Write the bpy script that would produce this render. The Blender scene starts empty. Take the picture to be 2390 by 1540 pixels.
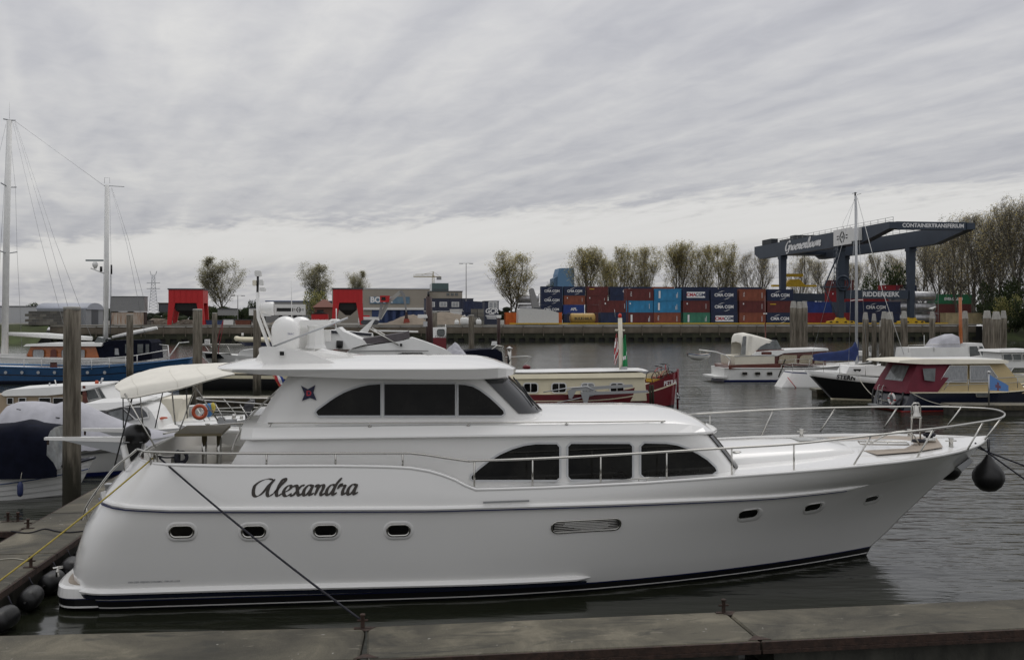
import bpy, math, random
from mathutils import Vector, Matrix
R = math.radians
S = bpy.context.scene
COL = S.collection

# ------------------------------------------------------------ camera
CAM_H, FPX, HX, HY = 4.8, 2324.0, 1195.0, 743.0      # the photograph read on a 2390 x 1540 grid
cam = bpy.data.cameras.new('camera'); camo = bpy.data.objects.new('camera', cam); COL.objects.link(camo)
cam.sensor_width = 36; cam.lens = 36 * FPX / 2390
camo.location = (0, 0, CAM_H); camo.rotation_euler = (R(90), 0, 0)
cam.clip_start = 0.1; cam.clip_end = 5000
cam.shift_y = (HY - 770.0) / 2390
S.camera = camo
S.render.resolution_x = 1024; S.render.resolution_y = 659

# ------------------------------------------------------------ sky, sun, exposure
SUN_EL, SUN_AZ = R(58), R(20)
W = bpy.data.worlds.new('World'); S.world = W; W.use_nodes = True
def build_world():
    nt = W.node_tree; nt.nodes.clear(); N = nt.nodes.new; L = nt.links.new
    def math_(op, a, b=None, clamp=False):
        n = N('ShaderNodeMath'); n.operation = op; n.use_clamp = clamp
        for i, x in enumerate((a, b)):
            if x is None: continue
            if isinstance(x, (int, float)): n.inputs[i].default_value = x
            else: L(x, n.inputs[i])
        return n.outputs[0]
    out = N('ShaderNodeOutputWorld')
    sky = N('ShaderNodeTexSky'); sky.sky_type = 'NISHITA'; sky.sun_disc = False
    sky.sun_elevation = SUN_EL; sky.sun_rotation = SUN_AZ; sky.air_density = 1.0; sky.dust_density = 2.0
    bg = N('ShaderNodeBackground'); bg.inputs[1].default_value = 0.10
    L(sky.outputs[0], bg.inputs[0])
    tc = N('ShaderNodeTexCoord'); sep = N('ShaderNodeSeparateXYZ'); L(tc.outputs['Generated'], sep.inputs[0])
    x, y, z = sep.outputs
    zc = math_('ADD', math_('MAXIMUM', z, 0.0), 0.05)
    u0 = math_('DIVIDE', x, zc); v0 = math_('DIVIDE', y, zc)
    # the layer of cloud is a flat ceiling; its rolls run from near right to far left
    cs, sn = math.cos(R(25)), math.sin(R(25))
    ua = math_('ADD', math_('MULTIPLY', u0, cs), math_('MULTIPLY', v0, sn))       # across the rolls
    va = math_('SUBTRACT', math_('MULTIPLY', v0, cs), math_('MULTIPLY', u0, sn))  # along the rolls
    def noise(su, sv, off, detail, rough, dist=0.0):
        cmb = N('ShaderNodeCombineXYZ')
        L(math_('MULTIPLY', ua, su), cmb.inputs[0]); L(math_('MULTIPLY', va, sv), cmb.inputs[1]); cmb.inputs[2].default_value = off
        n = N('ShaderNodeTexNoise'); n.inputs['Scale'].default_value = 1.0; n.inputs['Detail'].default_value = detail
        n.inputs['Roughness'].default_value = rough; n.inputs['Distortion'].default_value = dist
        L(cmb.outputs[0], n.inputs['Vector']); return n.outputs[0]
    n1 = noise(4.4, 0.8, 3.1, 2, 0.45, 0.5)       # rolls
    n2 = noise(0.55, 0.35, 9.7, 3, 0.5)          # broad light and dark
    n3 = noise(7.0, 4.2, 1.7, 4, 0.6, 0.4)        # mottling
    def term(n, k): return math_('MULTIPLY', math_('SUBTRACT', n, 0.5), k)
    t = math_('ADD', math_('ADD', term(n1, SKY_A), term(n2, SKY_B)), term(n3, SKY_C))
    # overcast luminance: brighter overhead than at the horizon
    lum = math_('ADD', SKY_BASE, math_('MULTIPLY', math_('MAXIMUM', z, 0.0), SKY_UP))
    # the sheet of cloud ends in a long straight break low in the sky; more cloud lies behind it
    zg = math_('MAXIMUM', z, 0.012); wob = math_('ADD', term(n2, 5.0), math_('ADD', term(n3, 3.0), term(n1, 2.0)))
    s_ = math_('DIVIDE', math_('ADD', math_('MULTIPLY', x, 0.55), y), zg); e_ = s_
    sn_ = math_('ADD', s_, wob); en_ = math_('ADD', e_, wob)
    def step(v, a, b):
        m = N('ShaderNodeMapRange'); m.interpolation_type = 'SMOOTHSTEP'; L(v, m.inputs[0]); m.inputs[1].default_value = a; m.inputs[2].default_value = b; return m.outputs[0]
    gap = math_('MULTIPLY', step(sn_, 8.6, 10.6), math_('SUBTRACT', 1.0, step(en_, 12.5, 18.0)))
    under = math_('MULTIPLY', math_('SUBTRACT', 1.0, step(s_, 9.0, 12.0)), step(s_, 5.0, 9.5))   # the sheet's thick grey edge
    t = math_('SUBTRACT', t, math_('MULTIPLY', under, 0.07))
    t = math_('ADD', math_('MULTIPLY', t, math_('SUBTRACT', 1.0, math_('MULTIPLY', gap, 0.8))), math_('MULTIPLY', gap, 0.25))
    val = math_('MULTIPLY', lum, math_('ADD', t, 1.0))
    ramp = N('ShaderNodeValToRGB')
    ramp.color_ramp.elements[0].position = 0.32; ramp.color_ramp.elements[0].color = (0.915, 0.922, 0.985, 1)
    ramp.color_ramp.elements[1].position = 0.68; ramp.color_ramp.elements[1].color = (1.0, 0.988, 0.972, 1)
    L(math_('ADD', math_('MULTIPLY', t, 1.2), 0.5), ramp.inputs[0])
    bg2 = N('ShaderNodeBackground'); L(ramp.outputs[0], bg2.inputs[0]); L(val, bg2.inputs[1])
    mix = N('ShaderNodeMixShader'); mix.inputs[0].default_value = 0.95
    L(bg.outputs[0], mix.inputs[1]); L(bg2.outputs[0], mix.inputs[2]); L(mix.outputs[0], out.inputs[0])
SKY_A, SKY_B, SKY_C, SKY_BASE, SKY_UP = 0.42, 0.42, 0.24, 0.515, 0.42
build_world()
sun = bpy.data.lights.new('sun', 'SUN'); sun.energy = 0.7; sun.angle = R(40); sun.color = (1, 0.97, 0.93)
suno = bpy.data.objects.new('sun', sun); COL.objects.link(suno)
suno.rotation_euler = (R(90) - SUN_EL, 0, R(180) - SUN_AZ)
S.view_settings.view_transform = 'Standard'; S.view_settings.look = 'None'
S.view_settings.exposure = 0.0; S.view_settings.gamma = 1.0; S.view_settings.use_curve_mapping = False
S.cycles.use_denoising = True
S.cycles.max_bounces = 8; S.cycles.diffuse_bounces = 3; S.cycles.glossy_bounces = 4; S.cycles.transparent_max_bounces = 16
S.cycles.caustics_reflective = False; S.cycles.caustics_refractive = False

# ------------------------------------------------------------ pixel to place
def at(px, py, d):
    """point seen at px, py standing d metres away"""
    return Vector(((px - HX) / FPX * d, d, CAM_H - (py - HY) / FPX * d))
def on_water(px, py, z=0.0):
    return at(px, py, (CAM_H - z) * FPX / (py - HY))

# ------------------------------------------------------------ materials
MATS = {}
def mat(name, col, rough=0.5, metal=0.0, var=0.0, vscale=3.0, bump=0.0, bscale=20.0, spec=0.5, col2=None, stretch=(1, 1, 1), coat=0.0, detail=6, alpha=1.0, obj_space=True):
    if name in MATS: return MATS[name]
    m = bpy.data.materials.new(name); m.use_nodes = True; MATS[name] = m
    nt = m.node_tree; b = nt.nodes['Principled BSDF']
    b.inputs['Base Color'].default_value = (*col, 1); b.inputs['Roughness'].default_value = rough
    b.inputs['Metallic'].default_value = metal; b.inputs['Specular IOR Level'].default_value = spec
    b.inputs['Coat Weight'].default_value = coat; b.inputs['Coat Roughness'].default_value = 0.05
    if alpha < 1: b.inputs['Alpha'].default_value = alpha
    if var or bump or col2:
        tc = nt.nodes.new('ShaderNodeTexCoord'); mp = nt.nodes.new('ShaderNodeMapping')
        mp.inputs['Scale'].default_value = stretch
        nt.links.new(tc.outputs['Object'], mp.inputs['Vector'])
    if var or col2:
        n = nt.nodes.new('ShaderNodeTexNoise'); n.inputs['Scale'].default_value = vscale; n.inputs['Detail'].default_value = detail
        n.inputs['Roughness'].default_value = 0.6
        nt.links.new(mp.outputs[0], n.inputs['Vector'])
        r = nt.nodes.new('ShaderNodeValToRGB'); e = r.color_ramp.elements
        if col2: a_, b_ = col, col2
        else: a_, b_ = tuple(c * (1 - var) for c in col), tuple(min(1, c * (1 + var)) for c in col)
        e[0].position = 0.33; e[0].color = (*a_, 1); e[1].position = 0.67; e[1].color = (*b_, 1)
        nt.links.new(n.outputs[0], r.inputs[0]); nt.links.new(r.outputs[0], b.inputs['Base Color'])
    if bump:
        n2 = nt.nodes.new('ShaderNodeTexNoise'); n2.inputs['Scale'].default_value = bscale; n2.inputs['Detail'].default_value = 5
        nt.links.new(mp.outputs[0], n2.inputs['Vector'])
        bp = nt.nodes.new('ShaderNodeBump'); bp.inputs['Strength'].default_value = bump; bp.inputs['Distance'].default_value = 0.02
        nt.links.new(n2.outputs[0], bp.inputs['Height']); nt.links.new(bp.outputs[0], b.inputs['Normal'])
    return m

M_white = mat('yacht_gelcoat', (0.80, 0.795, 0.775), 0.25, var=0.012, vscale=0.8, coat=0.7)
M_boatw = mat('boat_white', (0.74, 0.74, 0.72), 0.35, var=0.05, vscale=1.5)
M_cream = mat('cream_paint', (0.74, 0.68, 0.50), 0.4, var=0.05, vscale=1.5)
M_ivory = mat('ivory_paint', (0.70, 0.66, 0.55), 0.5, var=0.06, vscale=1.5)
M_navy = mat('navy_paint', (0.006, 0.009, 0.022), 0.25, coat=0.3)
M_black = mat('black_paint', (0.008, 0.008, 0.009), 0.3)
M_rubber = mat('black_rubber', (0.006, 0.006, 0.0065), 0.42, var=0.2, vscale=6)
M_stripe = mat('stripe_blue', (0.01, 0.016, 0.09), 0.3)
M_blue = mat('blue_hull_paint', (0.018, 0.072, 0.17), 0.35, var=0.15, vscale=1.2)
M_maroon = mat('maroon_hull_paint', (0.13, 0.006, 0.012), 0.3, var=0.1, vscale=1.2)
M_glass = mat('tinted_glass', (0.0015, 0.0015, 0.002), 0.03, spec=0.3, col2=(0.014, 0.0135, 0.012), vscale=1.6, detail=3)
M_pane = mat('pale_glass', (0.10, 0.11, 0.11), 0.06, spec=0.6, var=0.35, vscale=2.5)
M_curt = mat('curtain_behind_glass', (0.42, 0.37, 0.27), 0.25, var=0.2, vscale=6, stretch=(8, 8, 1))
M_lace = mat('net_curtain_behind_glass', (0.33, 0.34, 0.35), 0.15, var=0.25, vscale=5, stretch=(6, 6, 1))
M_vinyl = mat('clear_vinyl', (0.20, 0.21, 0.21), 0.12, var=0.35, vscale=3)
M_chrome = mat('stainless_steel', (0.50, 0.49, 0.46), 0.12, 1.0)
M_alu = mat('dull_aluminium', (0.42, 0.43, 0.44), 0.4, 1.0)
M_canvas = mat('cream_canvas', (0.75, 0.725, 0.65), 0.8, var=0.05, vscale=3, bump=0.15, bscale=8)
M_tarp = mat('grey_tarpaulin', (0.42, 0.42, 0.455), 0.75, var=0.12, vscale=2, bump=1.0, bscale=2.2)
M_navycloth = mat('navy_canvas', (0.006, 0.0075, 0.016), 0.9, spec=0.12, var=0.3, vscale=3, bump=0.3, bscale=4)
M_bluecloth = mat('blue_canvas', (0.018, 0.035, 0.13), 0.8, var=0.2, vscale=3, bump=0.3, bscale=4)
M_redcloth = mat('burgundy_canvas', (0.14, 0.010, 0.025), 0.7, var=0.15, vscale=2, bump=0.35, bscale=3)
M_teak = mat('teak_deck', (0.30, 0.25, 0.20), 0.6, var=0.2, vscale=4, stretch=(1, 12, 1))
M_mahog = mat('mahogany', (0.11, 0.022, 0.012), 0.3, var=0.3, vscale=2, stretch=(1, 1, 6), coat=0.3)
M_orange_wood = mat('varnished_orange_wood', (0.36, 0.10, 0.018), 0.3, var=0.2, vscale=2, stretch=(1, 1, 6), coat=0.3)
M_olive = mat('olive_cover', (0.20, 0.17, 0.10), 0.6, var=0.08)
M_rope_y = mat('yellow_rope', (0.42, 0.33, 0.07), 0.8, var=0.2, vscale=30)
M_rope_k = mat('black_rope', (0.012, 0.012, 0.02), 0.8)
M_rope_w = mat('grey_rope', (0.40, 0.38, 0.32), 0.8)
M_rust = mat('rusty_steel', (0.020, 0.012, 0.009), 0.85, col2=(0.055, 0.030, 0.021), vscale=8, bump=0.5, bscale=30)
M_red = mat('red_paint', (0.50, 0.012, 0.015), 0.45, var=0.08)
M_orange = mat('orange_plastic', (0.44, 0.075, 0.025), 0.45, var=0.05)
M_yellow = mat('yellow_paint', (0.60, 0.38, 0.015), 0.5, var=0.12)
M_grey = mat('grey_paint', (0.25, 0.25, 0.25), 0.5, var=0.08)
M_dark = mat('dark_recess', (0.015, 0.015, 0.015), 0.7)
M_wood = mat('weathered_pile_wood', (0.060, 0.050, 0.036), 0.9, col2=(0.22, 0.195, 0.155), vscale=2.6, stretch=(4, 4, 0.35), bump=0.7, bscale=9)
M_wet = mat('wet_algae_wood', (0.018, 0.017, 0.011), 0.6, col2=(0.07, 0.055, 0.025), vscale=4, stretch=(2, 2, 0.6), bump=0.6)
M_zinc = mat('pile_cap_lead', (0.34, 0.33, 0.30), 0.6, var=0.2)
M_letter = mat('dark_bronze_lettering', (0.035, 0.028, 0.022), 0.45)
M_textw = mat('white_lettering', (0.80, 0.80, 0.80), 0.6)

# ------------------------------------------------------------ mesh builder
class MB:
    def __init__(s): s.v = []; s.f = []; s.m = []; s.s = []
    def add(s, vs, fs, m=0, sm=False):
        o = len(s.v); s.v += [tuple(p) for p in vs]
        for f in fs: s.f.append(tuple(i + o for i in f)); s.m.append(m); s.s.append(sm)
        return s
    def box(s, x0, x1, y0, y1, z0, z1, m=0):
        return s.hexa([(x0, y0, z0), (x1, y0, z0), (x1, y1, z0), (x0, y1, z0), (x0, y0, z1), (x1, y0, z1), (x1, y1, z1), (x0, y1, z1)], m)
    def hexa(s, p, m=0):
        return s.add(p, [(0, 3, 2, 1), (4, 5, 6, 7), (0, 1, 5, 4), (1, 2, 6, 5), (2, 3, 7, 6), (3, 0, 4, 7)], m)
    def prism(s, poly, ax, a, b, m=0, sm=False):
        f = {'y': lambda p, t: (p[0], t, p[1]), 'x': lambda p, t: (t, p[0], p[1]), 'z': lambda p, t: (p[0], p[1], t)}[ax]
        n = len(poly); vs = [f(p, a) for p in poly] + [f(p, b) for p in poly]
        s.add(vs, [tuple(range(n))[::-1], tuple(range(n, 2 * n))], m)
        o = len(s.v) - 2 * n
        for i in range(n):
            j = (i + 1) % n; s.f.append((o + i, o + j, o + n + j, o + n + i)); s.m.append(m); s.s.append(sm)
        return s
    def bar(s, a, b, w, h=None, m=0):
        """square bar from a to b"""
        h = h or w; a = Vector(a); b = Vector(b); d = (b - a).normalized()
        up = Vector((0, 0, 1)) if abs(d.z) < 0.95 else Vector((1, 0, 0))
        x = d.cross(up).normalized() * w / 2; y = x.cross(d).normalized() * h / 2
        return s.hexa([a - x - y, a + x - y, a + x + y, a - x + y, b - x - y, b + x - y, b + x + y, b - x + y], m)
    def tube(s, pts, r, n=6, m=0, closed=False):
        P = [Vector(p) for p in pts]; k = len(P); rr = r if isinstance(r, (list, tuple)) else [r] * k
        rings = []
        for i, p in enumerate(P):
            a = P[i - 1] if (i or closed) else p; b = P[(i + 1) % k] if (i < k - 1 or closed) else p
            t = (b - a).normalized(); up = Vector((0, 0, 1)) if abs(t.z) < 0.93 else Vector((0, 1, 0))
            x = t.cross(up).normalized(); y = x.cross(t).normalized()
            rings.append([p + (x * math.cos(2 * math.pi * j / n) + y * math.sin(2 * math.pi * j / n)) * rr[i] for j in range(n)])
        if closed: rings.append(rings[0])
        return s.loft(rings, True, not closed, m, True)
    def loft(s, rings, closed=True, cap=False, m=0, sm=True, mf=None):
        n = len(rings[0]); o = len(s.v)
        for r in rings: s.v += [tuple(p) for p in r]
        for i in range(len(rings) - 1):
            for j in range(n if closed else n - 1):
                a = o + i * n + j; b = o + i * n + (j + 1) % n
                s.f.append((a, b, b + n, a + n)); s.m.append(mf(i, j) if mf else m); s.s.append(sm)
        if cap:
            s.f.append(tuple(o + j for j in range(n))[::-1]); s.m.append(m); s.s.append(False)
            e = o + (len(rings) - 1) * n
            s.f.append(tuple(e + j for j in range(n))); s.m.append(m); s.s.append(False)
        return s
    def lathe(s, prof, c=(0, 0, 0), n=16, m=0, sm=True, ax='z'):
        rings = []
        for r, z in prof:
            ring = []
            for j in range(n):
                a = 2 * math.pi * j / n; u, v = r * math.cos(a), r * math.sin(a)
                p = {'z': (u, v, z), 'x': (z, u, v), 'y': (u, z, v)}[ax]
                ring.append((p[0] + c[0], p[1] + c[1], p[2] + c[2]))
            rings.append(ring)
        return s.loft(rings, True, True, m, sm)
    def ball(s, c, rx, ry=None, rz=None, n=16, k=10, m=0):
        ry = ry or rx; rz = rz or rx
        rings = [[(c[0] + rx * math.sin(math.pi * max(i, .02) / k if i < k else math.pi * (k - .02) / k) * math.cos(2 * math.pi * j / n),
                   c[1] + ry * math.sin(math.pi * max(i, .02) / k if i < k else math.pi * (k - .02) / k) * math.sin(2 * math.pi * j / n),
                   c[2] - rz * math.cos(math.pi * i / k)) for j in range(n)] for i in range(k + 1)]
        return s.loft(rings, True, True, m, True)
    def torus(s, c, R1, r, ax='y', n=20, k=8, m=0, mf=None):
        rings = []
        for i in range(n + 1):
            a = 2 * math.pi * i / n; ring = []
            for j in range(k):
                b = 2 * math.pi * j / k; q = R1 + r * math.cos(b); h = r * math.sin(b)
                u, v = q * math.cos(a), q * math.sin(a)
                p = {'z': (u, v, h), 'x': (h, u, v), 'y': (u, h, v)}[ax]
                ring.append((p[0] + c[0], p[1] + c[1], p[2] + c[2]))
            rings.append(ring)
        return s.loft(rings, True, False, m, True, mf)
    def mesh(s, name, mats):
        me = bpy.data.meshes.new(name); me.from_pydata(s.v, [], s.f)
        for m in (mats if isinstance(mats, (list, tuple)) else [mats]): me.materials.append(m)
        me.polygons.foreach_set('material_index', s.m); me.polygons.foreach_set('use_smooth', s.s)
        me.update(); return me
    def build(s, name, mats, parent=None, loc=None, rz=None, fix=False):
        me = s.mesh(name, mats)
        if fix:
            import bmesh
            bm = bmesh.new(); bm.from_mesh(me); bmesh.ops.remove_doubles(bm, verts=bm.verts, dist=0.0008)
            bmesh.ops.dissolve_degenerate(bm, dist=0.0005, edges=bm.edges)
            bmesh.ops.recalc_face_normals(bm, faces=bm.faces); bm.to_mesh(me); bm.free()
        return obj(name, me, parent, loc, rz)
def obj(name, me, parent=None, loc=None, rz=None):
    o = bpy.data.objects.new(name, me); COL.objects.link(o)
    if parent: o.parent = parent
    if loc is not None: o.location = loc
    if rz: o.rotation_euler.z = rz
    return o
def tag(o, label, cat, group=None):
    o['label'] = label; o['category'] = cat
    if group: o['group'] = group
    return o
def thing(name, label, cat, loc=(0, 0, 0), rz=0.0, group=None):
    o = bpy.data.objects.new(name, None); COL.objects.link(o); o.empty_display_size = 0.2
    o.location = loc; o.rotation_euler.z = rz
    return tag(o, label, cat, group)
def copy_tree(o, parent=None):
    c = o.copy(); COL.objects.link(c); c.parent = parent
    for ch in o.children: copy_tree(ch, c)
    return c
def struct(o): o['kind'] = 'structure'; return o
def smoothstep(a, b, x):
    t = min(1, max(0, (x - a) / (b - a))); return t * t * (3 - 2 * t)
def interp(tab, x):
    if x <= tab[0][0]: return tab[0][1]
    for (a, b), (c, d) in zip(tab, tab[1:]):
        if x <= c: return b + (d - b) * (x - a) / (c - a)
    return tab[-1][1]
def catmull(P, k=6, closed=False):
    out = []; n = len(P); P = [Vector(p) for p in P]
    for i in range(n if closed else n - 1):
        p0 = P[i - 1] if (i or closed) else P[0]; p1 = P[i]; p2 = P[(i + 1) % n]; p3 = P[(i + 2) % n] if (i + 2 < n or closed) else P[-1]
        for q in range(k):
            t = q / k
            out.append(0.5 * ((2 * p1) + (p2 - p0) * t + (2 * p0 - 5 * p1 + 4 * p2 - p3) * t * t + (3 * p1 - p0 - 3 * p2 + p3) * t ** 3))
    if not closed: out.append(P[-1])
    return out
def rrect(x0, x1, y0, y1, r, k=4):
    out = []
    for cx, cy, a in ((x1 - r, y1 - r, 0), (x0 + r, y1 - r, 90), (x0 + r, y0 + r, 180), (x1 - r, y0 + r, 270)):
        for i in range(k + 1):
            t = R(a + 90 * i / k); out.append((cx + r * math.cos(t), cy + r * math.sin(t)))
    return out

# ------------------------------------------------------------ lettering
def text_mesh(body, size, bold=0.0, shear=0.0, space=1.0, align='CENTER'):
    cu = bpy.data.curves.new('lettering', 'FONT'); cu.body = body; cu.size = size; cu.offset = bold * size
    cu.shear = shear; cu.space_character = space; cu.align_x = align; cu.align_y = 'CENTER'; cu.resolution_u = 3
    o = bpy.data.objects.new('lettering', cu); me = bpy.data.meshes.new_from_object(o)
    bpy.data.objects.remove(o); bpy.data.curves.remove(cu)
    return me
def text(body, size, m, parent, M, name='lettering', **kw):
    """lettering on a surface: M maps (right, up, out) to the parent's space"""
    me = text_mesh(body, size, **kw)
    me.transform(M); me.materials.clear(); me.materials.append(m)
    return obj(name, me, parent)
def faceM(loc, right=(1, 0, 0), up=(0, 0, 1)):
    r = Vector(right).normalized(); u = Vector(up).normalized(); n = r.cross(u)
    M = Matrix((r, u, n)).transposed().to_4x4(); M.translation = Vector(loc); return M
GLYPH = {
 'A': (1.62, [[(1.3, 1.82), (.95, 2.0), (.45, 1.7), (.12, 1.0), (.16, .25), (.42, 0), (.8, .3), (1.15, 1.1), (1.42, 1.95)], [(1.42, 1.95), (1.22, 1.1), (1.15, .3), (1.32, 0), (1.62, .25)]]),
 'l': (.62, [[(0, .25), (.35, .9), (.6, 1.6), (.55, 2.02), (.4, 1.85), (.27, 1.0), (.2, .3), (.34, 0), (.62, .25)]]),
 'e': (.70, [[(0, .25), (.38, .5), (.56, .78), (.44, 1.0), (.2, .8), (.08, .4), (.2, .05), (.42, 0), (.70, .25)]]),
 'x': (.78, [[(0, .8), (.16, 1.0), (.3, .8), (.42, .3), (.58, 0), (.78, .25)], [(.8, .9), (.66, .98), (.5, .75), (.28, .3), (.1, 0), (-.08, .12)]]),
 'a': (.84, [[(.62, .85), (.38, 1.0), (.12, .65), (.08, .2), (.24, 0), (.48, .35), (.68, 1.0)], [(.68, 1.0), (.56, .4), (.6, .02), (.84, .25)]]),
 'n': (.84, [[(0, .75), (.14, 1.0), (.22, .7), (.1, 0)], [(.14, .4), (.36, .88), (.55, 1.0), (.62, .7), (.52, .2), (.62, 0), (.84, .25)]]),
 'd': (.84, [[(.62, .85), (.38, 1.0), (.12, .65), (.08, .2), (.24, 0), (.48, .35), (.68, 1.0)], [(.92, 2.0), (.7, 1.1), (.56, .35), (.62, .0), (.84, .25)]]),
 'r': (.72, [[(0, .55), (.2, 1.08), (.24, .86), (.5, .86), (.42, .4), (.48, .02), (.72, .25)]]),
 'o': (.72, [[(.35, 1.0), (.1, .7), (.07, .2), (.26, 0), (.5, .25), (.54, .75), (.35, 1.0), (.5, .84), (.72, .86)]]),
 'b': (.74, [[(0, .25), (.38, 1.1), (.52, 1.8), (.42, 2.02), (.28, 1.6), (.16, .5), (.2, .08), (.4, 0), (.58, .3), (.54, .8), (.4, .92), (.74, .86)]]),
 'm': (1.24, [[(0, .75), (.14, 1.0), (.22, .7), (.1, 0)], [(.14, .4), (.36, .9), (.52, 1.0), (.56, .7), (.48, 0)], [(.52, .4), (.74, .9), (.92, 1.0), (.98, .7), (.9, .2), (1.0, 0), (1.24, .25)]]),
 'G': (1.3, [[(1.15, 1.6), (1.0, 1.98), (.6, 1.8), (.2, 1.1), (.2, .3), (.5, 0), (.95, .4), (1.1, .95)], [(.7, .9), (1.15, .98), (1.1, .1), (.8, -.5), (.4, -.4)]]),
}
def script_mesh(word, h, m, weight=0.13):
    """brush-script lettering drawn with a broad nib, x right, y up, starting at the origin; h is the x-height"""
    mb = MB(); x = 0.0; z = 0.0
    for ch in word:
        w, strokes = GLYPH[ch]
        for st in strokes:
            P = [(p[0] + x, p[1], 0) for p in st]; C = catmull(P, 7); z += 0.0006
            ring = []
            for i, p in enumerate(C):
                t = (C[min(i + 1, len(C) - 1)] - C[max(i - 1, 0)]).normalized()
                a = math.atan2(t.y, t.x) - R(28); wd = weight * (0.32 + 0.68 * abs(math.sin(a)))
                e = min(i, len(C) - 1 - i); wd *= min(1, 0.45 + 0.2 * e)
                nrm = Vector((-t.y, t.x, 0)) * wd
                q1, q2 = p + nrm, p - nrm
                ring.append([((q.x + q.y * 0.16) * h, q.y * h, z) for q in (q1, q2)])
            mb.loft(ring, False, False, 0, False)
        x += w
    me = mb.mesh('lettering', m); return me, x * h
# ------------------------------------------------------------ hulls
def hull_rings(levels, T):
    """levels: list of f(t) -> (x, half breadth, z). rings run stern -> bow on the near side (-y), then back on the far side"""
    rings = []
    for f in levels:
        P = [f(t) for t in T]
        rings.append([(x, -b, z) for x, b, z in P] + [(x, b, z) for x, b, z in reversed(P)])
    return rings
def plan(t, p=2.0, tm=0.4, w=0.8, stern=0.0):
    """share of the half breadth at t (0 stern, 1 stem); w is the transom's share"""
    if t > tm: return max(0.0, 1 - ((t - tm) / (1 - tm)) ** p)
    return w + (1 - w) * (1 - (1 - t / tm) ** 2)
def tab_level(tabs, zf):
    Xs, Xe, B, p, tm, w = tabs
    def f(t):
        z = zf(0 if t < 0.01 else interp(Xs, 1.0) + t * (interp(Xe, 1.0) - interp(Xs, 1.0)), t)
        for _ in range(3):
            x = interp(Xs, z) + t * (interp(Xe, z) - interp(Xs, z)); z = zf(x, t)
        return x, interp(B, z) * plan(t, interp(p, z), tm, w), z
    return f
def deck_from(ring, n, zf, m_, shrink=0.0, camber=0.06):
    """deck closing a hull ring of 2n points; zf(x) gives its height"""
    rows = []
    for i in range(n):
        x, y, _ = ring[i]; b = max(0.0, -y - shrink); z = zf(x)
        rows.append([(x, -b, z), (x, -b * .5, z + camber * .75), (x, 0, z + camber), (x, b * .5, z + camber * .75), (x, b, z)])
    return MB().loft(rows, False, False, 0, True)
T_STD = [0, .05, .1, .18, .26, .34, .42, .5, .58, .66, .73, .8, .86, .91, .95, .98, 1.0]
def simple_hull(parent, L, B, z_stern, z_mid, z_bow, m_top, m_bot, rake=0.12, stern_rake=0.0, w=0.8, p=2.2, boot=0.0, m_boot=None, stripe=None, m_stripe=None, flare=0.12, z_wl=0.0, deck=None, deck_drop=0.05, name='hull'):
    """a small craft: x from the transom (0) to the stem (L), waterline at z 0"""
    def sheer(x):
        t = x / L; return z_stern + (z_mid - z_stern) * min(1, t / .45) if t < .45 else z_mid + (z_bow - z_mid) * ((t - .45) / .55) ** 1.7
    def lev(frac, zc=None):
        def f(t):
            xs0 = L * t
            zt = sheer(xs0); z = zc if zc is not None else -0.35 + (zt + 0.35) * frac
            k = max(0, min(1, z / max(.2, z_bow)))
            xe = L * (1 - rake * (1 - k)); xsn = stern_rake * L * k if stern_rake > 0 else -stern_rake * L * (1 - k)
            x = xsn + (xe - xsn) * t
            b = B / 2 * plan(t, p - .3 * (1 - k), .42, w) * (1 - flare * (1 - k) * (0.4 + .6 * t)) * (1.0 if z > -.1 else .8)
            return x, b, z
        return f
    def stop(fr, zc):
        return lambda t: (lambda a, b: a if a[2] < b[2] else b)(lev(fr)(t), lev(0, zc)(t))
    L_ = [lev(0, -0.35), lev(0, 0.0)]; mats = [m_bot]; seq = [0, ]
    if boot: L_.append(lev(0, boot)); seq.append(1); mats.append(m_boot or m_bot)
    else: mats.append(m_boot or m_bot)
    seq_top = 2; mats.append(m_top); mats.append(m_stripe or m_top)
    if stripe:
        a, b = stripe
        L_ += [lambda t, a=a: (lambda v: (v[0], v[1], v[2]))(lev(0, sheer(L * t) - a)(t)), lambda t, b=b: lev(0, sheer(L * t) - b)(t), lambda t: lev(0, sheer(L * t))(t)]
        seq += [2, 3, 2]
    else:
        L_ += [lambda t: lev(0, boot + (sheer(L * t) - boot) * .5)(t), lambda t: lev(0, sheer(L * t))(t)]; seq += [2, 2]
    rings = hull_rings(L_, T_STD); mb = MB().loft(rings, True, False, 0, True, mf=lambda i, j: seq[i])
    n = len(T_STD)
    for k_ in range(len(mb.f)):
        if k_ % (2 * n) == 2 * n - 1: mb.s[k_] = False
    h = mb.build(name, mats, parent, fix=False)
    if deck: deck_from(rings[-1], n, lambda x: sheer(x) - deck_drop, None, 0.03).build('deck', deck, parent)
    return sheer, rings[-1]
def rub_rail(ring, n, parent, m, r=0.035, name='rub_rail', dz=0.0, out=0.02, side=(0, 1)):
    for s_ in side:
        P = ring[:n] if s_ == 0 else ring[n:][::-1]
        pts = [(x, y + (-out if s_ == 0 else out), z + dz) for x, y, z in P]
        MB().tube(pts, r, 5).build(name, m, parent)
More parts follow.
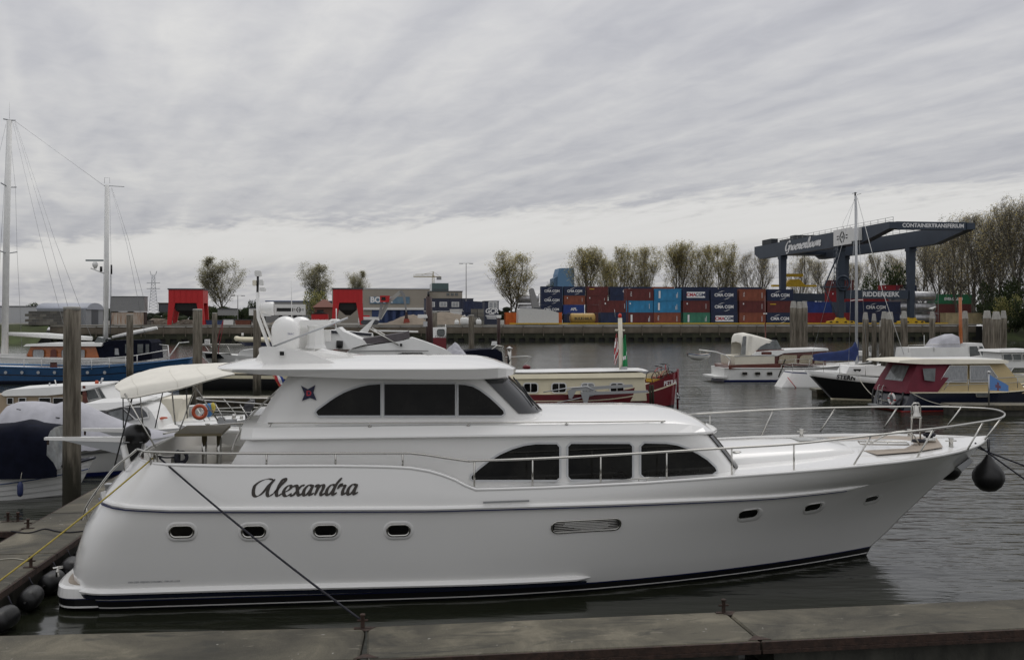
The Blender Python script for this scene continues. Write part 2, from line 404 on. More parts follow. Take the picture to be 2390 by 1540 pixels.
# ------------------------------------------------------------ the white motor yacht
YO, YTH = Vector((-7.91, 18.48, 0)), R(6.5)
yc, ys = math.cos(YTH), math.sin(YTH)
def yp(px, py, yl):
    """a point of the yacht seen at px, py lying yl metres from its centreline, in the yacht's own frame"""
    k = (px - HX) / FPX; X = (k * (YO.y + yl * yc) - YO.x + yl * ys) / (yc - k * ys)
    return Vector((X, yl, CAM_H - (py - HY) / FPX * (YO.y + X * ys + yl * yc)))
Y = thing('motor_yacht', 'large white motor yacht with cream bimini, moored along the near concrete pontoon', 'yacht', YO, YTH)
HXs = [(-.5, .6), (0, .12), (.5, .1), (.98, .2), (1.54, .43), (1.73, .58), (2.05, .82), (2.45, 1.2)]
HXe = [(-.5, 14.3), (0, 15.2), (.18, 15.3), (.31, 15.45), (.64, 15.85), (1.08, 16.24), (1.82, 17.28), (2.3, 17.78), (2.5, 17.9)]
HB = [(-.5, 1.9), (0, 2.27), (.5, 2.42), (1.2, 2.55), (1.62, 2.60), (1.75, 2.60), (2.05, 2.54), (2.45, 2.45)]
HP = [(-.5, 1.7), (0, 1.85), (1, 2.2), (1.7, 3.0), (2.05, 4.4), (2.35, 5.8)]
Z1 = [(.5, 1.79), (1.1, 1.78), (2.1, 1.71), (3.5, 1.68), (6.3, 1.63), (8.4, 1.64), (10.7, 1.655), (12.4, 1.65), (13.8, 1.68), (14.3, 1.70), (17.2, 1.95)]
Z2 = [(1.0, 2.42), (1.74, 2.42), (3.07, 2.37), (4.84, 2.345), (5.7, 2.315), (5.98, 2.29), (6.27, 2.24), (6.50, 2.17), (6.70, 2.09), (6.85, 2.01), (6.97, 1.95), (7.06, 1.925), (8, 1.93), (8.9, 1.95), (9.95, 1.98), (11.5, 2.05), (13.3, 2.13), (14, 2.165), (15, 2.205), (15.9, 2.25), (16.8, 2.29), (17.8, 2.34)]
def shape(t, x, z):
    xs = interp(HXs, z); q = max(0, 1 - (x - xs) / 1.05)
    st = (1 - q ** 2.5) ** (1 / 2.5) if q < 1 else 0.0
    tm = 0.42; bow = 1.0 if t < tm else max(0.0, 1 - ((t - tm) / (1 - tm)) ** interp(HP, z))
    return interp(HB, z) * st * bow
def hull_b(x, z):
    xs, xe = interp(HXs, z), interp(HXe, z); return shape((x - xs) / (xe - xs), x, z)
def ylev(zf):
    def f(t):
        z = zf(9.0)
        for _ in range(4):
            xs, xe = interp(HXs, z), interp(HXe, z); x = xs + (xe - xs) * t; z = zf(x)
        return x, shape(t, x, z), z
    return f
YT = [0, .0012, .004, .009, .016, .025, .036, .05, .065, .085, .11, .14, .18, .22, .25, .27, .285, .295, .305, .315, .322, .33, .337, .343, .349, .355, .365, .38, .41, .45, .5, .55, .6, .65, .7, .75, .79, .83, .86, .89, .915, .94, .96, .975, .987, .996, 1.0]
z1 = lambda x: interp(Z1, x); z2 = lambda x: interp(Z2, x)
ylv = [lambda x: -.5, lambda x: 0.0, lambda x: .045, lambda x: .065, lambda x: .165, lambda x: .185, lambda x: .5, lambda x: .8, lambda x: .8 + (z1(x) - .8) * .5, lambda x: z1(x) - .03, z1,
       lambda x: z1(x) + (z2(x) - z1(x)) * .25, lambda x: z1(x) + (z2(x) - z1(x)) * .5, lambda x: z1(x) + (z2(x) - z1(x)) * .75, z2]
yr = hull_rings([ylev(f) for f in ylv], YT); YN = len(YT)
yseq = [1, 1, 0, 1, 2, 0, 0, 0, 0, 0, 0, 0, 0, 0]
MB().loft(yr, True, False, 0, True, mf=lambda i, j: yseq[i]).build('hull', [M_white, M_black, M_stripe], Y, fix=True)
def side_strip(t0, t1, zf, prof, name, m, parent=Y, off=0.0, k=60, taper=0.0, sgn=-1):
    """moulding that follows the hull side; prof = (out, up) section"""
    rings = []
    for i in range(k + 1):
        x = t0 + (t1 - t0) * i / k; z = zf(x); b = hull_b(x, z) + off
        e = min(1, (t1 - x) / taper + .02) if taper else 1
        dx = .02; nb = (hull_b(x + dx, z) - hull_b(x - dx, z)) / (2 * dx)
        nv = Vector((-nb, -1 if sgn < 0 else 1, 0)).normalized() if sgn < 0 else Vector((-nb, 1, 0)).normalized()
        rings.append([(x + nv.x * o * e, sgn * b + nv.y * o * e, z + u * e) for o, u in prof])
    return MB().loft(rings, True, True, 0, False).build(name, m, parent)
STR = [(-.03, -.035), (.05, -.03), (.065, 0.0), (.05, .03), (-.03, .05)]
for sg in (-1, 1):
    st_ = side_strip(.72, 14.45, z1, STR, 'rubbing_strake', M_white, taper=.5, sgn=sg)
    side_strip(.74, 13.9, lambda x: z1(x) - .034, [(-.03, -.02), (.052, -.016), (.052, -.001), (-.03, -.001)], 'strake_pinstripe', M_stripe, st_, sgn=sg)
    zl = lambda x: interp([(.6, .34), (3, .34), (9.2, .29)], x)
    lr = side_strip(.55, 9.1, zl, [(-.05, -.05), (.085, -.03), (.10, .0), (.085, .02), (-.03, .075)], 'lower_rail', M_white, sgn=sg, taper=.25)
    side_strip(.6, 9.0, lambda x: zl(x) - .05, [(-.03, -.075), (.07, -.06), (.09, .0), (-.03, .0)], 'lower_rail_underside', M_navy, lr, sgn=sg)  # navy strip along the underside of the lower rail
# cap rail and decks
cap = []
for i in range(YN):
    x, y, z = yr[-1][i]; b = -y
    cap.append([(x, -b - .012, z - .02), (x, -b - .012, z + .018), (x + .02, -max(0, b - .09), z + .022), (x + .02, -max(0, b - .09), z - .06)])
MB().loft(cap, True, False, 0, True).build('cap_rail', M_white, Y)
MB().loft([[(x, -y, z) for x, y, z in r] for r in cap], True, False, 0, True).build('cap_rail', M_white, Y)
def zdeck(x): return 1.86 if x < 7.0 else 1.86 + (z2(x) - .05 - 1.86) * smoothstep(7.0, 7.6, x)
dk = []
for i in range(YN):
    x, y, z = yr[-1][i]; b = max(0, -y - .06); zd = zdeck(x); cm = .10 * smoothstep(7, 9, x)
    dk.append([(x, s_ * b, zd + cm * (1 - s_ * s_)) for s_ in (-1, -.6, -.25, 0, .25, .6, 1)])
MB().loft(dk, False, False, 0, True).build('deck', M_white, Y)
# swim platform
def plat(z, g):
    out = []
    for i in range(25):
        a = math.pi * i / 24; cx = math.cos(a); sy = math.sin(a)
        out.append((0.82 - (.80 + g) * abs(sy) ** .45, -(2.26 + g) * (abs(cx) ** .5) * (1 if cx > 0 else -1), z))
    return out + [(1.2, 2.2, z), (1.2, -2.2, z)]
pf = MB().loft([plat(.0, -.06), plat(.06, 0), plat(.09, 0), plat(.20, .01), plat(.22, .02), plat(.37, .0), plat(.40, -.05)], True, True, 0, False, mf=lambda i, j: [1, 0, 1, 2, 0, 0][i])
pf.build('swim_platform', [M_white, M_black, M_stripe], Y)
MB().prism([(p[0], p[1]) for p in plat(0, -.14)], 'z', .401, .412).build('platform_teak', M_teak, Y)
MB().tube([(.0, -1.55, .41), (.0, -1.55, .56)], .03).tube([(-.06, -1.60, .56), (.07, -1.5, .565)], .026).build('platform_cleat', M_chrome, Y)

# ---- deckhouse, coach roof, wheelhouse
def house_ring(xa, xf, w, z, bulge, ra=0.0, k=10):
    P = [(xa, -w, z)]
    for i in range(1, 8): P.append((xa + (xf - .35 - xa) * i / 8, -w, z))
    for i in range(2 * k + 1):
        a = -math.pi / 2 + math.pi * i / (2 * k); cx, sx = max(0.0, math.cos(a)), math.sin(a)
        yy = w * (abs(sx) ** .55) * (1 if sx > 0 else -1)
        P.append((xf - .35 + (.35 + bulge) * cx ** .75, yy, z))
    for i in range(7, 0, -1): P.append((xa + (xf - .35 - xa) * i / 8, w, z))
    P.append((xa, w, z)); return P
lh = [(1.80, 2.70, 11.85), (2.3, 2.93, 11.48), (2.55, 3.08, 11.27), (2.77, 3.22, 11.08)]
MB().loft([house_ring(xa, xf, 1.95, z, .45) for z, xa, xf in lh], True, False, 0, True).build('deckhouse', M_white, Y, fix=False)
def front_glass(levels, w, bulge, i0, i1, name, off=.022):
    """wrap-round windscreen panes lying just proud of the front of a house"""
    rows = []
    for z, xa, xf in levels:
        r = house_ring(xa, xf, w, z, bulge)[8:29]; rows.append([(x + off, y * (1 + off * .6), zz) for x, y, zz in r[i0:i1]])
    return MB().loft(rows, False, False, 0, True).build(name, M_glass, Y)
lg = [(z, 3, interp([(a, c) for a, _, c in lh], z)) for z in (2.08, 2.3, 2.42, 2.55, 2.70)]
for a_, b_ in ((4, 9), (8, 13), (12, 17)): front_glass(lg, 1.95, .45, a_, b_ + 0, 'deckhouse_windscreen')
cs_ = []
for x, e, drop in [(3.10, .96, .0), (3.3, 1, 0), (3.6, 1, 0), (5, 1, 0), (7, 1, 0), (9, 1, 0), (10.2, 1, 0), (10.7, .99, .01), (11.0, .97, .04), (11.25, .93, .10), (11.45, .86, .19), (11.6, .72, .29), (11.68, .5, .36), (11.72, .2, .40)]:
    zl_ = 2.755 - .02 * smoothstep(8, 11.7, x); zc_ = 3.10
    sec = [(-1.97, zl_ - .03), (-2.03, zl_), (-2.02, zl_ + .03), (-1.86, 2.93), (-1.80, 2.955), (-1.62, 2.99), (-1.3, 3.035), (-.6, zc_ - .01), (0, zc_)]
    sec = [(y * e, max(zl_ - .03 + .0 * abs(y), z - drop * (1 if z > zl_ + .05 else .0))) for y, z in sec]
    sec = sec + [(-y, z) for y, z in sec[-2::-1]]
    cs_.append([(x, y, z) for y, z in sec])
MB().loft([r[3:-3] for r in cs_], False, False, 0, True).loft([r[:4] for r in cs_], False, False, 0, False).loft([r[-4:] for r in cs_], False, False, 0, False).build('coach_roof', M_white, Y)
MB().loft([[(x, y, 2.735) for x, y, z in (r[0], r[-1])] for r in cs_], False, False, 0, False).build('coach_roof_soffit', M_white, Y)
wl = [(2.86, 3.25, 8.22), (3.1, 3.38, 8.04), (3.41, 3.57, 7.74), (3.80, 3.86, 7.34)]
MB().loft([house_ring(xa, xf, 1.60, z, .40) for z, xa, xf in wl], True, False, 0, True).build('wheelhouse', M_white, Y)
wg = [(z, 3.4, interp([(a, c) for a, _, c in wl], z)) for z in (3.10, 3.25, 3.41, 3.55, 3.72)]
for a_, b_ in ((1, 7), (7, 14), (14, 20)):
    rows = front_glass(wg, 1.60, .40, a_, b_, 'wheelhouse_windscreen'); rows.data.materials[0] = mat('windscreen_glass_sky_grey', (.05, .052, .055), .05)  # grey of the reflected sky put into the glass colour
def side_plate(pts, yl, name, m, parent=Y, th=.012, far=True, pix=True):
    P = [yp(a, b, yl) for a, b in pts] if pix else [Vector((a, yl, b)) for a, b in pts]
    P = [(p.x, p.z) for p in P]
    o = MB().prism(P, 'y', yl - th, yl + .02).build(name, m, parent)
    return o, P
def grow(P, g):
    c = sum((Vector(p) for p in P), Vector((0, 0))) / len(P); out = []
    n = len(P)
    for i, p in enumerate(P):
        a, b = Vector(P[i - 1]), Vector(P[(i + 1) % n]); t = (b - a).normalized(); nn = Vector((t.y, -t.x))
        if nn.dot(Vector(p) - c) < 0: nn = -nn
        out.append(tuple(Vector(p) + nn * g))
    return out
M_gask = mat('window_gasket_grey', (.52, .53, .54), .4)
def rim(P, w, yl, th, name, m, parent):
    Q = grow(P, w); n = len(P); mb = MB()
    mb.loft([[(x, yl + .02, z) for x, z in Q], [(x, yl - th, z) for x, z in Q], [(x, yl - th, z) for x, z in P], [(x, yl + .02, z) for x, z in P]], True, False, 0, False)
    return mb.build(name, m, parent)
def window(pts, yl, k=1):
    P = [yp(a, b, yl) for a, b in pts]; P = [(p.x, p.z) for p in P]
    g = MB().prism(P, 'y', yl - .010, yl + .02).build('window', M_glass, Y)
    rim(P, .035, yl, .022, 'window_frame', M_gask, g)
    # the window of the far side
    g2 = MB().prism(P, 'y', -yl - .02, -yl + .010).build('window', M_glass, Y)
    return P
a1 = [(738, 962), (743, 969), (888, 969), (888, 896), (861, 898), (842, 902), (823, 908), (803, 916), (785, 926), (771, 935), (759, 944), (741, 957)]
a2 = [(897, 969), (1062, 969), (1062, 896), (897, 896)]
a3 = [(1070, 969), (1170, 969), (1176, 965), (1174, 958), (1160, 944), (1140, 926), (1120, 911), (1103, 902), (1085, 898), (1070, 897)]
for a_ in (a1, a2, a3): window(a_, -1.612)
b1 = [(1103, 1119), (1299, 1119), (1305, 1114), (1305, 1043), (1299, 1036), (1250, 1036), (1222, 1040), (1195, 1048), (1168, 1060), (1142, 1076), (1118, 1095), (1101, 1110), (1100, 1115)]
b2 = [(1333, 1118), (1469, 1118), (1475, 1112), (1475, 1041), (1469, 1035), (1333, 1035), (1326, 1042), (1326, 1111)]
b3 = [(1503, 1112), (1640, 1112), (1660, 1107), (1672, 1098), (1668, 1090), (1650, 1073), (1628, 1059), (1604, 1047), (1580, 1039), (1555, 1035), (1504, 1034), (1496, 1041), (1496, 1106)]
for a_ in (b1, b2, b3): window(a_, -1.962)
# hardtop roof
rs = []
for X, w, zb, zt, zc in [(2.50, .7, 3.915, 3.925, 3.945), (2.58, 1.15, 3.905, 3.925, 3.97), (2.72, 1.5, 3.895, 3.935, 4.0), (2.92, 1.78, 3.88, 3.945, 4.035), (3.2, 1.95, 3.86, 3.95, 4.06), (3.9, 2.02, 3.815, 3.95, 4.09), (5.1, 2.03, 3.765, 3.945, 4.10), (6.3, 2.03, 3.745, 3.94, 4.10), (7.0, 2.02, 3.74, 3.94, 4.095), (7.3, 1.99, 3.745, 3.945, 4.08), (7.5, 1.93, 3.755, 3.95, 4.05), (7.66, 1.8, 3.77, 3.93, 4.0), (7.82, 1.5, 3.79, 3.90, 3.94), (7.93, .9, 3.81, 3.87, 3.90)]:
    sec = [(-w * .90, zb - .004), (-w * .965, zb), (-w, zt - .02), (-w * .99, zt), (-w * .85, zt + (zc - zt) * .40), (-w * .6, zt + (zc - zt) * .72), (-w * .3, zc - .01), (0, zc)]
    sec = sec + [(-y, z) for y, z in sec[-2::-1]]
    rs.append([(X, y, z) for y, z in sec])
ht = MB().loft([r[3:-3] for r in rs], False, False, 0, True).loft([r[:4] for r in rs], False, False, 0, False).loft([r[-4:] for r in rs], False, False, 0, False).loft([[r[-1], r[0]] for r in rs], False, False, 0, False)
ht.add(rs[0], [tuple(range(len(rs[0])))]).add(rs[-1], [tuple(range(len(rs[-1])))]).build('hardtop', M_white, Y)
# fins on the roof with a lamp box
finp = [(604, 814), (607, 810.5), (613, 809), (634, 809), (656, 810.5), (677, 813.5), (695, 817), (712, 821), (742, 830.5), (782, 846.5), (786, 850), (615, 850), (607, 832)]
FP = [(p.x, p.z) for p in (yp(a, b, -1.55) for a, b in finp)]
for yl in (-1.55, 1.55):
    f = MB().prism(FP, 'y', yl - .04, yl + .04).build('roof_fin', M_white, Y)
    if yl < 0:
        q = [(p.x, p.z) for p in (yp(a, b, -1.6) for a, b in ((651, 831), (665, 831), (665, 818), (651, 818)))]
        lb = MB().prism(q, 'y', -1.66, -1.58).build('lamp_box', M_boatw, f)
        q = [(p.x, p.z) for p in (yp(a, b, -1.6) for a, b in ((654, 829), (664, 829), (664, 820), (654, 820)))]
        MB().prism(q, 'y', -1.665, -1.655).build('lamp_glass', M_glass, f)
MB().prism([(3.15, 3.98), (3.3, 4.24), (4.25, 4.20), (5.0, 4.08), (5.0, 3.98)], 'y', -.8, .8).build('roof_mast_base', M_white, Y)

# ---- equipment that stands on the roof
def on_yacht(name_, label, cat, group=None):
    o = thing(name_, label, cat, YO, YTH, group); return o
def dome_(px, yl, label):
    o = on_yacht('satellite_dome', label, 'satellite dome', 'satellite domes on the yacht roof'); c = yp(px, 764, yl)
    zc_ = c.z - .06; MB().lathe([(.235, 4.22), (.25, 4.26), (.262, 4.40), (.265, zc_)] + [(.265 * math.cos(R(a)), zc_ + .27 * math.sin(R(a))) for a in (15, 30, 45, 58, 70, 80, 89)], (c.x, c.y, 0), 24).build('dome_shell', M_white, o)
    MB().lathe([(.27, 4.19), (.27, 4.235)], (c.x, c.y, 0), 20).build('dome_foot', M_boatw, o)
    return o, c
o, c = dome_(667, -.35, 'white satellite dome on the yacht roof, beside the bent light mast')
text('TRAC', .05, mat('small_blue_print', (.12, .13, .25), .6), o, faceM((c.x + .12, c.y - .245, c.z - .12), (1, .35, 0)))
dome_(702, .35, 'white satellite dome on the yacht roof, beside the open radar scanner')
o = on_yacht('radar_scanner', 'white open-array radar scanner on its pedestal on the yacht roof', 'radar')
c = yp(738, 800, 0)
MB().lathe([(.20, 4.24), (.17, 4.3), (.15, 4.62), (.17, 4.66), (.10, 4.68)], (c.x, -.1, 0), 8, sm=False).build('pedestal', M_boatw, o)
MB().box(c.x - .02, c.x + .26, .0, .3, 4.36, 4.58).build('gearbox', M_boatw, o)
MB().prism(rrect(c.x - .30, c.x + .30, 4.66, 4.77, .05), 'y', -.20, -.02).build('scanner_bar', M_white, o)
o = on_yacht('light_mast', 'bent white mast pole with navigation lights and horn on the yacht roof', 'mast')
MB().tube([yp(629, 812, -.3), yp(603, 742, -.3), yp(601, 682, -.3)], .033, 8).build('pole', M_white, o)
MB().tube([yp(641, 812, .2), yp(611, 735, .0), yp(603, 700, -.25)], .024, 6).build('brace', M_white, o)
q = yp(601, 682, -.3); MB().tube([q, yp(602, 640, -.3)], .022, 6).build('upper_pole', M_black, o)
def plate_box(px0, px1, py0, py1, yl, dep, name, m, parent):
    a, b = yp(px0, py1, yl), yp(px1, py0, yl); return MB().prism(rrect(a.x, b.x, a.z, b.z, .02, 2), 'y', yl - dep / 2, yl + dep / 2).build(name, m, parent)
plate_box(595, 610, 632, 645, -.3, .12, 'top_light', M_boatw, o)
plate_box(590, 599, 654, 667, -.3, .10, 'side_light', M_ivory, o); plate_box(605, 615, 653, 666, -.3, .10, 'side_light', M_boatw, o)
plate_box(606, 620, 671, 680, -.3, .12, 'horn_light', M_boatw, o)
a_ = yp(607, 722, -.35); b_ = yp(640, 722, -.35)
MB().lathe([(.02, a_.x), (.09, a_.x + .03), (.125, a_.x + .12), (.13, b_.x - .03), (.12, b_.x)], (0, -.35, yp(620, 720, -.35).z), 14, ax='x').build('searchlight', M_white, o)
MB().box(a_.x + .06, b_.x - .06, -.40, -.30, yp(620, 738, -.35).z, yp(620, 722, -.35).z).build('searchlight_foot', M_boatw, o)
o = on_yacht('whip_antenna', 'thin white whip antenna standing behind the satellite domes', 'antenna')
MB().tube([(3.75, .1, 4.2), yp(681, 742, .1)], .016, 5).build('antenna_foot', M_boatw, o); MB().tube([yp(681, 742, .1), yp(680, 655, .1)], [.012, .004], 5).build('antenna_whip', M_boatw, o)
o = on_yacht('folded_antenna', 'grey antenna pole folded down at a slant over the yacht roof', 'antenna')
MB().tube([yp(634, 810, -.8), yp(812, 742, -.8)], [.018, .022], 6).build('antenna_pole', M_alu, o)
MB().box(3.43, 3.52, -.85, -.75, 4.16, 4.27).build('antenna_foot', M_boatw, o)

# ---- bimini
bs = []
for u in [0, .03, .08, .15, .25, .38, .5, .62, .75, .88, 1]:
    zc_ = interp([(0, 3.63), (.03, 3.68), (.08, 3.73), (.15, 3.79), (.25, 3.85), (.4, 3.905), (.6, 3.925), (1, 3.94)], u)
    ze_ = interp([(0, 3.58), (.1, 3.60), (.45, 3.72), (1, 3.87)], u); xe_ = 1.14 + 1.86 * u; xc_ = .68 + 1.88 * u
    val = interp([(0, .10), (.1, .15), (.5, .11), (1, .015)], u)
    row = []
    for s_ in [-1, -.97, -.9, -.75, -.5, -.25, 0, .25, .5, .75, .9, .97, 1]:
        a_ = abs(s_); x = xc_ + (xe_ - xc_) * a_ ** 2.2; z = zc_ + (ze_ - zc_) * a_ ** 2.6
        if a_ == 1: z -= val
        z += .012 * math.sin(u * 3 * math.pi) * (a_ > .3)
        row.append((x, s_ * 1.92, z))
    bs.append(row)
MB().loft(bs, False, False, 0, True).loft([[(x, y, z - .02) for x, y, z in r] for r in bs], False, False, 0, True).build('bimini', M_canvas, Y)
for i in (3, 6, 8): MB().tube([(x, y, z + .001) for x, y, z in bs[i]], .004, 4).build('bimini_seam', M_canvas, Y)
for k in (0, 12): MB().tube([r[k] for r in bs], .012, 5).build('bimini_hem', M_canvas, Y)
for nm, m_, r_, pts in [('bimini_pole', M_chrome, .014, [(291, 918, -1.9), (364, 1046, -2.2)]), ('bimini_pole', M_chrome, .014, [(446, 889, 1.6), (508, 981, 2.1)]), ('bimini_pole', M_chrome, .013, [(453, 911, 1.2), (416, 1013, .9)]),
        ('bimini_pole', M_chrome, .013, [(326, 910, 1.7), (334, 998, 2.1)]), ('bimini_pole', M_chrome, .014, [(400, 898, .9), (409, 990, 1.6)]), ('bimini_strap', M_black, .012, [(287, 920, 1.5), (288, 1000, 1.8)]),
        ('bimini_strap', M_black, .014, [(312, 914, -1.6), (290, 1000, -1.7), (268, 1086, -1.8)]), ('bimini_strap', M_black, .012, [(382, 905, 1.4), (362, 998, 1.9)]), ('bimini_strap', M_black, .012, [(435, 895, 1.2), (437, 975, 1.5)])]:
    MB().tube([yp(*p) for p in pts], r_, 6).build(nm, m_, Y)

# ---- railings
near = [(320, 1048, -1.9), (332, 1051, -2.15), (350, 1054, -2.33), (480, 1057, -2.38), (622, 1058, -2.38), (783, 1057.5, -2.38), (940, 1057, -2.38), (965, 1058, -2.38), (1000, 1062, -2.38), (1045, 1069, -2.38), (1092, 1075.5, -2.38), (1107, 1075, -2.38), (1243, 1070.5, -2.38), (1402, 1063, -2.37), (1556, 1054, -2.3), (1708, 1045, -2.3), (1853, 1036, -2.25), (2000, 1020, -2.1), (2120, 1007, -1.9), (2200, 997.5, -1.7), (2265, 988, -1.4), (2315, 980, -.95), (2338, 974, -.45), (2345, 967, .0), (2338, 960, .6), (2318, 955, 1.1), (2280, 952, 1.5), (2200, 949.5, 1.9), (2080, 949.5, 2.1), (1930, 952, 2.25), (1780, 957, 2.32), (1605, 967, 2.4)]
NR = catmull([yp(*p) for p in near], 4)
MB().tube(NR, .021, 8).build('guard_rail', M_chrome, Y)
def deck_at(p): return Vector((p.x, p.y, z2(p.x) if p.x > 1 else 2.4))
def post(top, foot): MB().tube([top, foot], .0165, 6).build('stanchion', M_chrome, Y)
for px, py, yl in near:
    if (px, ) in [(622,), (783,), (940,), (1107,), (1243,), (1402,), (1556,), (1708,), (1853,)]:
        t_ = yp(px, py, yl); post(t_, (t_.x, t_.y, z2(t_.x) - .02))
for a_, b_ in [((350, 1054, -2.33), (352, 1084, -2.3)), ((2033, 1017, -2.05), (1992, 1086, -2.12)), ((2180, 1000, -1.75), (2140, 1068, -1.8)), ((2295, 984, -1.15), (2258, 1049, -1.3)), ((2338, 974, -.45), (2298, 1026, -.6)), ((2243, 951, 1.7), (2205, 1002, 1.75)), ((2095, 949.5, 2.08), (2062, 1000, 2.02)), ((1950, 952, 2.25), (1914, 1007, 2.18)), ((1805, 957, 2.31), (1777, 1016, 2.26)), ((1657, 965, 2.38), (1657, 1022, 2.32))]:
    post(yp(*a_), yp(*b_))
CR = [yp(630, 995, -1.86), yp(634, 989.5, -1.86), yp(645, 987, -1.86), yp(863, 987, -1.86), yp(1093, 986, -1.86), yp(1322, 985, -1.86), yp(1535, 982.5, -1.84), yp(1543, 984, -1.82), yp(1547, 991, -1.8)]
for s_ in (1, -1):
    P_ = [Vector((p.x, p.y * s_, p.z)) for p in CR]
    g_ = MB().tube(catmull(P_, 3), .014, 6).build('coach_roof_handrail', M_chrome, Y)
    for i in (3, 4, 5): MB().tube([P_[i], (P_[i].x, P_[i].y, 2.93)], .012, 6).lathe([(.035, 2.925), (.03, 2.94)], (P_[i].x, P_[i].y, 0), 8).build('rail_foot', M_chrome, g_)
SR = [yp(192, 1213, -1.75), yp(202, 1182, -1.8), yp(229, 1140, -1.85), yp(267, 1091, -1.88), yp(300, 1065, -1.9), yp(320, 1048, -1.9)]
MB().tube(catmull(SR, 4), .02, 8).build('stern_rail', M_chrome, Y)
for a_, b_ in (((202, 1182, -1.8), (205, 1212, -1.8)), ((290, 1072, -1.9), (291, 1098, -1.7))): MB().tube([yp(*a_), yp(*b_)], .014, 6).build('stanchion', M_chrome, Y)
wing = [yp(540, 1056, -1.3), yp(553, 1020, -1.3), yp(575, 985, -1.35), yp(600, 955, -1.4), yp(640, 918, -1.5), yp(660, 898, -1.5)]
MB().tube(catmull(wing, 4), .018, 8).build('wing_handrail', M_chrome, Y)
inner = [(380, 1012, 2.2), (430, 1003, 2.3), (500, 993, 2.35), (560, 988, 2.38), (600, 988, 2.38)]
MB().tube(catmull([yp(*p) for p in inner], 3), .02, 8).build('guard_rail', M_chrome, Y)
for p in inner[1:4]: t_ = yp(*p); MB().tube([t_, (t_.x, t_.y, 2.4)], .014, 6).build('stanchion', M_chrome, Y)

# ---- aft deck: bench, table, davits
ben = []
for i in range(25):
    a = math.pi * i / 24; cx, sx = math.cos(a), math.sin(a)
    k_ = abs(cx) ** .5 * (1 if cx > 0 else -1); ben.append((2.0 - .62 * sx ** .5, -2.12 * k_))
MB().loft([[(x, y, 1.87), (x, y, 2.50), (x + .07, y * .965, 2.50), (x + .10, y * .95, 2.2), (x + .55, y * .78, 2.18), (x + .55, y * .78, 1.87)] for x, y in ben], False, False, 0, True).build('stern_bench', mat('bench_vinyl', (.60, .58, .54), .55), Y)
o = on_yacht('deck_table', 'olive covered deck table with steel legs on the yacht aft deck', 'table')
tq = [yp(407, 1022, -.45), yp(517, 1022, -.45), yp(538, 1000, 1.0), yp(436, 1000, 1.0)]
zt_ = 2.69
MB().prism([(p.x, p.y) for p in tq], 'z', zt_ - .05, zt_).build('table_top', M_olive, o)
for x in (2.15, 2.42): MB().tube([(x, -.05, 1.87), (x, -.05, zt_ - .05)], .05, 10).build('leg', M_chrome, o)
def davit(p0, p1, yl, label):
    o = on_yacht('davit', label, 'davit', 'davits on the yacht stern')
    a, b = yp(*p0, yl), yp(*p1, yl)
    MB().hexa([(a.x, yl - .05, a.z - .015), (b.x, yl - .08, b.z - .05), (b.x, yl + .08, b.z - .05), (a.x, yl + .05, a.z - .015), (a.x, yl - .05, a.z + .03), (b.x, yl - .08, b.z + .04), (b.x, yl + .08, b.z + .04), (a.x, yl + .05, a.z + .03)]).build('arm', M_white, o)
    MB().prism([(a.x + .3, a.z - .02), (b.x, b.z - .06), (b.x + .05, b.z - .32), (b.x - .12, b.z - .25)], 'y', yl - .04, yl + .04).build('arm_web', M_alu, o)
    MB().tube([(b.x - .02, yl, b.z - .1), (b.x + .12, yl, 1.95)], .06, 8).build('arm_post', M_white, o)
    MB().tube([(a.x + .05, yl, a.z - .02), (a.x + .05, yl, a.z - .10)], .02, 6).build('tackle', M_rust, o)
davit((105, 1024), (290, 1024), -.95, 'long white davit arm jutting out over the pier end')
davit((192, 1003), (330, 1004), .55, 'white davit arm beside the covered outboard motor')
o = on_yacht('outboard_motor', 'black covered outboard motor clamped on the yacht stern rail', 'outboard motor')
c = yp(312, 1030, -.35)
MB().ball((c.x + .05, -.35, c.z + .12), .26, .19, .20, 14, 8).build('cowling', M_black, o)
MB().loft([[(c.x - .12, -.46, c.z), (c.x + .18, -.46, c.z), (c.x + .18, -.24, c.z), (c.x - .12, -.24, c.z)], [(c.x - .16, -.44, c.z - .3), (c.x + .12, -.44, c.z - .3), (c.x + .12, -.26, c.z - .3), (c.x - .16, -.26, c.z - .3)], [(c.x - .02, -.38, c.z - .55), (c.x + .08, -.38, c.z - .55), (c.x + .08, -.32, c.z - .55), (c.x - .02, -.32, c.z - .55)]], True, True, 0, False).build('shaft_leg', M_black, o)
MB().tube([(c.x - .13, -.47, c.z), (c.x + .19, -.47, c.z)], .012, 5).build('trim_line', M_alu, o)
b_ = yp(357, 1066, -2.2)
def bollard_pair(x, y, z, name='mooring_bollard', parent=Y, m=M_chrome):
    MB().lathe([(.05, z), (.04, z + .03), (.04, z + .15), (.055, z + .16), (.05, z + .175)], (x, y, 0), 10).tube([(x - .11, y, z + .12), (x + .11, y, z + .12)], .014, 6).build(name, m, parent)
bollard_pair(1.78, -2.25, 2.42); bollard_pair(1.78, 2.25, 2.42)
# winch and coiled line by the stern cleat
o = on_yacht('coiled_line', 'coil of black mooring line on the yacht stern corner', 'rope')
MB().torus((2.12, -2.2, 2.50), .09, .035, 'x', 14, 6).torus((2.19, -2.22, 2.50), .085, .03, 'y', 14, 6).tube(catmull([(1.82, -2.25, 2.52), (1.95, -2.24, 2.50), (2.1, -2.2, 2.5)], 3), .014, 5).build('rope_coil', M_rope_k, o)

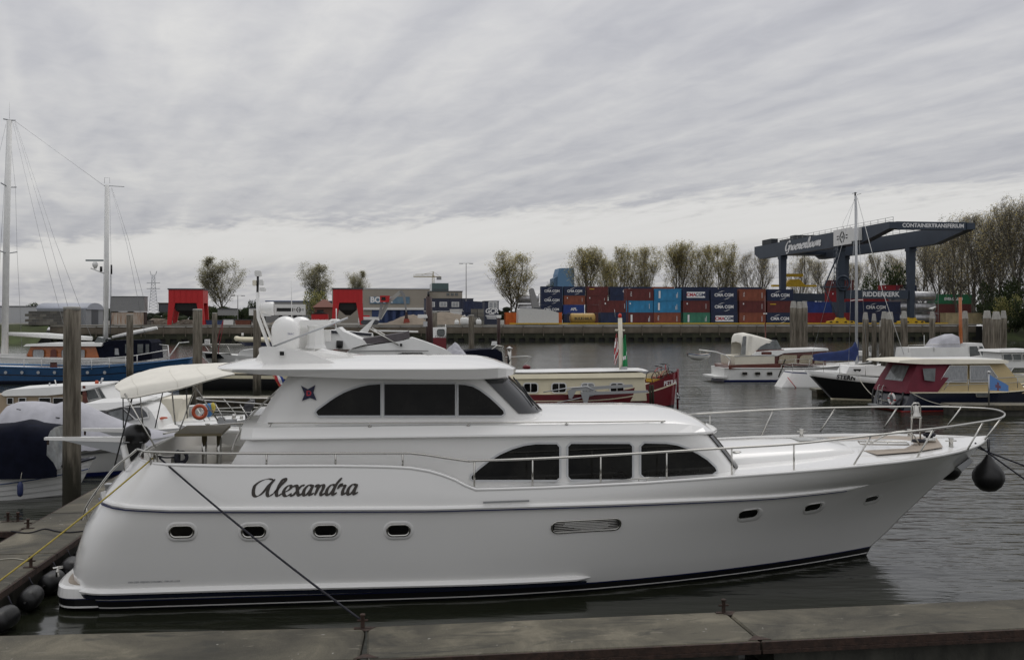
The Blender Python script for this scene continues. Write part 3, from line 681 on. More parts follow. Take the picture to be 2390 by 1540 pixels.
# ---- hull fittings
def conf(pts, off): return [(x, -(hull_b(x, z) + off), z) for x, z in pts]
def oval(cx, cz, w, h, k=6, tilt=0.0): return [(x, z + (x - cx) * tilt) for x, z in rrect(cx - w / 2, cx + w / 2, cz - h / 2, cz + h / 2, h / 2 - .001, k)]
def ngon_plate(P): return MB().add(P, [tuple(range(len(P)))], 0, False)
def porthole(px, py, yl, w, h, bow=False):
    c = yp(px, py, yl)
    for _ in range(5): c = yp(px, py, -hull_b(c.x, c.z))
    til = .06 if bow else 0
    P0, P1, P2 = oval(c.x, c.z, w + .10, h + .10, tilt=til), oval(c.x, c.z, w, h, tilt=til), oval(c.x, c.z, w - .05, h - .05, tilt=til)
    if bow:
        g = MB().loft([conf(oval(c.x + .03, c.z - .02, w + .10, h + .08, tilt=til), .001), conf(oval(c.x + .03, c.z - .02, w + .08, h + .06, tilt=til), .012), conf(P1, .006)], True, False, 0, True).build('porthole', M_white, Y)
        gl = ngon_plate(conf(oval(c.x - .02, c.z + .015, w - .04, h - .05, tilt=til), .010)).build('porthole_glass', M_glass, g)
        MB().loft([conf(oval(c.x - .02, c.z + .015, w - .02, h - .03, tilt=til), .004), conf(oval(c.x - .02, c.z + .015, w - .03, h - .04, tilt=til), .014), conf(oval(c.x - .02, c.z + .015, w - .05, h - .06, tilt=til), .012)], True, False, 0, True).build('porthole_rim', M_chrome, g)
    else:
        g = MB().loft([conf(P0, .001), conf(oval(c.x, c.z - .008, w + .08, h + .08), .012), conf(P1, .004)], True, False, 0, True).build('porthole', M_white, Y)
        MB().loft([conf(P1, .002), conf(oval(c.x, c.z, w - .012, h - .012), .022), conf(P2, .02), conf(oval(c.x, c.z, w - .07, h - .07), .006)], True, False, 0, True).build('porthole_rim', M_chrome, g)
        ngon_plate(conf(oval(c.x, c.z, w - .05, h - .05), .009)).build('porthole_glass', M_glass, g)
for px, py in ((424, 1240), (592, 1240), (760, 1238), (930, 1237)): porthole(px, py, -2.55, .41, .22)
porthole(1748, 1200, -2.0, .40, .20, True); porthole(1898, 1184, -1.6, .36, .18, True); porthole(2036, 1164, -1.1, .34, .16, True)
c = yp(1370, 1228, -2.57); W_, H_ = 1.24, .235
g = MB().loft([conf(oval(c.x, c.z, W_, H_, tilt=.02), .002), conf(oval(c.x, c.z, W_ - .01, H_ - .01, tilt=.02), .02), conf(oval(c.x, c.z, W_ - .06, H_ - .06, tilt=.02), .02), conf(oval(c.x, c.z, W_ - .07, H_ - .07, tilt=.02), .004)], True, False, 0, True).build('air_intake', M_chrome, Y)
ngon_plate(conf(oval(c.x, c.z, W_ - .05, H_ - .05, tilt=.02), .005)).build('intake_recess', M_dark, g)
for i in range(6):
    zz = c.z - .075 + i * .030; x0, x1 = c.x - W_ / 2 + .06, c.x + W_ / 2 - .06
    MB().tube([(x0 + (x1 - x0) * q / 8, -(hull_b(x0 + (x1 - x0) * q / 8, zz) + .014), zz + ((x1 - x0) * (q / 8 - .5)) * .02) for q in range(9)], .008, 5).build('slat', M_chrome, g)
c0, c1 = yp(1127, 1177, -2.62), yp(1234, 1173, -2.62)
MB().bar((c0.x, -2.672, c0.z + .045), (c1.x, -2.672, c1.z + .045), .03, .028).build('step_plate', M_alu, Y)
# name on the bulwark
me, wid = script_mesh('Alexandra', .17, M_letter, .13)
k_ = 1.73 / wid
for v in me.vertices:
    x = 3.36 + v.co.x * k_; z = 1.888 + (v.co.y if v.co.y < .17 else .17 + (v.co.y - .17) * .62); v.co = (x, -(hull_b(x, z) + .006 + v.co.z), z)
obj('name_lettering', me, Y)
me = text_mesh('VAN DER HEIJDEN DYNAMIC 1700 DE LUXE', .055, shear=.25, align='LEFT', bold=.01)
wid = max(v.co.x for v in me.vertices)
for v in me.vertices:
    x = 1.38 + v.co.x * .83 / wid; z = .50 + v.co.y * .8; v.co = (x, -(hull_b(x, z) + .005), z)
me.materials.append(mat('grey_print', (.25, .25, .27), .6)); obj('builder_lettering', me, Y)
# star emblem with the letter D
c = yp(721, 918, -1.62); e_ = MB()
star = [(-.135, .135), (-.02, .075), (.11, .145), (.075, .02), (.13, -.12), (.02, -.075), (-.12, -.13), (-.075, -.01)]
e_.prism([(c.x + a, c.z + b) for a, b in star], 'y', -1.625, -1.60)
em = e_.build('star_emblem', mat('emblem_navy', (.012, .014, .05), .4), Y)
MB().prism([(c.x + .085 * math.sin(R(a)), c.z + .085 * math.cos(R(a))) if i % 2 == 0 else (c.x + .055 * math.sin(R(a)), c.z + .055 * math.cos(R(a))) for i, a in enumerate(range(0, 360, 45))], 'y', -1.63, -1.61).build('emblem_blue_star', mat('emblem_blue', (.015, .02, .07), .4), em)
text('D', .12, mat('emblem_red', (.55, .03, .05), .4), em, faceM((c.x, -1.634, c.z)), 'emblem_letter', bold=.03)

# ---- windscreen wipers
for pts in ([(1183, 884, -1.1), (1230, 950, -1.35)], [(1190, 890, -.6), (1243, 957, -1.25)], [(1205, 905, -1.0), (1228, 945, -.9)]):
    P_ = [yp(*p) + Vector((.12, 0, .03)) for p in pts]; MB().tube(P_, .014, 5).build('wiper', M_black, Y)

# ---- foredeck
tr = []
for x, w, h in [(11.5, 1.35, .0), (11.62, 1.38, .16), (12.2, 1.38, .20), (13.2, 1.28, .19), (14.0, 1.12, .17), (14.45, .98, .15), (14.62, .9, .0)]:
    zb = z2(x) - .02; sec = [(-w, zb - .05), (-w * .97, zb + h * .55), (-w * .88, zb + h * .9), (-w * .4, zb + h * 1.08 + .03), (0, zb + h * 1.1 + .05)]
    tr.append([(x, y, z) for y, z in sec + [(-y, z) for y, z in sec[-2::-1]]])
MB().loft(tr, False, False, 0, True).build('foredeck_trunk', M_white, Y)
h_ = yp(1885, 1044, -.1)
o = MB().box(h_.x - .28, h_.x + .28, -.35, .25, z2(13.3) + .20, z2(13.3) + .245).build('deck_hatch', M_chrome, Y)
MB().box(h_.x - .25, h_.x + .25, -.32, .22, z2(13.3) + .246, z2(13.3) + .25).build('hatch_glass', M_pane, o)
v_ = yp(1726, 1070, -1.0); MB().lathe([(.09, z2(12) + .17), (.085, z2(12) + .2), (.06, z2(12) + .21)], (12.15, -.95, 0), 14).build('deck_vent', M_chrome, Y)
zt_ = lambda x: z2(x) + .06
tk = [(14.75, -1.35), (15.6, -1.25), (16.3, -.95), (16.7, 0), (16.3, .95), (15.6, 1.25), (14.75, 1.35)]
MB().add([(x, y, z2(x) - .05 + .10 * (1 - (abs(y) / max(.3, hull_b(x, z2(x)))) ** 2) + .025) for x, y in tk], [tuple(range(7))]).build('teak_foredeck', M_teak, Y)
b_ = on_yacht('ship_bell', 'polished ship bell on its stand at the yacht bow', 'bell')
bx = yp(2138, 1000, -.3); zb = z2(bx.x) + .06
MB().tube([(bx.x - .09, -.3, zb), (bx.x - .09, -.3, zb + .72), (bx.x - .05, -.3, zb + .78), (bx.x + .05, -.3, zb + .78), (bx.x + .09, -.3, zb + .72), (bx.x + .09, -.3, zb)], .018, 8).build('bell_frame', M_chrome, b_)
MB().lathe([(.004, zb + .74), (.05, zb + .72), (.06, zb + .62), (.085, zb + .54), (.12, zb + .49)], (bx.x, -.3, 0), 14).build('bell', M_chrome, b_)
w_ = on_yacht('anchor_winch', 'steel anchor winch with dark lines on the yacht foredeck', 'winch')
wx = yp(2175, 1052, -.4)
MB().lathe([(.12, zb), (.12, zb + .08), (.07, zb + .1), (.07, zb + .2), (.10, zb + .24)], (16.35, -.35, 0), 12).build('drum', M_chrome, w_)
MB().torus((16.35, -.35, zb + .15), .09, .035, 'z', 14, 6).torus((16.05, -.5, zb + .05), .11, .03, 'z', 14, 6).build('rope_turns', M_rope_k, w_)
f_ = on_yacht('folded_gangway', 'folded tubular steel bow ladder lying on the yacht foredeck', 'ladder')
za = z2(15.2) + .09
lp = [(14.7, -.75), (15.6, -.95), (15.75, -.55), (14.85, -.35)]
MB().tube([(x, y, za + .05) for x, y in lp], .018, 6, closed=True).build('ladder_frame', M_chrome, f_)
for q in (.3, .6): MB().tube([(14.7 + .9 * q, -.75 - .2 * q, za + .05), (14.85 + .9 * q, -.35 - .2 * q, za + .05)], .014, 6).build('rung', M_chrome, f_)
MB().tube(catmull([(15.0, -.5, za), (15.4, -.55, za + .22), (15.8, -.6, za + .25), (16.0, -.62, za)], 3), .018, 6).build('ladder_hoop', M_chrome, f_)
bollard_pair(16.55, -.8, z2(16.5)); bollard_pair(16.55, .8, z2(16.5)); bollard_pair(14.6, 1.85, z2(14.6))
cl_ = yp(1477, 1115, -2.3)
MB().tube([(9.7, -2.38, 2.02), (10.25, -2.38, 2.045)], .014, 6).tube([(9.9, -2.38, 1.95), (9.9, -2.38, 2.03)], .012, 5).tube([(10.05, -2.38, 1.95), (10.05, -2.38, 2.03)], .012, 5).build('midship_cleat', M_chrome, Y)
# anchor in its fairlead at the stem
MB().tube([(16.75, -.12, 1.86), (17.5, -.12, 2.16)], .035, 6).prism([(17.0, 1.80), (17.28, 1.98), (17.34, 1.90), (17.1, 1.70)], 'y', -.26, .02).build('anchor', M_alu, Y)

# ---- the yacht's fenders and lines
def ball_fender(px, py, yl, r, top, label):
    o = on_yacht('ball_fender', label, 'fender', 'round fenders at the yacht bow'); c = yp(px, py, yl); t_ = yp(*top)
    MB().lathe([(.01, c.z - r), (r * .45, c.z - r * .9), (r * .8, c.z - r * .6), (r, c.z - .05), (r * .97, c.z + r * .25), (r * .78, c.z + r * .62), (r * .42, c.z + r * .98), (r * .2, c.z + r * 1.3), (.04, c.z + r * 1.45)], (c.x, c.y, 0), 20).build('fender_ball', M_rubber, o)
    MB().tube([(c.x, c.y, c.z + r * 1.4), t_], .012, 5).tube([(c.x + .02, c.y, c.z + r * 1.4), t_ + Vector((.04, 0, 0))], .012, 5).build('fender_line', M_rope_k, o)
ball_fender(2307, 1112, -.35, .31, (2304, 1024, -.3), 'large black ball fender hanging from the tip of the yacht bow rail')
ball_fender(2215, 1094, .75, .25, (2235, 1050, .7), 'black ball fender half hidden behind the yacht stem')
# ------------------------------------------------------------ water
def water_mat():
    m = bpy.data.materials.new('harbour_water'); m.use_nodes = True; nt = m.node_tree; b = nt.nodes['Principled BSDF']
    b.inputs['Base Color'].default_value = (0.016, 0.018, 0.011, 1); b.inputs['Roughness'].default_value = 0.12; b.inputs['IOR'].default_value = 1.33
    N = nt.nodes.new; L = nt.links.new
    tc = N('ShaderNodeTexCoord'); bp = None
    def layer(scale, sx, sy, strength, dist, detail, rot=0.0, mod=None):
        nonlocal bp
        mp = N('ShaderNodeMapping'); mp.inputs['Scale'].default_value = (sx, sy, 1); mp.inputs['Rotation'].default_value = (0, 0, rot); L(tc.outputs['Object'], mp.inputs['Vector'])
        n = N('ShaderNodeTexNoise'); n.inputs['Scale'].default_value = scale; n.inputs['Detail'].default_value = detail; n.inputs['Roughness'].default_value = 0.55; n.inputs['Distortion'].default_value = 0.4
        L(mp.outputs[0], n.inputs['Vector'])
        k = N('ShaderNodeBump'); k.inputs['Strength'].default_value = strength; k.inputs['Distance'].default_value = dist
        L(n.outputs[0], k.inputs['Height'])
        if bp: L(bp, k.inputs['Normal'])
        if mod: L(mod, k.inputs['Strength'])
        bp = k.outputs[0]
    # wind ruffles the open basin; the strip between pontoon and yacht lies calmer
    sep = N('ShaderNodeSeparateXYZ'); L(tc.outputs['Object'], sep.inputs[0])
    mr = N('ShaderNodeMapRange'); mr.inputs[1].default_value = 15.5; mr.inputs[2].default_value = 24.0; mr.inputs[3].default_value = 0.10; mr.inputs[4].default_value = 0.46
    L(sep.outputs[1], mr.inputs[0])
    mx = N('ShaderNodeMapRange'); mx.inputs[1].default_value = 4.0; mx.inputs[2].default_value = 9.0; mx.inputs[3].default_value = 0.0; mx.inputs[4].default_value = 0.24
    L(sep.outputs[0], mx.inputs[0])
    ad = N('ShaderNodeMath'); ad.operation = 'ADD'; ad.use_clamp = True; L(mr.outputs[0], ad.inputs[0]); L(mx.outputs[0], ad.inputs[1])
    layer(0.9, 0.5, 1.6, 0.5, 0.085, 2, 0.1, ad.outputs[0])
    layer(3.4, 0.5, 1.7, 0.5, 0.030, 2, -0.15, ad.outputs[0])
    layer(0.22, .5, 1.6, 0.35, 0.35, 3)
    L(bp, b.inputs['Normal']); return m
M_water = water_mat()
struct(MB().add([(-900, -60, 0), (900, -60, 0), (900, 420, 0), (-900, 420, 0)], [(0, 1, 2, 3)]).build('water', M_water))

# ------------------------------------------------------------ concrete pontoons
def concrete_mat():
    m = mat('pontoon_concrete', (0.07, 0.065, 0.05), 0.8); nt = m.node_tree; b = nt.nodes['Principled BSDF']; N = nt.nodes.new; L = nt.links.new
    tc = N('ShaderNodeTexCoord')
    def nz(scale, det, rough, stretch=(1, 1, 1), dist=0.0):
        mp = N('ShaderNodeMapping'); mp.inputs['Scale'].default_value = stretch; L(tc.outputs['Object'], mp.inputs['Vector'])
        n = N('ShaderNodeTexNoise'); n.inputs['Scale'].default_value = scale; n.inputs['Detail'].default_value = det; n.inputs['Roughness'].default_value = rough; n.inputs['Distortion'].default_value = dist; L(mp.outputs[0], n.inputs['Vector']); return n.outputs[0]
    def ramp(f, stops):
        r = N('ShaderNodeValToRGB'); el = r.color_ramp.elements
        while len(el) < len(stops): el.new(0.5)
        for e_, (p, c) in zip(el, stops): e_.position = p; e_.color = (*c, 1)
        L(f, r.inputs[0]); return r.outputs[0]
    def mix(kind, fac, a, c):
        x = N('ShaderNodeMix'); x.data_type = 'RGBA'; x.blend_type = kind
        if isinstance(fac, float): x.inputs[0].default_value = fac
        else: L(fac, x.inputs[0])
        L(a, x.inputs[6])
        if isinstance(c, tuple): x.inputs[7].default_value = (*c, 1)
        else: L(c, x.inputs[7])
        return x.outputs[2]
    base = ramp(nz(.7, 8, .65, dist=.6), [(.30, (.030, .028, .020)), (.44, (.066, .060, .044)), (.56, (.105, .095, .069)), (.68, (.185, .166, .122))])
    grit = ramp(nz(60, 3, .7), [(.35, (.62, .62, .62)), (.65, (1.25, 1.24, 1.2))])
    c = mix('MULTIPLY', 1.0, base, grit)
    stain = ramp(nz(1.6, 5, .6, (.5, 1.4, 1), 1.2), [(.55, (0, 0, 0)), (.66, (1, 1, 1))])
    sb = N('ShaderNodeRGBToBW'); L(stain, sb.inputs[0]); sm_ = N('ShaderNodeMath'); sm_.operation = 'MULTIPLY'; L(sb.outputs[0], sm_.inputs[0]); sm_.inputs[1].default_value = .75
    c = mix('MIX', sm_.outputs[0], c, (.026, .026, .020))
    pale = ramp(nz(2.6, 3, .5, (.35, 1.8, 1), 2.0), [(.66, (0, 0, 0)), (.70, (1, 1, 1))])
    pb = N('ShaderNodeRGBToBW'); L(pale, pb.inputs[0]); pm = N('ShaderNodeMath'); pm.operation = 'MULTIPLY'; L(pb.outputs[0], pm.inputs[0]); pm.inputs[1].default_value = .65
    c = mix('MIX', pm.outputs[0], c, (.17, .155, .12))
    spot = ramp(nz(9, 2, .5), [(.745, (0, 0, 0)), (.76, (1, 1, 1))])
    qb = N('ShaderNodeRGBToBW'); L(spot, qb.inputs[0]); c = mix('MIX', qb.outputs[0], c, (.30, .29, .26))
    L(c, b.inputs['Base Color'])
    bp = N('ShaderNodeBump'); bp.inputs['Strength'].default_value = .5; bp.inputs['Distance'].default_value = .01; L(nz(45, 4, .7), bp.inputs['Height']); L(bp.outputs[0], b.inputs['Normal'])
    return m
M_conc = concrete_mat()
M_conc_d = mat('wet_concrete', (0.02, 0.02, 0.016), 0.6, col2=(0.075, 0.072, 0.058), vscale=2.5, bump=0.4, stretch=(1, 1, .4))
PTH = R(6.8); PU = Vector((math.cos(PTH), math.sin(PTH), 0)); PV = Vector((-math.sin(PTH), math.cos(PTH), 0))
def slab(x0, x1, y0, y1, z0, z1, c=.025):
    return MB().loft([[(x0, y0, z0), (x1, y0, z0), (x1, y1, z0), (x0, y1, z0)], [(x0, y0, z1 - c), (x1, y0, z1 - c), (x1, y1, z1 - c), (x0, y1, z1 - c)], [(x0 + c, y0 + c, z1), (x1 - c, y0 + c, z1), (x1 - c, y1 - c, z1), (x0 + c, y1 - c, z1)]], True, True, 0, False)
def rusty_bollard(parent, x, y, z, name='bollard'):
    MB().lathe([(.035, z), (.03, z + .02), (.028, z + .17), (.04, z + .18), (.035, z + .20)], (x, y, 0), 8).tube([(x - .075, y, z + .11), (x + .075, y, z + .11)], .014, 6).box(x - .12, x + .12, y - .04, y + .04, z - .005, z + .012).build(name, M_rust, parent)
far0 = on_water(855, 1462, .5)     # joint of two slabs at the far edge of the near pontoon
P1 = thing('near_pontoon', 'long weathered concrete pontoon with rusty edge beams in front of the white yacht', 'pontoon', (far0.x, far0.y, 0), R(8.0))
JX = [-10.4, -5.2, 0, 5.22, 10.45, 15.7]
P1U, P1V = Vector((math.cos(R(8)), math.sin(R(8)), 0)), Vector((-math.sin(R(8)), math.cos(R(8)), 0)); PW = 1.34
for a, b in zip(JX, JX[1:]):
    made = [slab(a + .012, b - .012, -PW, 0, .36, .50).build('slab', M_conc, P1), MB().box(a + .25, b - .25, -PW + .16, -.12, -.35, .30).build('float', M_conc_d, P1),
            MB().box(a + .015, b - .015, -PW - .025, -PW + .02, .39, .488).box(a + .015, b - .015, -PW - .05, -PW + .05, .34, .386).build('edge_beam', M_rust, P1), MB().box(a + .015, b - .015, -.02, .022, .38, .487).build('edge_beam', M_rust, P1)]
    if a < 0:
        for o in made: o.rotation_euler.z = R(-3.6)      # the pontoon bends a little at this joint
for a in JX[1:-1]:
    if a < 0: continue
    rusty_bollard(P1, a - .05, -.06, .5)
    MB().prism([(a - .14, -.02), (a + .14, -.02), (a + .02, -.2), (a - .02, -.2)], 'z', .501, .507).build('hinge_plate', M_rust, P1)
    MB().prism([(a - .02, -PW + .2), (a + .02, -PW + .2), (a + .16, -PW + .03), (a - .16, -PW + .03)], 'z', .501, .507).build('hinge_plate', M_rust, P1)
# finger pier running away on the left
r0 = on_water(0, 1380, .5)
P2 = thing('finger_pier', 'concrete finger pier running back between the yacht stern and the covered boats', 'pier', (r0.x, r0.y, 0), PTH)
for i, (a, b) in enumerate([(-1.3, 2.6), (2.6, 6.5), (6.5, 10.4), (10.4, 14.3)]):
    slab(-1.36, 0, a + .012, b - .012, .36, .50).build('slab', M_conc, P2)
    MB().box(-1.2, -.16, a + .2, b - .2, -.35, .30).build('float', M_conc_d, P2)
    for x in (-1.385, -.015): MB().box(x, x + .04, a + .015, b - .015, .38, .488).build('edge_beam', M_rust, P2)
rusty_bollard(P2, -.07, 1.55, .5); rusty_bollard(P2, -.07, -.85, .5); rusty_bollard(P2, -1.28, 4.9, .5); rusty_bollard(P2, -.1, 8.2, .5)
q = on_water(45, 1225, .5) - Vector((r0.x, r0.y, 0)); ly = q.dot(PV)
P3 = thing('side_pontoon', 'short concrete pontoon butting against the finger pier, with rusty bollards', 'pontoon', (r0.x, r0.y, 0), PTH)
slab(-7.5, -1.40, ly - .55, ly + .55, .36, .50).build('slab', M_conc, P3)
MB().box(-7.3, -1.6, ly - .4, ly + .4, -.3, .3).build('float', M_conc_d, P3)
MB().box(-7.5, -1.41, ly - .60, ly - .555, .37, .488).build('edge_beam', M_rust, P3)
rusty_bollard(P3, -1.75, ly + .4, .5); rusty_bollard(P3, -1.95, ly + .4, .5); rusty_bollard(P3, -2.9, ly - .35, .5)
pd = thing('power_pedestal', 'small grey shore power box standing on the finger pier', 'power box', P2.location + PV * 7.6 + PU * (-.35) + Vector((0, 0, .5)), PTH)
MB().box(-.13, .13, -.1, .1, 0, .42).build('cabinet', M_grey, pd); MB().box(-.15, .15, -.12, .12, .42, .46).build('cabinet_lid', M_alu, pd)
MB().box(.131, .14, -.06, .06, .12, .3).build('socket_panel', M_boatw, pd)
cbl = catmull([P2.location + PU * u + PV * v + Vector((0, 0, .515)) for u, v in ((-1.5, 4.6), (-1.1, 4.4), (-.9, 4.75), (-.6, 4.5), (-.3, 4.35), (.05, 4.5))], 6)
tag(MB().tube(cbl, .014, 5).build('power_cable', M_rope_k), 'thin black power cable lying across the finger pier', 'cable')
rps = catmull([P2.location + PU * u + PV * v + Vector((0, 0, .512)) for u, v in ((-1.0, 2.35), (-.85, 2.15), (-.6, 2.2), (-.35, 2.05))], 6)
tag(MB().tube(rps, .012, 5).build('rope_end', M_rope_w), 'pale rope end lying on the finger pier slab', 'rope')
# black fenders strung along the pier
FEN = [(8, 1447), (53, 1398), (98, 1360), (136, 1327), (160, 1303), (178, 1282)]
nm_ = ['nearest the yellow line', 'tied second along the pier', 'tied third along the pier', 'tied fourth along the pier', 'beside the yacht swim platform', 'squeezed between pier and yacht hull']
for i, (px, py) in enumerate(FEN):
    c = on_water(px, py, .18); s_ = (c - P2.location).dot(PV); loc = P2.location + PV * s_ + PU * .22 + Vector((0, 0, .20))
    o = thing('cylinder_fender', 'fat black cylinder fender ' + nm_[i], 'fender', loc, PTH + R(90) + R((-8, 5, -4, 7, 0, 3)[i]), 'black fenders strung along the finger pier')
    MB().lathe([(.03, -.30), (.12, -.28), (.165, -.21), (.175, -.1), (.175, .1), (.165, .21), (.12, .28), (.03, .30)], (0, 0, 0), 16, ax='x').build('fender_body', M_rubber, o)
    MB().tube([(-.30, 0, 0), (-.36, 0, .02)], .02, 6).tube([(.30, 0, 0), (.36, 0, .02)], .02, 6).build('fender_eye', M_rubber, o)
    MB().tube([(.34, 0, .02), (.36, .12, .26)], .012, 5).build('fender_line', M_rope_k, o)
# mooring lines
def rope(name, label, A, B, sag, r, m, k=24):
    A, B = Vector(A), Vector(B); pts = [A.lerp(B, i / k) - Vector((0, 0, sag * 4 * (i / k) * (1 - i / k))) for i in range(k + 1)]
    return tag(MB().tube(pts, r, 6).build(name, m), label, 'rope')
def yw(v): return YO + Matrix.Rotation(YTH, 3, 'Z') @ Vector(v)
rope('mooring_line', 'black mooring line from the yacht stern down to the pontoon bollard', yw((1.85, -2.28, 2.5)), P1.location + P1U * (-.05) + P1V * (-.06) + Vector((0, 0, .6)), .06, .016, M_rope_k)
rope('mooring_line', 'yellow mooring line from the yacht stern corner to the pier', yw((1.74, -2.25, 2.5)), P2.location + PU * (-.07) + PV * (-.85) + Vector((0, 0, .6)), .05, .014, M_rope_y)
rope('mooring_line', 'lower black bow line running out past the ball fender', yw((17.2, -.55, 2.32)), at(2578, 1240, 19.5), .05, .017, M_rope_k)
rope('mooring_line', 'upper black bow line running out behind the ball fender', yw((17.3, .3, 2.30)), at(2578, 1148, 19.5), .05, .017, M_rope_k)

# ------------------------------------------------------------ timber piles
def tide_mark(m):
    """algae and damp below an uneven tide mark; the pile's own z counts from 1.5 m under water"""
    nt = m.node_tree; b = nt.nodes['Principled BSDF']; N = nt.nodes.new; L = nt.links.new; src = b.inputs['Base Color'].links[0].from_socket
    tc = N('ShaderNodeTexCoord'); sp = N('ShaderNodeSeparateXYZ'); L(tc.outputs['Object'], sp.inputs[0])
    mp = N('ShaderNodeMapping'); mp.inputs['Scale'].default_value = (5, 5, .9); L(tc.outputs['Object'], mp.inputs['Vector'])
    n = N('ShaderNodeTexNoise'); n.inputs['Scale'].default_value = 1.5; n.inputs['Detail'].default_value = 6; L(mp.outputs[0], n.inputs['Vector'])
    k = N('ShaderNodeMath'); k.operation = 'MULTIPLY_ADD'; L(n.outputs[0], k.inputs[0]); k.inputs[1].default_value = 2.4; L(sp.outputs[2], k.inputs[2])
    r = N('ShaderNodeMapRange'); r.interpolation_type = 'SMOOTHSTEP'; r.inputs[1].default_value = 3.3; r.inputs[2].default_value = 4.6; L(k.outputs[0], r.inputs[0])
    x = N('ShaderNodeMix'); x.data_type = 'RGBA'; L(r.outputs[0], x.inputs[0]); x.inputs[6].default_value = (.020, .018, .010, 1); L(src, x.inputs[7]); L(x.outputs[2], b.inputs['Base Color'])
tide_mark(M_wood)

def pile(px, d, w, top_py, label, cap='flat', group='timber mooring piles', lean=0.0):
    base = at(px, HY, d); r = w / 2; zt = CAM_H - (top_py - HY) / FPX * d
    o = thing('timber_pile', label, 'pile', (base.x, base.y, -1.5), random.random() * 6, group); h = zt + 1.5
    prof = []
    rng = random.Random(int(px))
    rings = []; n = 14
    for i, (k, zz) in enumerate([(1.05, 0), (1.05, 1.4), (1.04, 2.7), (1.0, h * .6), (.98, h * .85), (.97, h - (.06 if cap == 'flat' else .55))]):
        rings.append([(r * k * (1 + .03 * math.sin(3 * a + i) + .02 * rng.random()) * math.cos(a) + lean * zz, r * k * (1 + .03 * math.sin(3 * a + i) + .02 * rng.random()) * math.sin(a), zz) for a in [2 * math.pi * j / n for j in range(n)]])
    MB().loft(rings, True, True, 0, True, mf=lambda i, j: 0).build('shaft', M_wood, o)
    if cap == 'flat': MB().lathe([(r * .99, h - .09), (r * 1.0, h - .02), (r * .96, h), (.01, h + .01)], (lean * h, 0, 0), n).build('cap', M_zinc, o)
    else: MB().lathe([(r * .98, h - .56), (r * .7, h - .06), (r * .64, h), (.01, h + .01)], (lean * h, 0, 0), 9, sm=False).build('cap', M_zinc, o)
    return o
random.seed(5)
pile(168, 25.6, .43, 716, 'thick tall timber pile at the finger pier, in front of the covered boats')
pile(2590, 19.5, .40, 1010, 'low timber pile off the bow that holds the bow lines')
pile(303, 66, .43, 733, 'slim timber pile standing in front of the blue hulled ship wheelhouse')
pile(461, 45, .42, 721, 'timber pile rising behind the aft end of the cream bimini')
pile(501, 82, .42, 730, 'thin timber pile seen between two thicker ones near the bow of a white yacht')
pile(600, 55, .42, 722, 'timber pile rising behind the bent light mast of the yacht')
pile(1015, 72, .36, 728, 'timber pile in front of the red wheelhouse')
pile(1100, 74, .42, 735, 'timber pile standing near the dark hooded boat')
for px, top, lab_ in ((1852, 703, 'pile of the tall dolphin, on its side toward the brown and navy containers'), (1865, 704, 'middle pile of the tall three-pile dolphin'), (1877, 703, 'pile of the tall dolphin, on its side toward the crane')): pile(px, 84, .58, top, lab_, 'cone', 'piles of the mooring dolphin')
for px, d, w, top, lab in [(2020, 78, .46, 729, 'sharpened pile beside the sail boat mast, the first of a close pair'), (2040, 78, .38, 732, 'thinner sharpened pile beside the sail boat mast'), (2064, 77, .50, 727, 'sharpened pile of the leaning pair near the sail boat forestay'), (2077, 75, .55, 728, 'thick sharpened pile of the pair near the sail boat forestay'), (2057, 90, .4, 748, 'short pile half hidden behind a pair of piles'),
        (2110, 76, .50, 726, 'single sharpened pile in front of the silver tanks'), (2176, 76, .42, 727, 'darker pile in front of the silver tanks with a gull on top'), (2252, 74, .48, 726, 'pile with a blue paint mark beside the orange mast'),
        (2304, 74, .62, 725, 'thick pile at the head of the right hand pile group'), (2325, 72, .62, 727, 'thick pile in the middle of the right hand pile group'), (2342, 74, .46, 725, 'slim pile at the end of the right hand pile group')]:
    pile(px, d, w, top, lab, 'cone', 'sharpened piles by the far jetty')
g_ = at(2176, 725, 76)
gl = thing('gull', 'white gull standing on top of the dark pile', 'gull', g_)
MB().loft([[(x, r * math.cos(a), .16 + zc + r * math.sin(a)) for a in [2 * math.pi * j / 8 for j in range(8)]] for x, r, zc in [(-.30, .005, .0), (-.2, .04, .0), (-.05, .085, .01), (.08, .08, .03), (.14, .05, .08), (.18, .05, .12), (.23, .045, .13), (.27, .012, .12), (.32, .004, .11)]], True, True, 0, True).tube([(0, .02, .1), (0, .02, 0)], .008, 4).tube([(0, -.02, .1), (0, -.02, 0)], .008, 4).build('body', M_boatw, gl)
# ------------------------------------------------------------ far jetties of the marina
def jetty(name, label, px0, px1, py, z, w, m, side_m, d2=0.0):
    a = on_water(px0, py, z); b = on_water(px1, py, z); o = thing(name, label, 'jetty', (a.x, a.y, 0), math.atan2(d2, b.x - a.x)); L = b.x - a.x
    k = max(1, round(L / 6))
    for i in range(k): slab(L * i / k + .02, L * (i + 1) / k - .02, 0, w, z - .14, z).build('slab', m, o)
    MB().box(.1, L - .1, .15, w - .15, -.4, z - .15).build('float', side_m, o)
    MB().box(0, L, -.05, -.005, z - .25, z - .02).build('fender_beam', M_wet, o)
M_plank = mat('jetty_planks', (.09, .085, .06), .85, col2=(.19, .18, .14), vscale=3, stretch=(1, 4, 1))
jetty('timber_jetty', 'dark timber jetty behind the small boats, in front of the black barge', -150, 1180, 928, .55, 1.6, M_plank, M_wet)
jetty('concrete_jetty', 'concrete jetty seen behind the yacht bow rail, below the navy hull', 2225, 2560, 945, .55, 1.5, M_conc, M_conc_d)
jetty('timber_jetty', 'low timber jetty beneath the white sail boat', 1905, 2330, 908, .5, 1.4, M_plank, M_wet)
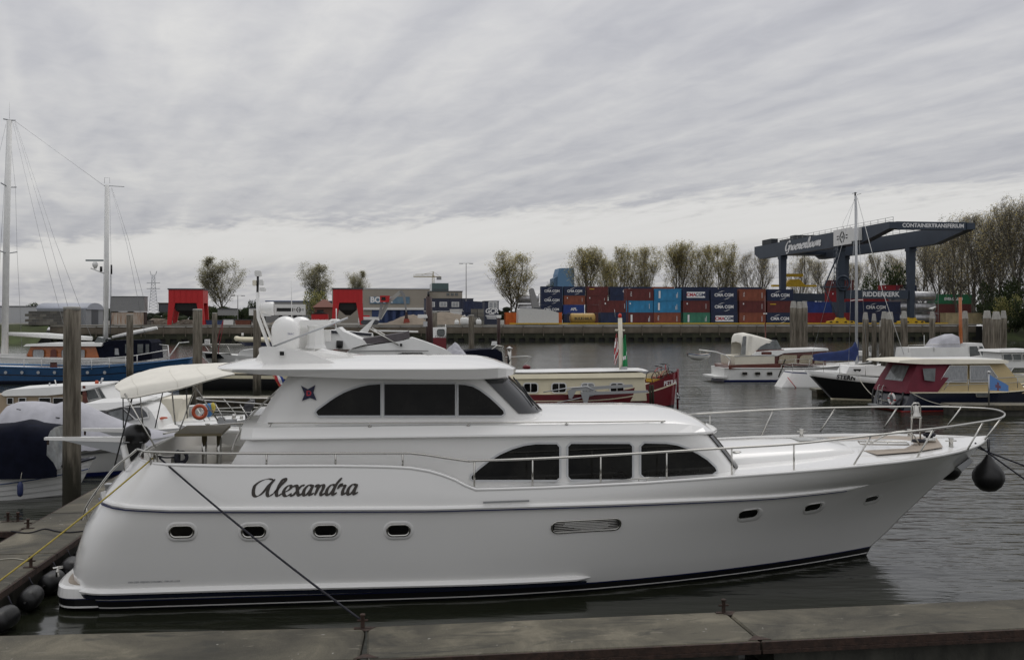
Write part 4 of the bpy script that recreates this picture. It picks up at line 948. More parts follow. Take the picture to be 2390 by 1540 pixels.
# ------------------------------------------------------------ other craft, each in its own frame
class Fr:
    def __init__(s, name, label, cat, loc, th, group=None):
        s.O = Vector((loc[0], loc[1], 0)); s.th = th; s.c, s.s = math.cos(th), math.sin(th)
        s.e = thing(name, label, cat, s.O, th, group)
    def p(s, px, py, yl):
        k = (px - HX) / FPX; X = (k * (s.O.y + yl * s.c) - s.O.x + yl * s.s) / (s.c - k * s.s)
        return Vector((X, yl, CAM_H - (py - HY) / FPX * (s.O.y + X * s.s + yl * s.c)))
    def xz(s, pts, yl): return [(q.x, q.z) for q in (s.p(a, b, yl) for a, b in pts)]
    def prism(s, pts, y0, y1, name, m, parent=None): return MB().prism(s.xz(pts, y0), 'y', y0, y1).build(name, m, parent or s.e)
    def house(s, pts, w0, w1, name, m, ztop=None, parent=None, near=-1):
        """a cabin: outline traced on its near side, narrowing from half width w0 at its foot to w1 at its top"""
        P = s.xz(pts, near * w0); zs = [z for _, z in P]; lo, hi = min(zs), max(zs)
        f = lambda z: w0 + (w1 - w0) * (z - lo) / (hi - lo)
        return MB().loft([[(x, -f(z), z) for x, z in P], [(x, f(z), z) for x, z in P]], True, True, 0, False).build(name, m, parent or s.e)
    def pane(s, pts, y, name='window', m=None, parent=None, th=.015, frame=None, fw=.03):
        P = s.xz(pts, y); sg = -1 if y < 0 else 1
        g = MB().prism(P, 'y', y, y + sg * th).build(name, m or M_glass, parent or s.e)
        if frame: rim(P, fw, y + sg * .005, .03 if sg < 0 else -.03, name + '_frame', frame, g)
        return g
    def rail(s, pts, r=.02, m=None, posts=(), drop=.5, name='guard_rail', k=3):
        P = [s.p(*q) for q in pts]; g = MB().tube(catmull(P, k) if k > 1 else P, r, 5).build(name, m or M_chrome, s.e)
        for i in posts: MB().tube([P[i], P[i] - Vector((0, 0, drop))], r * .8, 5).build('stanchion', m or M_chrome, s.e)
        return g
    def tube(s, pts, r, name, m, n=6, parent=None): return MB().tube([s.p(*q) for q in pts], r, n).build(name, m, parent or s.e)
    def x(s, px, yl=0): return s.p(px, HY, yl).x
def at_len(F, px, L): return F.x(px)
def oval_px(x0, x1, y0, y1, k=3): r = min(x1 - x0, y1 - y0) / 2 * .5; return rrect(x0, x1, y0, y1, r, k)

# --- clinker sloop under a navy canopy
w0 = on_water(212, 1153)
F = Fr('canopied_sloop', 'white clinker sloop under a navy canopy, moored beside the thick pile', 'boat', w0 - PU * 5.8, PTH)
L_ = 5.9
def clinker(F, L, B, zs, zm, zb):
    def sheer(x): t = x / L; return zm + (zs - zm) * (1 - t / .5) ** 2 if t < .5 else zm + (zb - zm) * ((t - .5) / .5) ** 1.8
    T = T_STD; prev = None; k = 6
    for i in range(k):
        def lev(fr, out):
            row = []
            for t in T:
                zt = sheer(L * t); z = -.15 + (zt + .15) * fr; xe = L * (1 - .10 * (1 - fr)); x = xe * t
                b = B / 2 * plan(t, 2.0, .42, .75) * (.72 + .28 * fr ** .6) + out; row.append((x, b, z))
            return [(x, -b, z) for x, b, z in row] + [(x, b, z) for x, b, z in reversed(row)]
        MB().loft([lev(i / k, .03), lev((i + 1) / k, .0)], True, False, 0, True).build('strake', M_boatw, F.e)
        top = lev(1, .02)
    rub_rail(top, len(T), F.e, M_navy, .04, 'gunwale'); rub_rail(lev(.74, .035), len(T), F.e, mat('thin_blue_line', (.05, .09, .22), .5), .014, 'blue_line')
    return sheer, top
sh, top = clinker(F, 5.9, 2.1, .75, .62, 1.0)
deck_from(top, len(T_STD), lambda x: sh(x) - .03, None, .05).build('foredeck', M_navycloth, F.e)
rows = []
for px, zt_, w in [(-140, .8, .9), (-120, 1.7, .96), (-60, 1.98, .98), (-20, 1.93, .955), (25, 1.96, .95), (62, 2.04, .98), (66, 2.04, .98), (85, 1.97, .945), (108, 1.93, .93), (130, 1.90, .93), (136, 1.87, .92)]:
    x = F.x(px); rows.append([(x, -w - .02, .6), (x, -w, 1.2), (x, -w * .93, zt_ - .22), (x, -w * .7, zt_ - .06), (x, -w * .3, zt_), (x, w * .3, zt_), (x, w * .7, zt_ - .06), (x, w * .93, zt_ - .22), (x, w, 1.2), (x, w + .02, .6)])
MB().loft(rows, False, False, 0, True).build('canopy', M_navycloth, F.e)
xf = F.x(157); lastr = rows[-1]; foot = [(xf, y_ * .9, .62 if k in (0, 9) else .80) for k, (x_, y_, z_) in enumerate(lastr)]
mid = [((a[0] + b[0]) / 2 + .04, (a[1] + b[1]) / 2, (a[2] + b[2]) / 2) for a, b in zip(lastr, foot)]
MB().loft([lastr, mid, foot], False, False, 0, True, mf=lambda i, j: 1 if j in (0, 8) else 0).build('canopy_windscreen', [M_vinyl, M_navycloth], F.e)
fd = thing('small_fender', 'small navy fender hanging on the clinker sloop', 'fender', F.O + PU * F.x(83) + PV * (-1.12))
MB().lathe([(.01, .16), (.06, .19), (.075, .26), (.075, .46), (.05, .52), (.015, .56)], (0, 0, 0), 10).build('fender_body', mat('fender_blue', (.02, .03, .10), .5), fd); MB().tube([(0, 0, .55), (0, .08, .78)], .008, 5).build('fender_line', M_rope_w, fd)

# --- boat under a grey tarpaulin
w0 = on_water(440, 1098)
F = Fr('tarpaulin_boat', 'white boat wrapped in a pale grey tarpaulin behind the navy canopy', 'boat', w0 - PU * 7.4, PTH)
simple_hull(F.e, 7.6, 2.6, .95, .9, 1.2, M_boatw, M_dark, boot=.12, m_boot=M_stripe, w=.85, rake=.16, stripe=(.28, .20), m_stripe=M_grey)
rows = []; rng = random.Random(3)
ridge = [(-40, 1012), (2, 1000), (10, 965), (20, 946), (45, 937), (75, 936), (105, 938), (128, 944), (145, 937), (165, 935), (190, 939), (212, 951), (240, 965), (270, 977), (300, 988), (340, 999), (385, 1007), (425, 1012)]
for i in range(60):
    px = -40 + 465 * i / 59; zt_ = F.p(px, interp(ridge, px), 0).z; x = F.x(px); t = x / 7.6; ze = .86 + .2 * max(0, t - .5); w = 1.36 * plan(min(.985, max(0, t)), 2.2, .42, .85) + .03
    row = []
    for j in range(17):
        s_ = -1 + j / 8; a_ = abs(s_); z = ze - .05 + (zt_ - ze + .05) * (1 - a_ ** 2.4)
        fold = .045 * math.sin(i * .9 + 5 * math.sin(px * .03)) * (a_ > .35) * (1 - abs(a_ - .7)) * max(0, min(1, (zt_ - ze) / .4))
        row.append((x, s_ * w * (1 + fold * .5), z + fold * .5))
    rows.append(row)
MB().loft(rows, False, False, 0, True).build('tarpaulin', M_tarp, F.e)
for px, py in ((45, 955), (136, 974)):
    q = F.p(px, py, -.78); MB().bar((q.x - .06, q.y - .05, q.z + .01), (q.x + .06, q.y - .05, q.z - .01), .02, .025).build('tarp_eyelet', M_black, F.e)

# --- flat roofed cruiser with orange beacon
F = Fr('flat_roof_cruiser', 'white cabin cruiser with long flat roof and an orange beacon', 'motor boat', at(-60, 1000, 39.5), PTH)
simple_hull(F.e, 9.2, 3.0, 1.0, .95, 1.35, M_boatw, M_dark, boot=.12, m_boot=M_stripe, w=.85, rake=.14, deck=M_boatw)
F.house([(-55, 985), (-55, 928), (0, 921), (190, 921), (205, 945), (215, 985)], 1.2, 1.15, 'cabin', mat('tan_cabin', (.40, .31, .21), .5))
F.house([(196, 985), (191, 940), (200, 903), (230, 903), (252, 938), (300, 940), (342, 948), (350, 985)], 1.2, 1.05, 'wheelhouse', M_boatw)
rf = F.house([(2, 920), (6, 914), (14, 910), (60, 907), (147, 901), (236, 898), (237, 901), (200, 911), (150, 919), (110, 923), (8, 924)], 1.3, 1.2, 'roof', M_boatw)
F.pane([(198, 912), (222, 908), (232, 928), (207, 934)], -1.16, m=M_pane, frame=M_boatw); F.pane([(228, 907), (233, 906), (246, 927), (238, 930)], -1.13, 'windscreen', M_pane)
F.pane([(193, 900), (199, 900), (206, 941), (193, 941)], -1.22, 'door_post', M_mahog)
for a_, b_ in ((18, 30), (45, 60), (92, 118), (125, 150)): F.pane([(a_, 942), (a_, 929), (b_, 929), (b_, 942)], -1.22, m=M_glass, frame=M_boatw)
F.rail([(20, 919, -1.1), (24, 914, -1.1), (98, 914, -1.1), (102, 918, -1.1)], .014, M_alu, k=1, name='roof_rail'); F.rail([(62, 907, .9), (66, 904, .9), (98, 904, .9), (100, 912, .9)], .014, M_alu, k=1, name='roof_rail')
q = F.p(226, 899, -.3); MB().lathe([(.06, 0), (.06, .03), (.075, .04), (.075, .16), (.05, .19), (.01, .2)], q, 10).build('beacon', M_orange, F.e)
F.tube([(233, 898, -.3), (240, 882, -.3)], [.03, .05], 'horn', M_alu); F.tube([(132, 901, 0), (128, 886, 0)], .02, 'roof_light', M_boatw); F.tube([(115, 902, 0), (116, 893, 0)], .03, 'roof_vent', M_alu)

# --- white cruiser with dark curtained windows
F = Fr('curtained_cruiser', 'white cruiser with grey curtained windows and a black trimmed windscreen', 'motor boat', at(165, 1000, 34.5), PTH)
simple_hull(F.e, 6.6, 2.7, 1.1, 1.05, 1.35, M_boatw, M_dark, boot=.12, m_boot=M_stripe, w=.9, rake=.16, deck=M_boatw)
F.house([(188, 1010), (190, 960), (192, 947), (285, 945), (302, 951), (340, 950), (352, 962), (366, 985), (372, 1010)], 1.15, 1.0, 'cabin', M_boatw)
F.house([(190, 950), (193, 943), (286, 938), (330, 936), (331, 939), (300, 946), (250, 957), (196, 958)], 1.2, 1.05, 'roof', M_boatw)
F.pane([(215, 964), (243, 962), (276, 1000), (262, 1000)], -1.17, m=M_pane, frame=M_black); F.pane([(250, 962), (285, 953), (310, 977), (279, 985)], -1.15, 'windscreen', M_vinyl, frame=M_black)
F.pane([(288, 951), (330, 950), (342, 962), (346, 972), (318, 977)], -1.12, m=mat('dark_curtain', (.11, .115, .12), .2, var=.3, vscale=6, stretch=(12, 12, 1)), frame=M_boatw, fw=.05)
F.rail([(192, 951, -1.1), (245, 951, -1.1), (245, 957, -1.1)], .012, M_alu, k=1, name='roof_rail')
rp = thing('orange_rope', 'coil of orange rope on the white foredeck', 'rope', F.O); rp.rotation_euler.z = PTH
for i, (px, py) in enumerate(((345, 984), (358, 983), (372, 982), (380, 980))): q = F.p(px, py, -.4); MB().torus((q.x, q.y, 1.30 + .02 * i), .14, .025, 'z', 14, 5).build('rope_coil', M_orange, rp)

# --- boat with a cream canvas cabin
F = Fr('canvas_cabin_boat', 'small boat with a cream canvas cabin and white flat top', 'motor boat', at(290, 990, 38), PTH)
simple_hull(F.e, 6.0, 2.4, .95, .9, 1.2, M_boatw, M_dark, boot=.1, w=.85, deck=M_boatw)
F.house([(300, 985), (292, 928), (300, 920), (340, 920), (372, 928), (380, 985)], 1.0, .9, 'cabin', M_boatw)
F.house([(288, 927), (293, 920), (330, 918), (352, 923), (374, 928), (360, 934), (300, 932)], 1.1, .95, 'roof', M_boatw)
F.house([(347, 985), (347, 936), (352, 932), (424, 930), (427, 933), (416, 960), (414, 985)], 1.0, .9, 'canvas_cabin', M_ivory)
F.pane([(347, 946), (357, 942), (373, 969), (368, 972)], -1.02, m=M_pane)

# --- bow of a white cruiser with steel pulpit, lifebuoy
F = Fr('pulpit_cruiser', 'white cruiser with a tall tubular steel pulpit and its windlass on deck', 'motor boat', at(860, 1000, 32), PTH + R(180))
sh, top = simple_hull(F.e, 6.0, 2.8, 1.15, 1.15, 1.5, M_boatw, M_dark, boot=.12, m_boot=M_black, w=.9, rake=.2, p=2.4, deck=M_boatw, stripe=(.42, .18), m_stripe=M_black)
F.house([(640, 1010), (640, 955), (655, 948), (900, 948), (900, 1010)], 1.1, 1.0, 'cabin', M_boatw, near=1)
F.rail([(680, 949, 1.3), (600, 942, 1.25), (540, 938, 1.1), (480, 934, .75), (463, 931, .3), (459, 929, 0), (470, 928, -.3), (520, 928, -.7), (620, 929, -1), (690, 930, -1.2)], .022, posts=())
F.rail([(680, 969, 1.35), (600, 963, 1.28), (540, 960, 1.1), (470, 957, .7)], .016, k=1); F.rail([(690, 950, -1.2), (560, 951, -1.0), (480, 954, -.6)], .016, k=1)
for a_, b_ in (((455, 945, .2), (478, 983, .5)), ((462, 941, -.2), (490, 980, -.1)), ((501, 940, .9), (526, 983, 1.05)), ((560, 944, 1.1), (586, 983, 1.3)), ((521, 929, -.7), (550, 965, -.7)), ((584, 929, -.9), (588, 966, -.9)), ((625, 946, 1.2), (650, 984, 1.35))): F.tube([a_, b_], .015, 'stanchion', M_chrome)
q = F.p(532, 968, .1); MB().box(q.x - .25, q.x + .12, -.1, .2, 1.42, 1.62).lathe([(.12, -.12), (.12, .12)], (q.x + .2, .15, 1.6), 12, ax='y').build('windlass', M_alu, F.e)
F.tube([(545, 978, .2), (547, 966, .2)], .06, 'bollard', M_chrome); F.tube([(563, 978, .2), (564, 970, .2)], .05, 'bollard', M_chrome)
lb = thing('lifebuoy', 'orange lifebuoy hung on the steel pulpit of the white cruiser', 'lifebuoy', F.O, F.th)
q = F.p(466, 961, .75); MB().torus((q.x, q.y, q.z), .19, .055, 'y', 20, 8).build('ring', M_orange, lb); MB().torus((q.x, q.y, q.z), .25, .008, 'y', 16, 4).build('grab_line', M_boatw, lb)
sc = thing('sail_bag', 'blue and yellow bag lashed on the steel pulpit', 'bag', F.O, F.th)
a_ = F.p(487, 957, .3); MB().ball((a_.x, .3, a_.z), .13, .12, .22, 10, 8).build('blue_bag', mat('bag_blue', (.05, .18, .42), .7), sc); a_ = F.p(497, 951, .3); MB().ball((a_.x, .3, a_.z), .08, .08, .16, 10, 8).build('yellow_bag', mat('bag_yellow', (.55, .45, .08), .7), sc)
ob = thing('outboard_motor', 'dark outboard engine behind the steel pulpit', 'outboard motor', F.O, F.th); a_ = F.p(580, 948, -.5)
MB().loft([[(a_.x + sx * k + dx, -.5 + sy * k, a_.z + dz) for sx, sy in ((-1, -1), (1, -1), (1, 1), (-1, 1))] for k, dx, dz in ((.06, -.12, .22), (.14, -.05, .12), (.15, .0, -.05), (.09, .02, -.15), (.05, .03, -.6))], True, True, 0, True).build('cowling', mat('engine_grey', (.03, .03, .035), .35), ob)

# --- black barge behind the timber jetty
F = Fr('black_barge', 'long black barge hull with a cream gunwale behind the timber jetty', 'barge', at(430, 900, 68), R(4))
L_ = 16.0
simple_hull(F.e, 19, 3.8, 1.15, 1.05, 1.7, M_black, M_black, w=.75, rake=.05, stripe=(.32, .10), m_stripe=M_cream, deck=mat('barge_deck', (.22, .21, .18), .7))
F.house([(470, 872), (470, 858), (640, 858), (640, 872)], 1.4, 1.3, 'low_hatch', M_cream)
fl = thing('ensign', 'small red, white and blue flag hanging slack on a slanted staff', 'flag', at(640, 930, 30)); P0, P1_ = at(657, 912, 30), at(633, 868, 30)
fl.location = P0
D_ = P1_ - P0; MB().tube([(0, 0, 0), D_], .012, 5).build('staff', M_orange_wood, fl)
for i, (c_, nm) in enumerate(((mat('flag_red', (.42, .02, .03), .7), 'red_band'), (M_textw, 'white_band'), (mat('flag_blue', (.03, .06, .28), .7), 'blue_band'))):
    rows = []
    for j in range(9):
        t = j / 8; b = D_ * (1 - .75 * t); rows.append([(b.x + .03 + .10 * i + .02 * math.sin(j), .03 * math.sin(j * 1.3 + i), b.z - .05 - .03 * i), (b.x + .13 + .10 * i + .02 * math.sin(j), .03 * math.sin(j * 1.3 + i + 1), b.z - .08 - .03 * i)])
    MB().loft(rows, False, False, 0, True).build(nm, c_, fl)

# --- blue hulled motor sailer with two masts
w0 = on_water(-60, 893)
F = Fr('blue_sailing_ship', 'blue hulled two-masted sailing ship with an orange varnished deckhouse', 'sailing ship', w0, R(3))
ship = F; Lb = 16.2
sh, top = simple_hull(F.e, Lb, 4.2, 1.35, 1.15, 1.85, M_blue, M_black, boot=.25, m_boot=M_navy, w=.75, rake=.04, stripe=(.62, .54), m_stripe=M_navy, flare=.15, deck=M_boatw, deck_drop=.1, p=2.6)
rub_rail(top, len(T_STD), F.e, mat('pale_blue_rail', (.10, .22, .42), .4), .05, 'gunwale')
F.prism([(-40, 840), (-40, 826), (60, 826), (60, 833), (110, 834), (300, 836), (300, 845), (-40, 845)], -1.75, -1.5, 'white_bulwark', M_boatw)
hs = F.house([(58, 838), (72, 806), (221, 806), (232, 838)], 1.45, 1.35, 'deckhouse', M_orange_wood)
F.house([(54, 808), (60, 803), (95, 801), (230, 800), (238, 803), (236, 808)], 1.6, 1.5, 'deckhouse_roof', M_boatw)
for a_, b_, c_, e_ in ((75, 103, 820, 837), (142, 160, 820, 837), (185, 198, 820, 837)): F.pane(oval_px(a_ + 2, b_, 816, 834), -1.5, m=M_lace, frame=mat('bronze_frame', (.16, .06, .02), .5), parent=hs)
F.pane([(117, 858), (118, 818), (122, 815), (128, 815), (132, 818), (134, 858)], -1.50, 'door', M_mahog, parent=hs)
wh = F.house([(209, 846), (206, 812), (226, 806), (252, 795), (346, 793), (352, 800), (355, 838), (300, 846)], 1.4, 1.3, 'wheelhouse_canopy', M_navycloth)
F.pane([(268, 828), (268, 813), (276, 813), (278, 828)], -1.43, m=M_lace, parent=wh)
for a_, b_ in ((292, 303), (321, 334), (340, 348)): F.pane([(a_, 824), (a_, 803), (b_, 803), (b_, 824)], -1.43, m=M_pane, parent=wh)
F.prism([(217, 804), (228, 786), (248, 791), (238, 806)], -.6, .6, 'windscreen', M_pane)
F.rail([(-60, 832, -1.9), (60, 836, -1.95), (150, 839, -1.95), (216, 838, -1.95), (300, 832, -1.9), (350, 824, -1.8), (392, 816, -1.5)], .035, M_boatw, k=1, name='guard_rail')
for px, a_, b_ in ((56, 836, 860), (97, 837, 860), (214, 838, 862), (255, 836, 858), (293, 833, 855), (320, 829, 850)): F.tube([(px, a_, -1.95), (px, b_, -1.95)], .03, 'stanchion', M_boatw)
F.tube([(391, 838, -1.0), (418, 800, -.2), (441, 798, -.2)], .045, 'pulpit', M_boatw); F.tube([(350, 802, .8), (392, 806, .4), (395, 838, -.6)], .035, 'pulpit', M_boatw)
for px in (14, 52, 90, 128, 205, 245): q = F.p(px, 869, -2.05); MB().lathe([(.12, -.06), (.10, .0), (.05, .05)], (q.x, q.y - .02, q.z), 8, ax='y').build('hull_fitting', M_alu, F.e)
mb_ = F.tube([(11, 834, 0), (15, 560, 0), (22, 282, 0)], [.24, .23, .19], 'main_mast', mat('mast_paint', (.80, .80, .78), .45, var=.06), n=12)
F.tube([(247, 800, 0), (249, 620, 0), (250, 432, 0)], [.17, .17, .15], 'mizzen_mast', MATS['mast_paint'], n=12)
for p0, p1, z_ in (((8, 737), (37, 731), 0),): pass
for pts in ([(2, 427, -.6), (20, 437, 0), (38, 437, .5)], [(0, 586, -.7), (18, 591, 0), (40, 588, .6)]): F.tube(pts, .05, 'spreader', M_alu)
F.tube([(8, 278, 0), (22, 281, 0), (36, 281, 0)], .05, 'mast_head', M_alu); F.tube([(243, 434, 0), (256, 434, 0), (290, 436, 0)], .03, 'mast_head', M_alu)
F.tube([(22, 278, 0), (22, 240, 0)], .012, 'aerial', M_boatw); F.tube([(244, 428, 0), (244, 415, 0), (256, 415, 0), (256, 428, 0)], .012, 'wind_cage', M_alu)
for pts in ([(35, 283, 0), (243, 434, 0)], [(36, 285, 0), (128, 560, 0), (215, 792, 0)], [(34, 285, -.2), (110, 540, -.6), (190, 830, -1.8)], [(20, 285, 1), (36, 437, 1.2), (40, 590, 1.4), (52, 830, 1.8)], [(18, 285, -1), (10, 437, -1.2), (-2, 640, -1.6)], [(14, 290, 0), (-30, 480, 0)], [(30, 285, .2), (95, 560, .8), (160, 800, 1.5)],
        [(261, 438, 0), (300, 560, .6), (352, 760, 1.4)], [(260, 440, 0), (296, 570, -.6), (340, 790, -1.5)], [(245, 440, -.4), (240, 800, -1.6)], [(256, 440, .4), (262, 760, 1.5)]): F.tube(pts, .011, 'shroud', M_alu, 4)
bm_ = F.tube([(20, 779, 0), (110, 783, 0), (215, 790, 0)], [.13, .2, .16], 'main_boom', MATS['mast_paint'], 8); F.tube([(262, 787, 0), (310, 777, 0), (367, 765, 0)], [.10, .17, .12], 'mizzen_boom', MATS['mast_paint'], 8)
q = F.p(222, 608, 0); MB().box(q.x - .68, q.x + .60, -.08, .08, q.z - .05, q.z + .06).build('radar_bar', mat('radar_teal', (.10, .15, .17), .4), F.e); MB().lathe([(.08, -.62), (.20, -.4), (.22, -.25), (.1, -.1)], (q.x, 0, q.z), 10).build('radar_body', M_boatw, F.e)
F.tube([(212, 626, 0), (248, 640, 0)], .05, 'radar_bracket', M_boatw); F.tube([(236, 622, 0), (236, 634, 0)], .10, 'mast_lamp', M_black); F.tube([(260, 618, .1), (260, 640, .1)], .07, 'mast_lamp', M_black); F.tube([(258, 640, .2), (257, 780, .2)], .04, 'signal_pole', M_alu)
F.tube([(169, 802, 0), (169, 787, 0)], .12, 'chimney', M_boatw)
# --- dinghy bow pulled up beneath the blue bow
F = Fr('wooden_dinghy', 'cream wooden dinghy with a brown gunwale in front of the blue bow', 'dinghy', at(372, 880, 62), PTH + R(180))
simple_hull(F.e, 1.9, 1.2, .95, .8, 1.15, M_cream, M_cream, rake=.25, w=.7); MB().tube([(0, -.4, .98), (.8, -.5, .85), (1.5, -.3, 1.0), (1.9, 0, 1.16)], .035, 5).tube([(0, .4, .98), (.8, .5, .85), (1.5, .3, 1.0), (1.9, 0, 1.16)], .035, 5).build('gunwale', M_mahog, F.e)
MB().ball((.7, 0, .95), .42, .36, .22, 10, 6).build('dinghy_cover', mat('brown_cover', (.05, .035, .03), .4), F.e)

# --- white yacht, bow to the left, with tender on its roof
F = Fr('bow_left_yacht', 'white motor yacht with dark cabin windows and a thin red crane pole on deck', 'yacht', at(765, 850, 84), PTH + R(180))
sh, top = simple_hull(F.e, 10.8, 3.6, 1.6, 1.65, 2.1, M_boatw, M_dark, boot=.15, m_boot=M_navy, w=.9, rake=.2, p=2.4, deck=M_boatw)
F.house([(548, 842), (560, 818), (600, 814), (760, 812), (760, 842)], 1.4, 1.25, 'trunk', M_boatw, near=1)
F.house([(600, 822), (602, 800), (760, 798), (760, 822)], 1.3, 1.2, 'cabin', M_boatw, near=1)
for a_, b_ in ((476, 538), ): F.pane([(a_ + 5, 836), (a_ + 2, 825), (b_, 825), (b_ + 6, 836)], 1.0, 'dark_window_band', M_glass)
F.rail([(690, 806, 1.5), (600, 806, 1.4), (520, 806, 1.0), (478, 806, .4), (472, 804, 0), (478, 803, -.4), (560, 803, -1.2), (690, 803, -1.4)], .022, posts=(1,), drop=.5)
for a_, b_ in (((478, 806, .4), (500, 836, .6)), ((490, 805, -.4), (515, 836, -.3)), ((530, 806, 1.05), (545, 836, 1.1))): F.tube([a_, b_], .02, 'stanchion', M_chrome)
q = F.p(484, 797, 0); MB().box(q.x - .18, q.x + .2, -.2, .2, q.z - .25, q.z + .18).torus((q.x + .02, .22, q.z), .11, .03, 'y', 12, 5).build('deck_winch', M_boatw, F.e)
F.tube([(503, 848, .6), (504, 812, .6), (512, 775, .6), (521, 748, .6)], .035, 'crane_pole', mat('dark_red_paint', (.22, .012, .02), .5)); F.tube([(509, 844, .6), (510, 812, .6), (518, 775, .6), (521, 748, .6)], .03, 'crane_pole', MATS['dark_red_paint'])
td = Fr('rubber_tender', 'cream rubber tender with blue hull carried on the yacht roof', 'tender', at(640, 800, 82), PTH + R(180))
q0, q1 = td.p(551, 790, 0), td.p(640, 790, 0); zz = td.p(580, 793, 0).z
pts = catmull([(q1.x, .55, zz), (q1.x + 1.2, .6, zz), (q0.x - .5, .5, zz + .03), (q0.x - .12, .2, zz + .09), (q0.x - .03, 0, zz + .12), (q0.x - .12, -.2, zz + .09), (q0.x - .5, -.5, zz + .03), (q1.x, -.55, zz)], 4)
MB().tube(pts, .20, 9).build('tube', M_cream, td.e)
MB().loft([[(q1.x, -.5, zz - .05), (q1.x, 0, zz - .52), (q1.x, .5, zz - .05)], [(q0.x - .7, -.45, zz - .05), (q0.x - .7, 0, zz - .5), (q0.x - .7, .45, zz - .05)], [(q0.x - .1, -.05, zz + .05), (q0.x - .12, 0, zz - .1), (q0.x - .1, .05, zz + .05)]], False, False, 0, True).build('tender_hull', mat('tender_blue', (.02, .035, .16), .4), td.e)
td_s = td.tube([(566, 784, 0), (566, 777, 0)], .09, 'seat_post', M_boatw)

# --- flybridge cruiser behind the yacht roof
F = Fr('flybridge_cruiser', 'white flybridge cruiser with swept radar arch and grey bridge cover', 'motor yacht', at(690, 900, 43), PTH)
simple_hull(F.e, 9.5, 3.6, 1.3, 1.3, 1.6, M_boatw, M_dark, boot=.15, w=.9, deck=M_boatw)
F.house([(800, 860), (795, 834), (815, 817), (845, 809), (930, 797), (965, 789), (990, 797), (1015, 806), (1045, 818), (1062, 830), (1070, 860)], 1.55, 1.3, 'superstructure', M_boatw)
F.house([(780, 766), (790, 764), (800, 773), (850, 795), (856, 803), (832, 809), (815, 813)], 1.6, 1.45, 'radar_arch', M_boatw)
F.house([(856, 803), (846, 791), (880, 786), (940, 777), (955, 772), (957, 788), (930, 796)], 1.35, 1.1, 'bridge_cover', mat('taupe_cover', (.075, .065, .07), .75, var=.15))
F.house([(838, 774), (869, 746), (875, 746), (858, 776)], .12, .1, 'stern_fin', M_boatw)
F.pane([(905, 832), (940, 823), (985, 823), (1000, 832)], -1.52, m=M_glass); F.pane([(812, 819), (930, 817), (1000, 818), (1000, 820), (812, 821)], -1.54, 'pinstripe', M_grey)
F.tube([(860, 765, -1.2), (930, 805, -1.45)], .03, 'strut', M_chrome); F.tube([(868, 765, 1.2), (936, 803, 1.2)], .03, 'strut', M_chrome); F.tube([(872, 772, -.6), (976, 774, -.6)], .04, 'awning_rail', M_boatw)
q = F.p(936, 805, -1.5); MB().box(q.x - .05, q.x + .05, -1.56, -1.44, q.z - .06, q.z + .06).build('deck_lamp', M_black, F.e)
F.tube([(785, 766, 0), (783, 755, 0)], .03, 'scanner_post', M_boatw); q = F.p(782, 750, 0); MB().lathe([(.18, -.06), (.26, -.02), (.26, .05), (.15, .1)], q, 12).build('radome', M_boatw, F.e); F.tube([(785, 748, 0), (785, 720, 0)], .025, 'mast_light', M_boatw)
# --- brown steel mast behind it
F = Fr('brown_mast', 'dark brown steel mast with lamps and a white radome', 'mast', at(1001, 830, 50), 0)
F.tube([(1003, 845, 0), (1002, 760, 0), (1001, 692, 0)], [.19, .18, .15], 'pole', mat('brown_mast_paint', (.035, .014, .012), .5), 10); F.tube([(1000, 693, 0), (1000, 680, 0)], .06, 'top_lamp', M_black)
F.tube([(990, 743, 0), (1003, 747, 0)], .06, 'bracket', M_boatw); F.prism([(975, 742), (975, 734), (996, 734), (998, 742)], -.3, .3, 'radome', M_boatw); F.prism([(988, 762), (988, 750), (998, 750), (998, 762)], -.15, .15, 'lamp_cluster', M_alu)
# --- navy striped yacht in the second row
F = Fr('navy_striped_yacht', 'white yacht with a broad navy stripe behind the flybridge cruiser', 'yacht', at(700, 850, 62), PTH)
simple_hull(F.e, 11.5, 3.8, 2.0, 2.0, 2.3, M_boatw, M_dark, boot=.2, w=.9, stripe=(.55, .25), m_stripe=M_navy, deck=M_boatw)
F.house([(735, 815), (735, 790), (750, 772), (770, 770), (838, 776), (868, 779), (870, 790), (900, 815)], 1.6, 1.4, 'cabin', M_boatw); F.pane([(765, 771), (800, 772), (868, 778), (866, 784), (800, 779), (765, 777)], -1.55, 'window_band', M_navy)
sk = F.tube([(757, 792, -1.6), (763, 785, -1.6), (770, 783, -1.6)], .12, 'outboard_cover', M_black); F.tube([(792, 812, -1.7), (793, 795, -1.7)], .2, 'locker', M_dark)
# --- red wheelhouse boat
F = Fr('red_wheelhouse_boat', 'workboat with a white topped dark red wheelhouse', 'workboat', at(985, 830, 68), PTH)
simple_hull(F.e, 6, 2.4, 1.0, 1.0, 1.4, M_boatw, M_dark, boot=.12, w=.9)
F.house([(1003, 830), (1004, 788), (1041, 788), (1042, 818), (1037, 830)], .9, .9, 'wheelhouse_lower', M_maroon); F.house([(1004, 788), (1005, 765), (1042, 764), (1041, 788)], .88, .85, 'wheelhouse_upper', M_boatw)
F.pane(oval_px(1021, 1037, 769, 783), -.90, m=M_pane, frame=M_black); F.tube([(1040, 764, 0), (1040, 757, 0)], .03, 'lamp', M_boatw)
text('COMPASS', .22, mat('dark_print', (.03, .03, .03), .6), F.e, faceM(F.p(1032, 786, -.905), (1, 0, 0)))
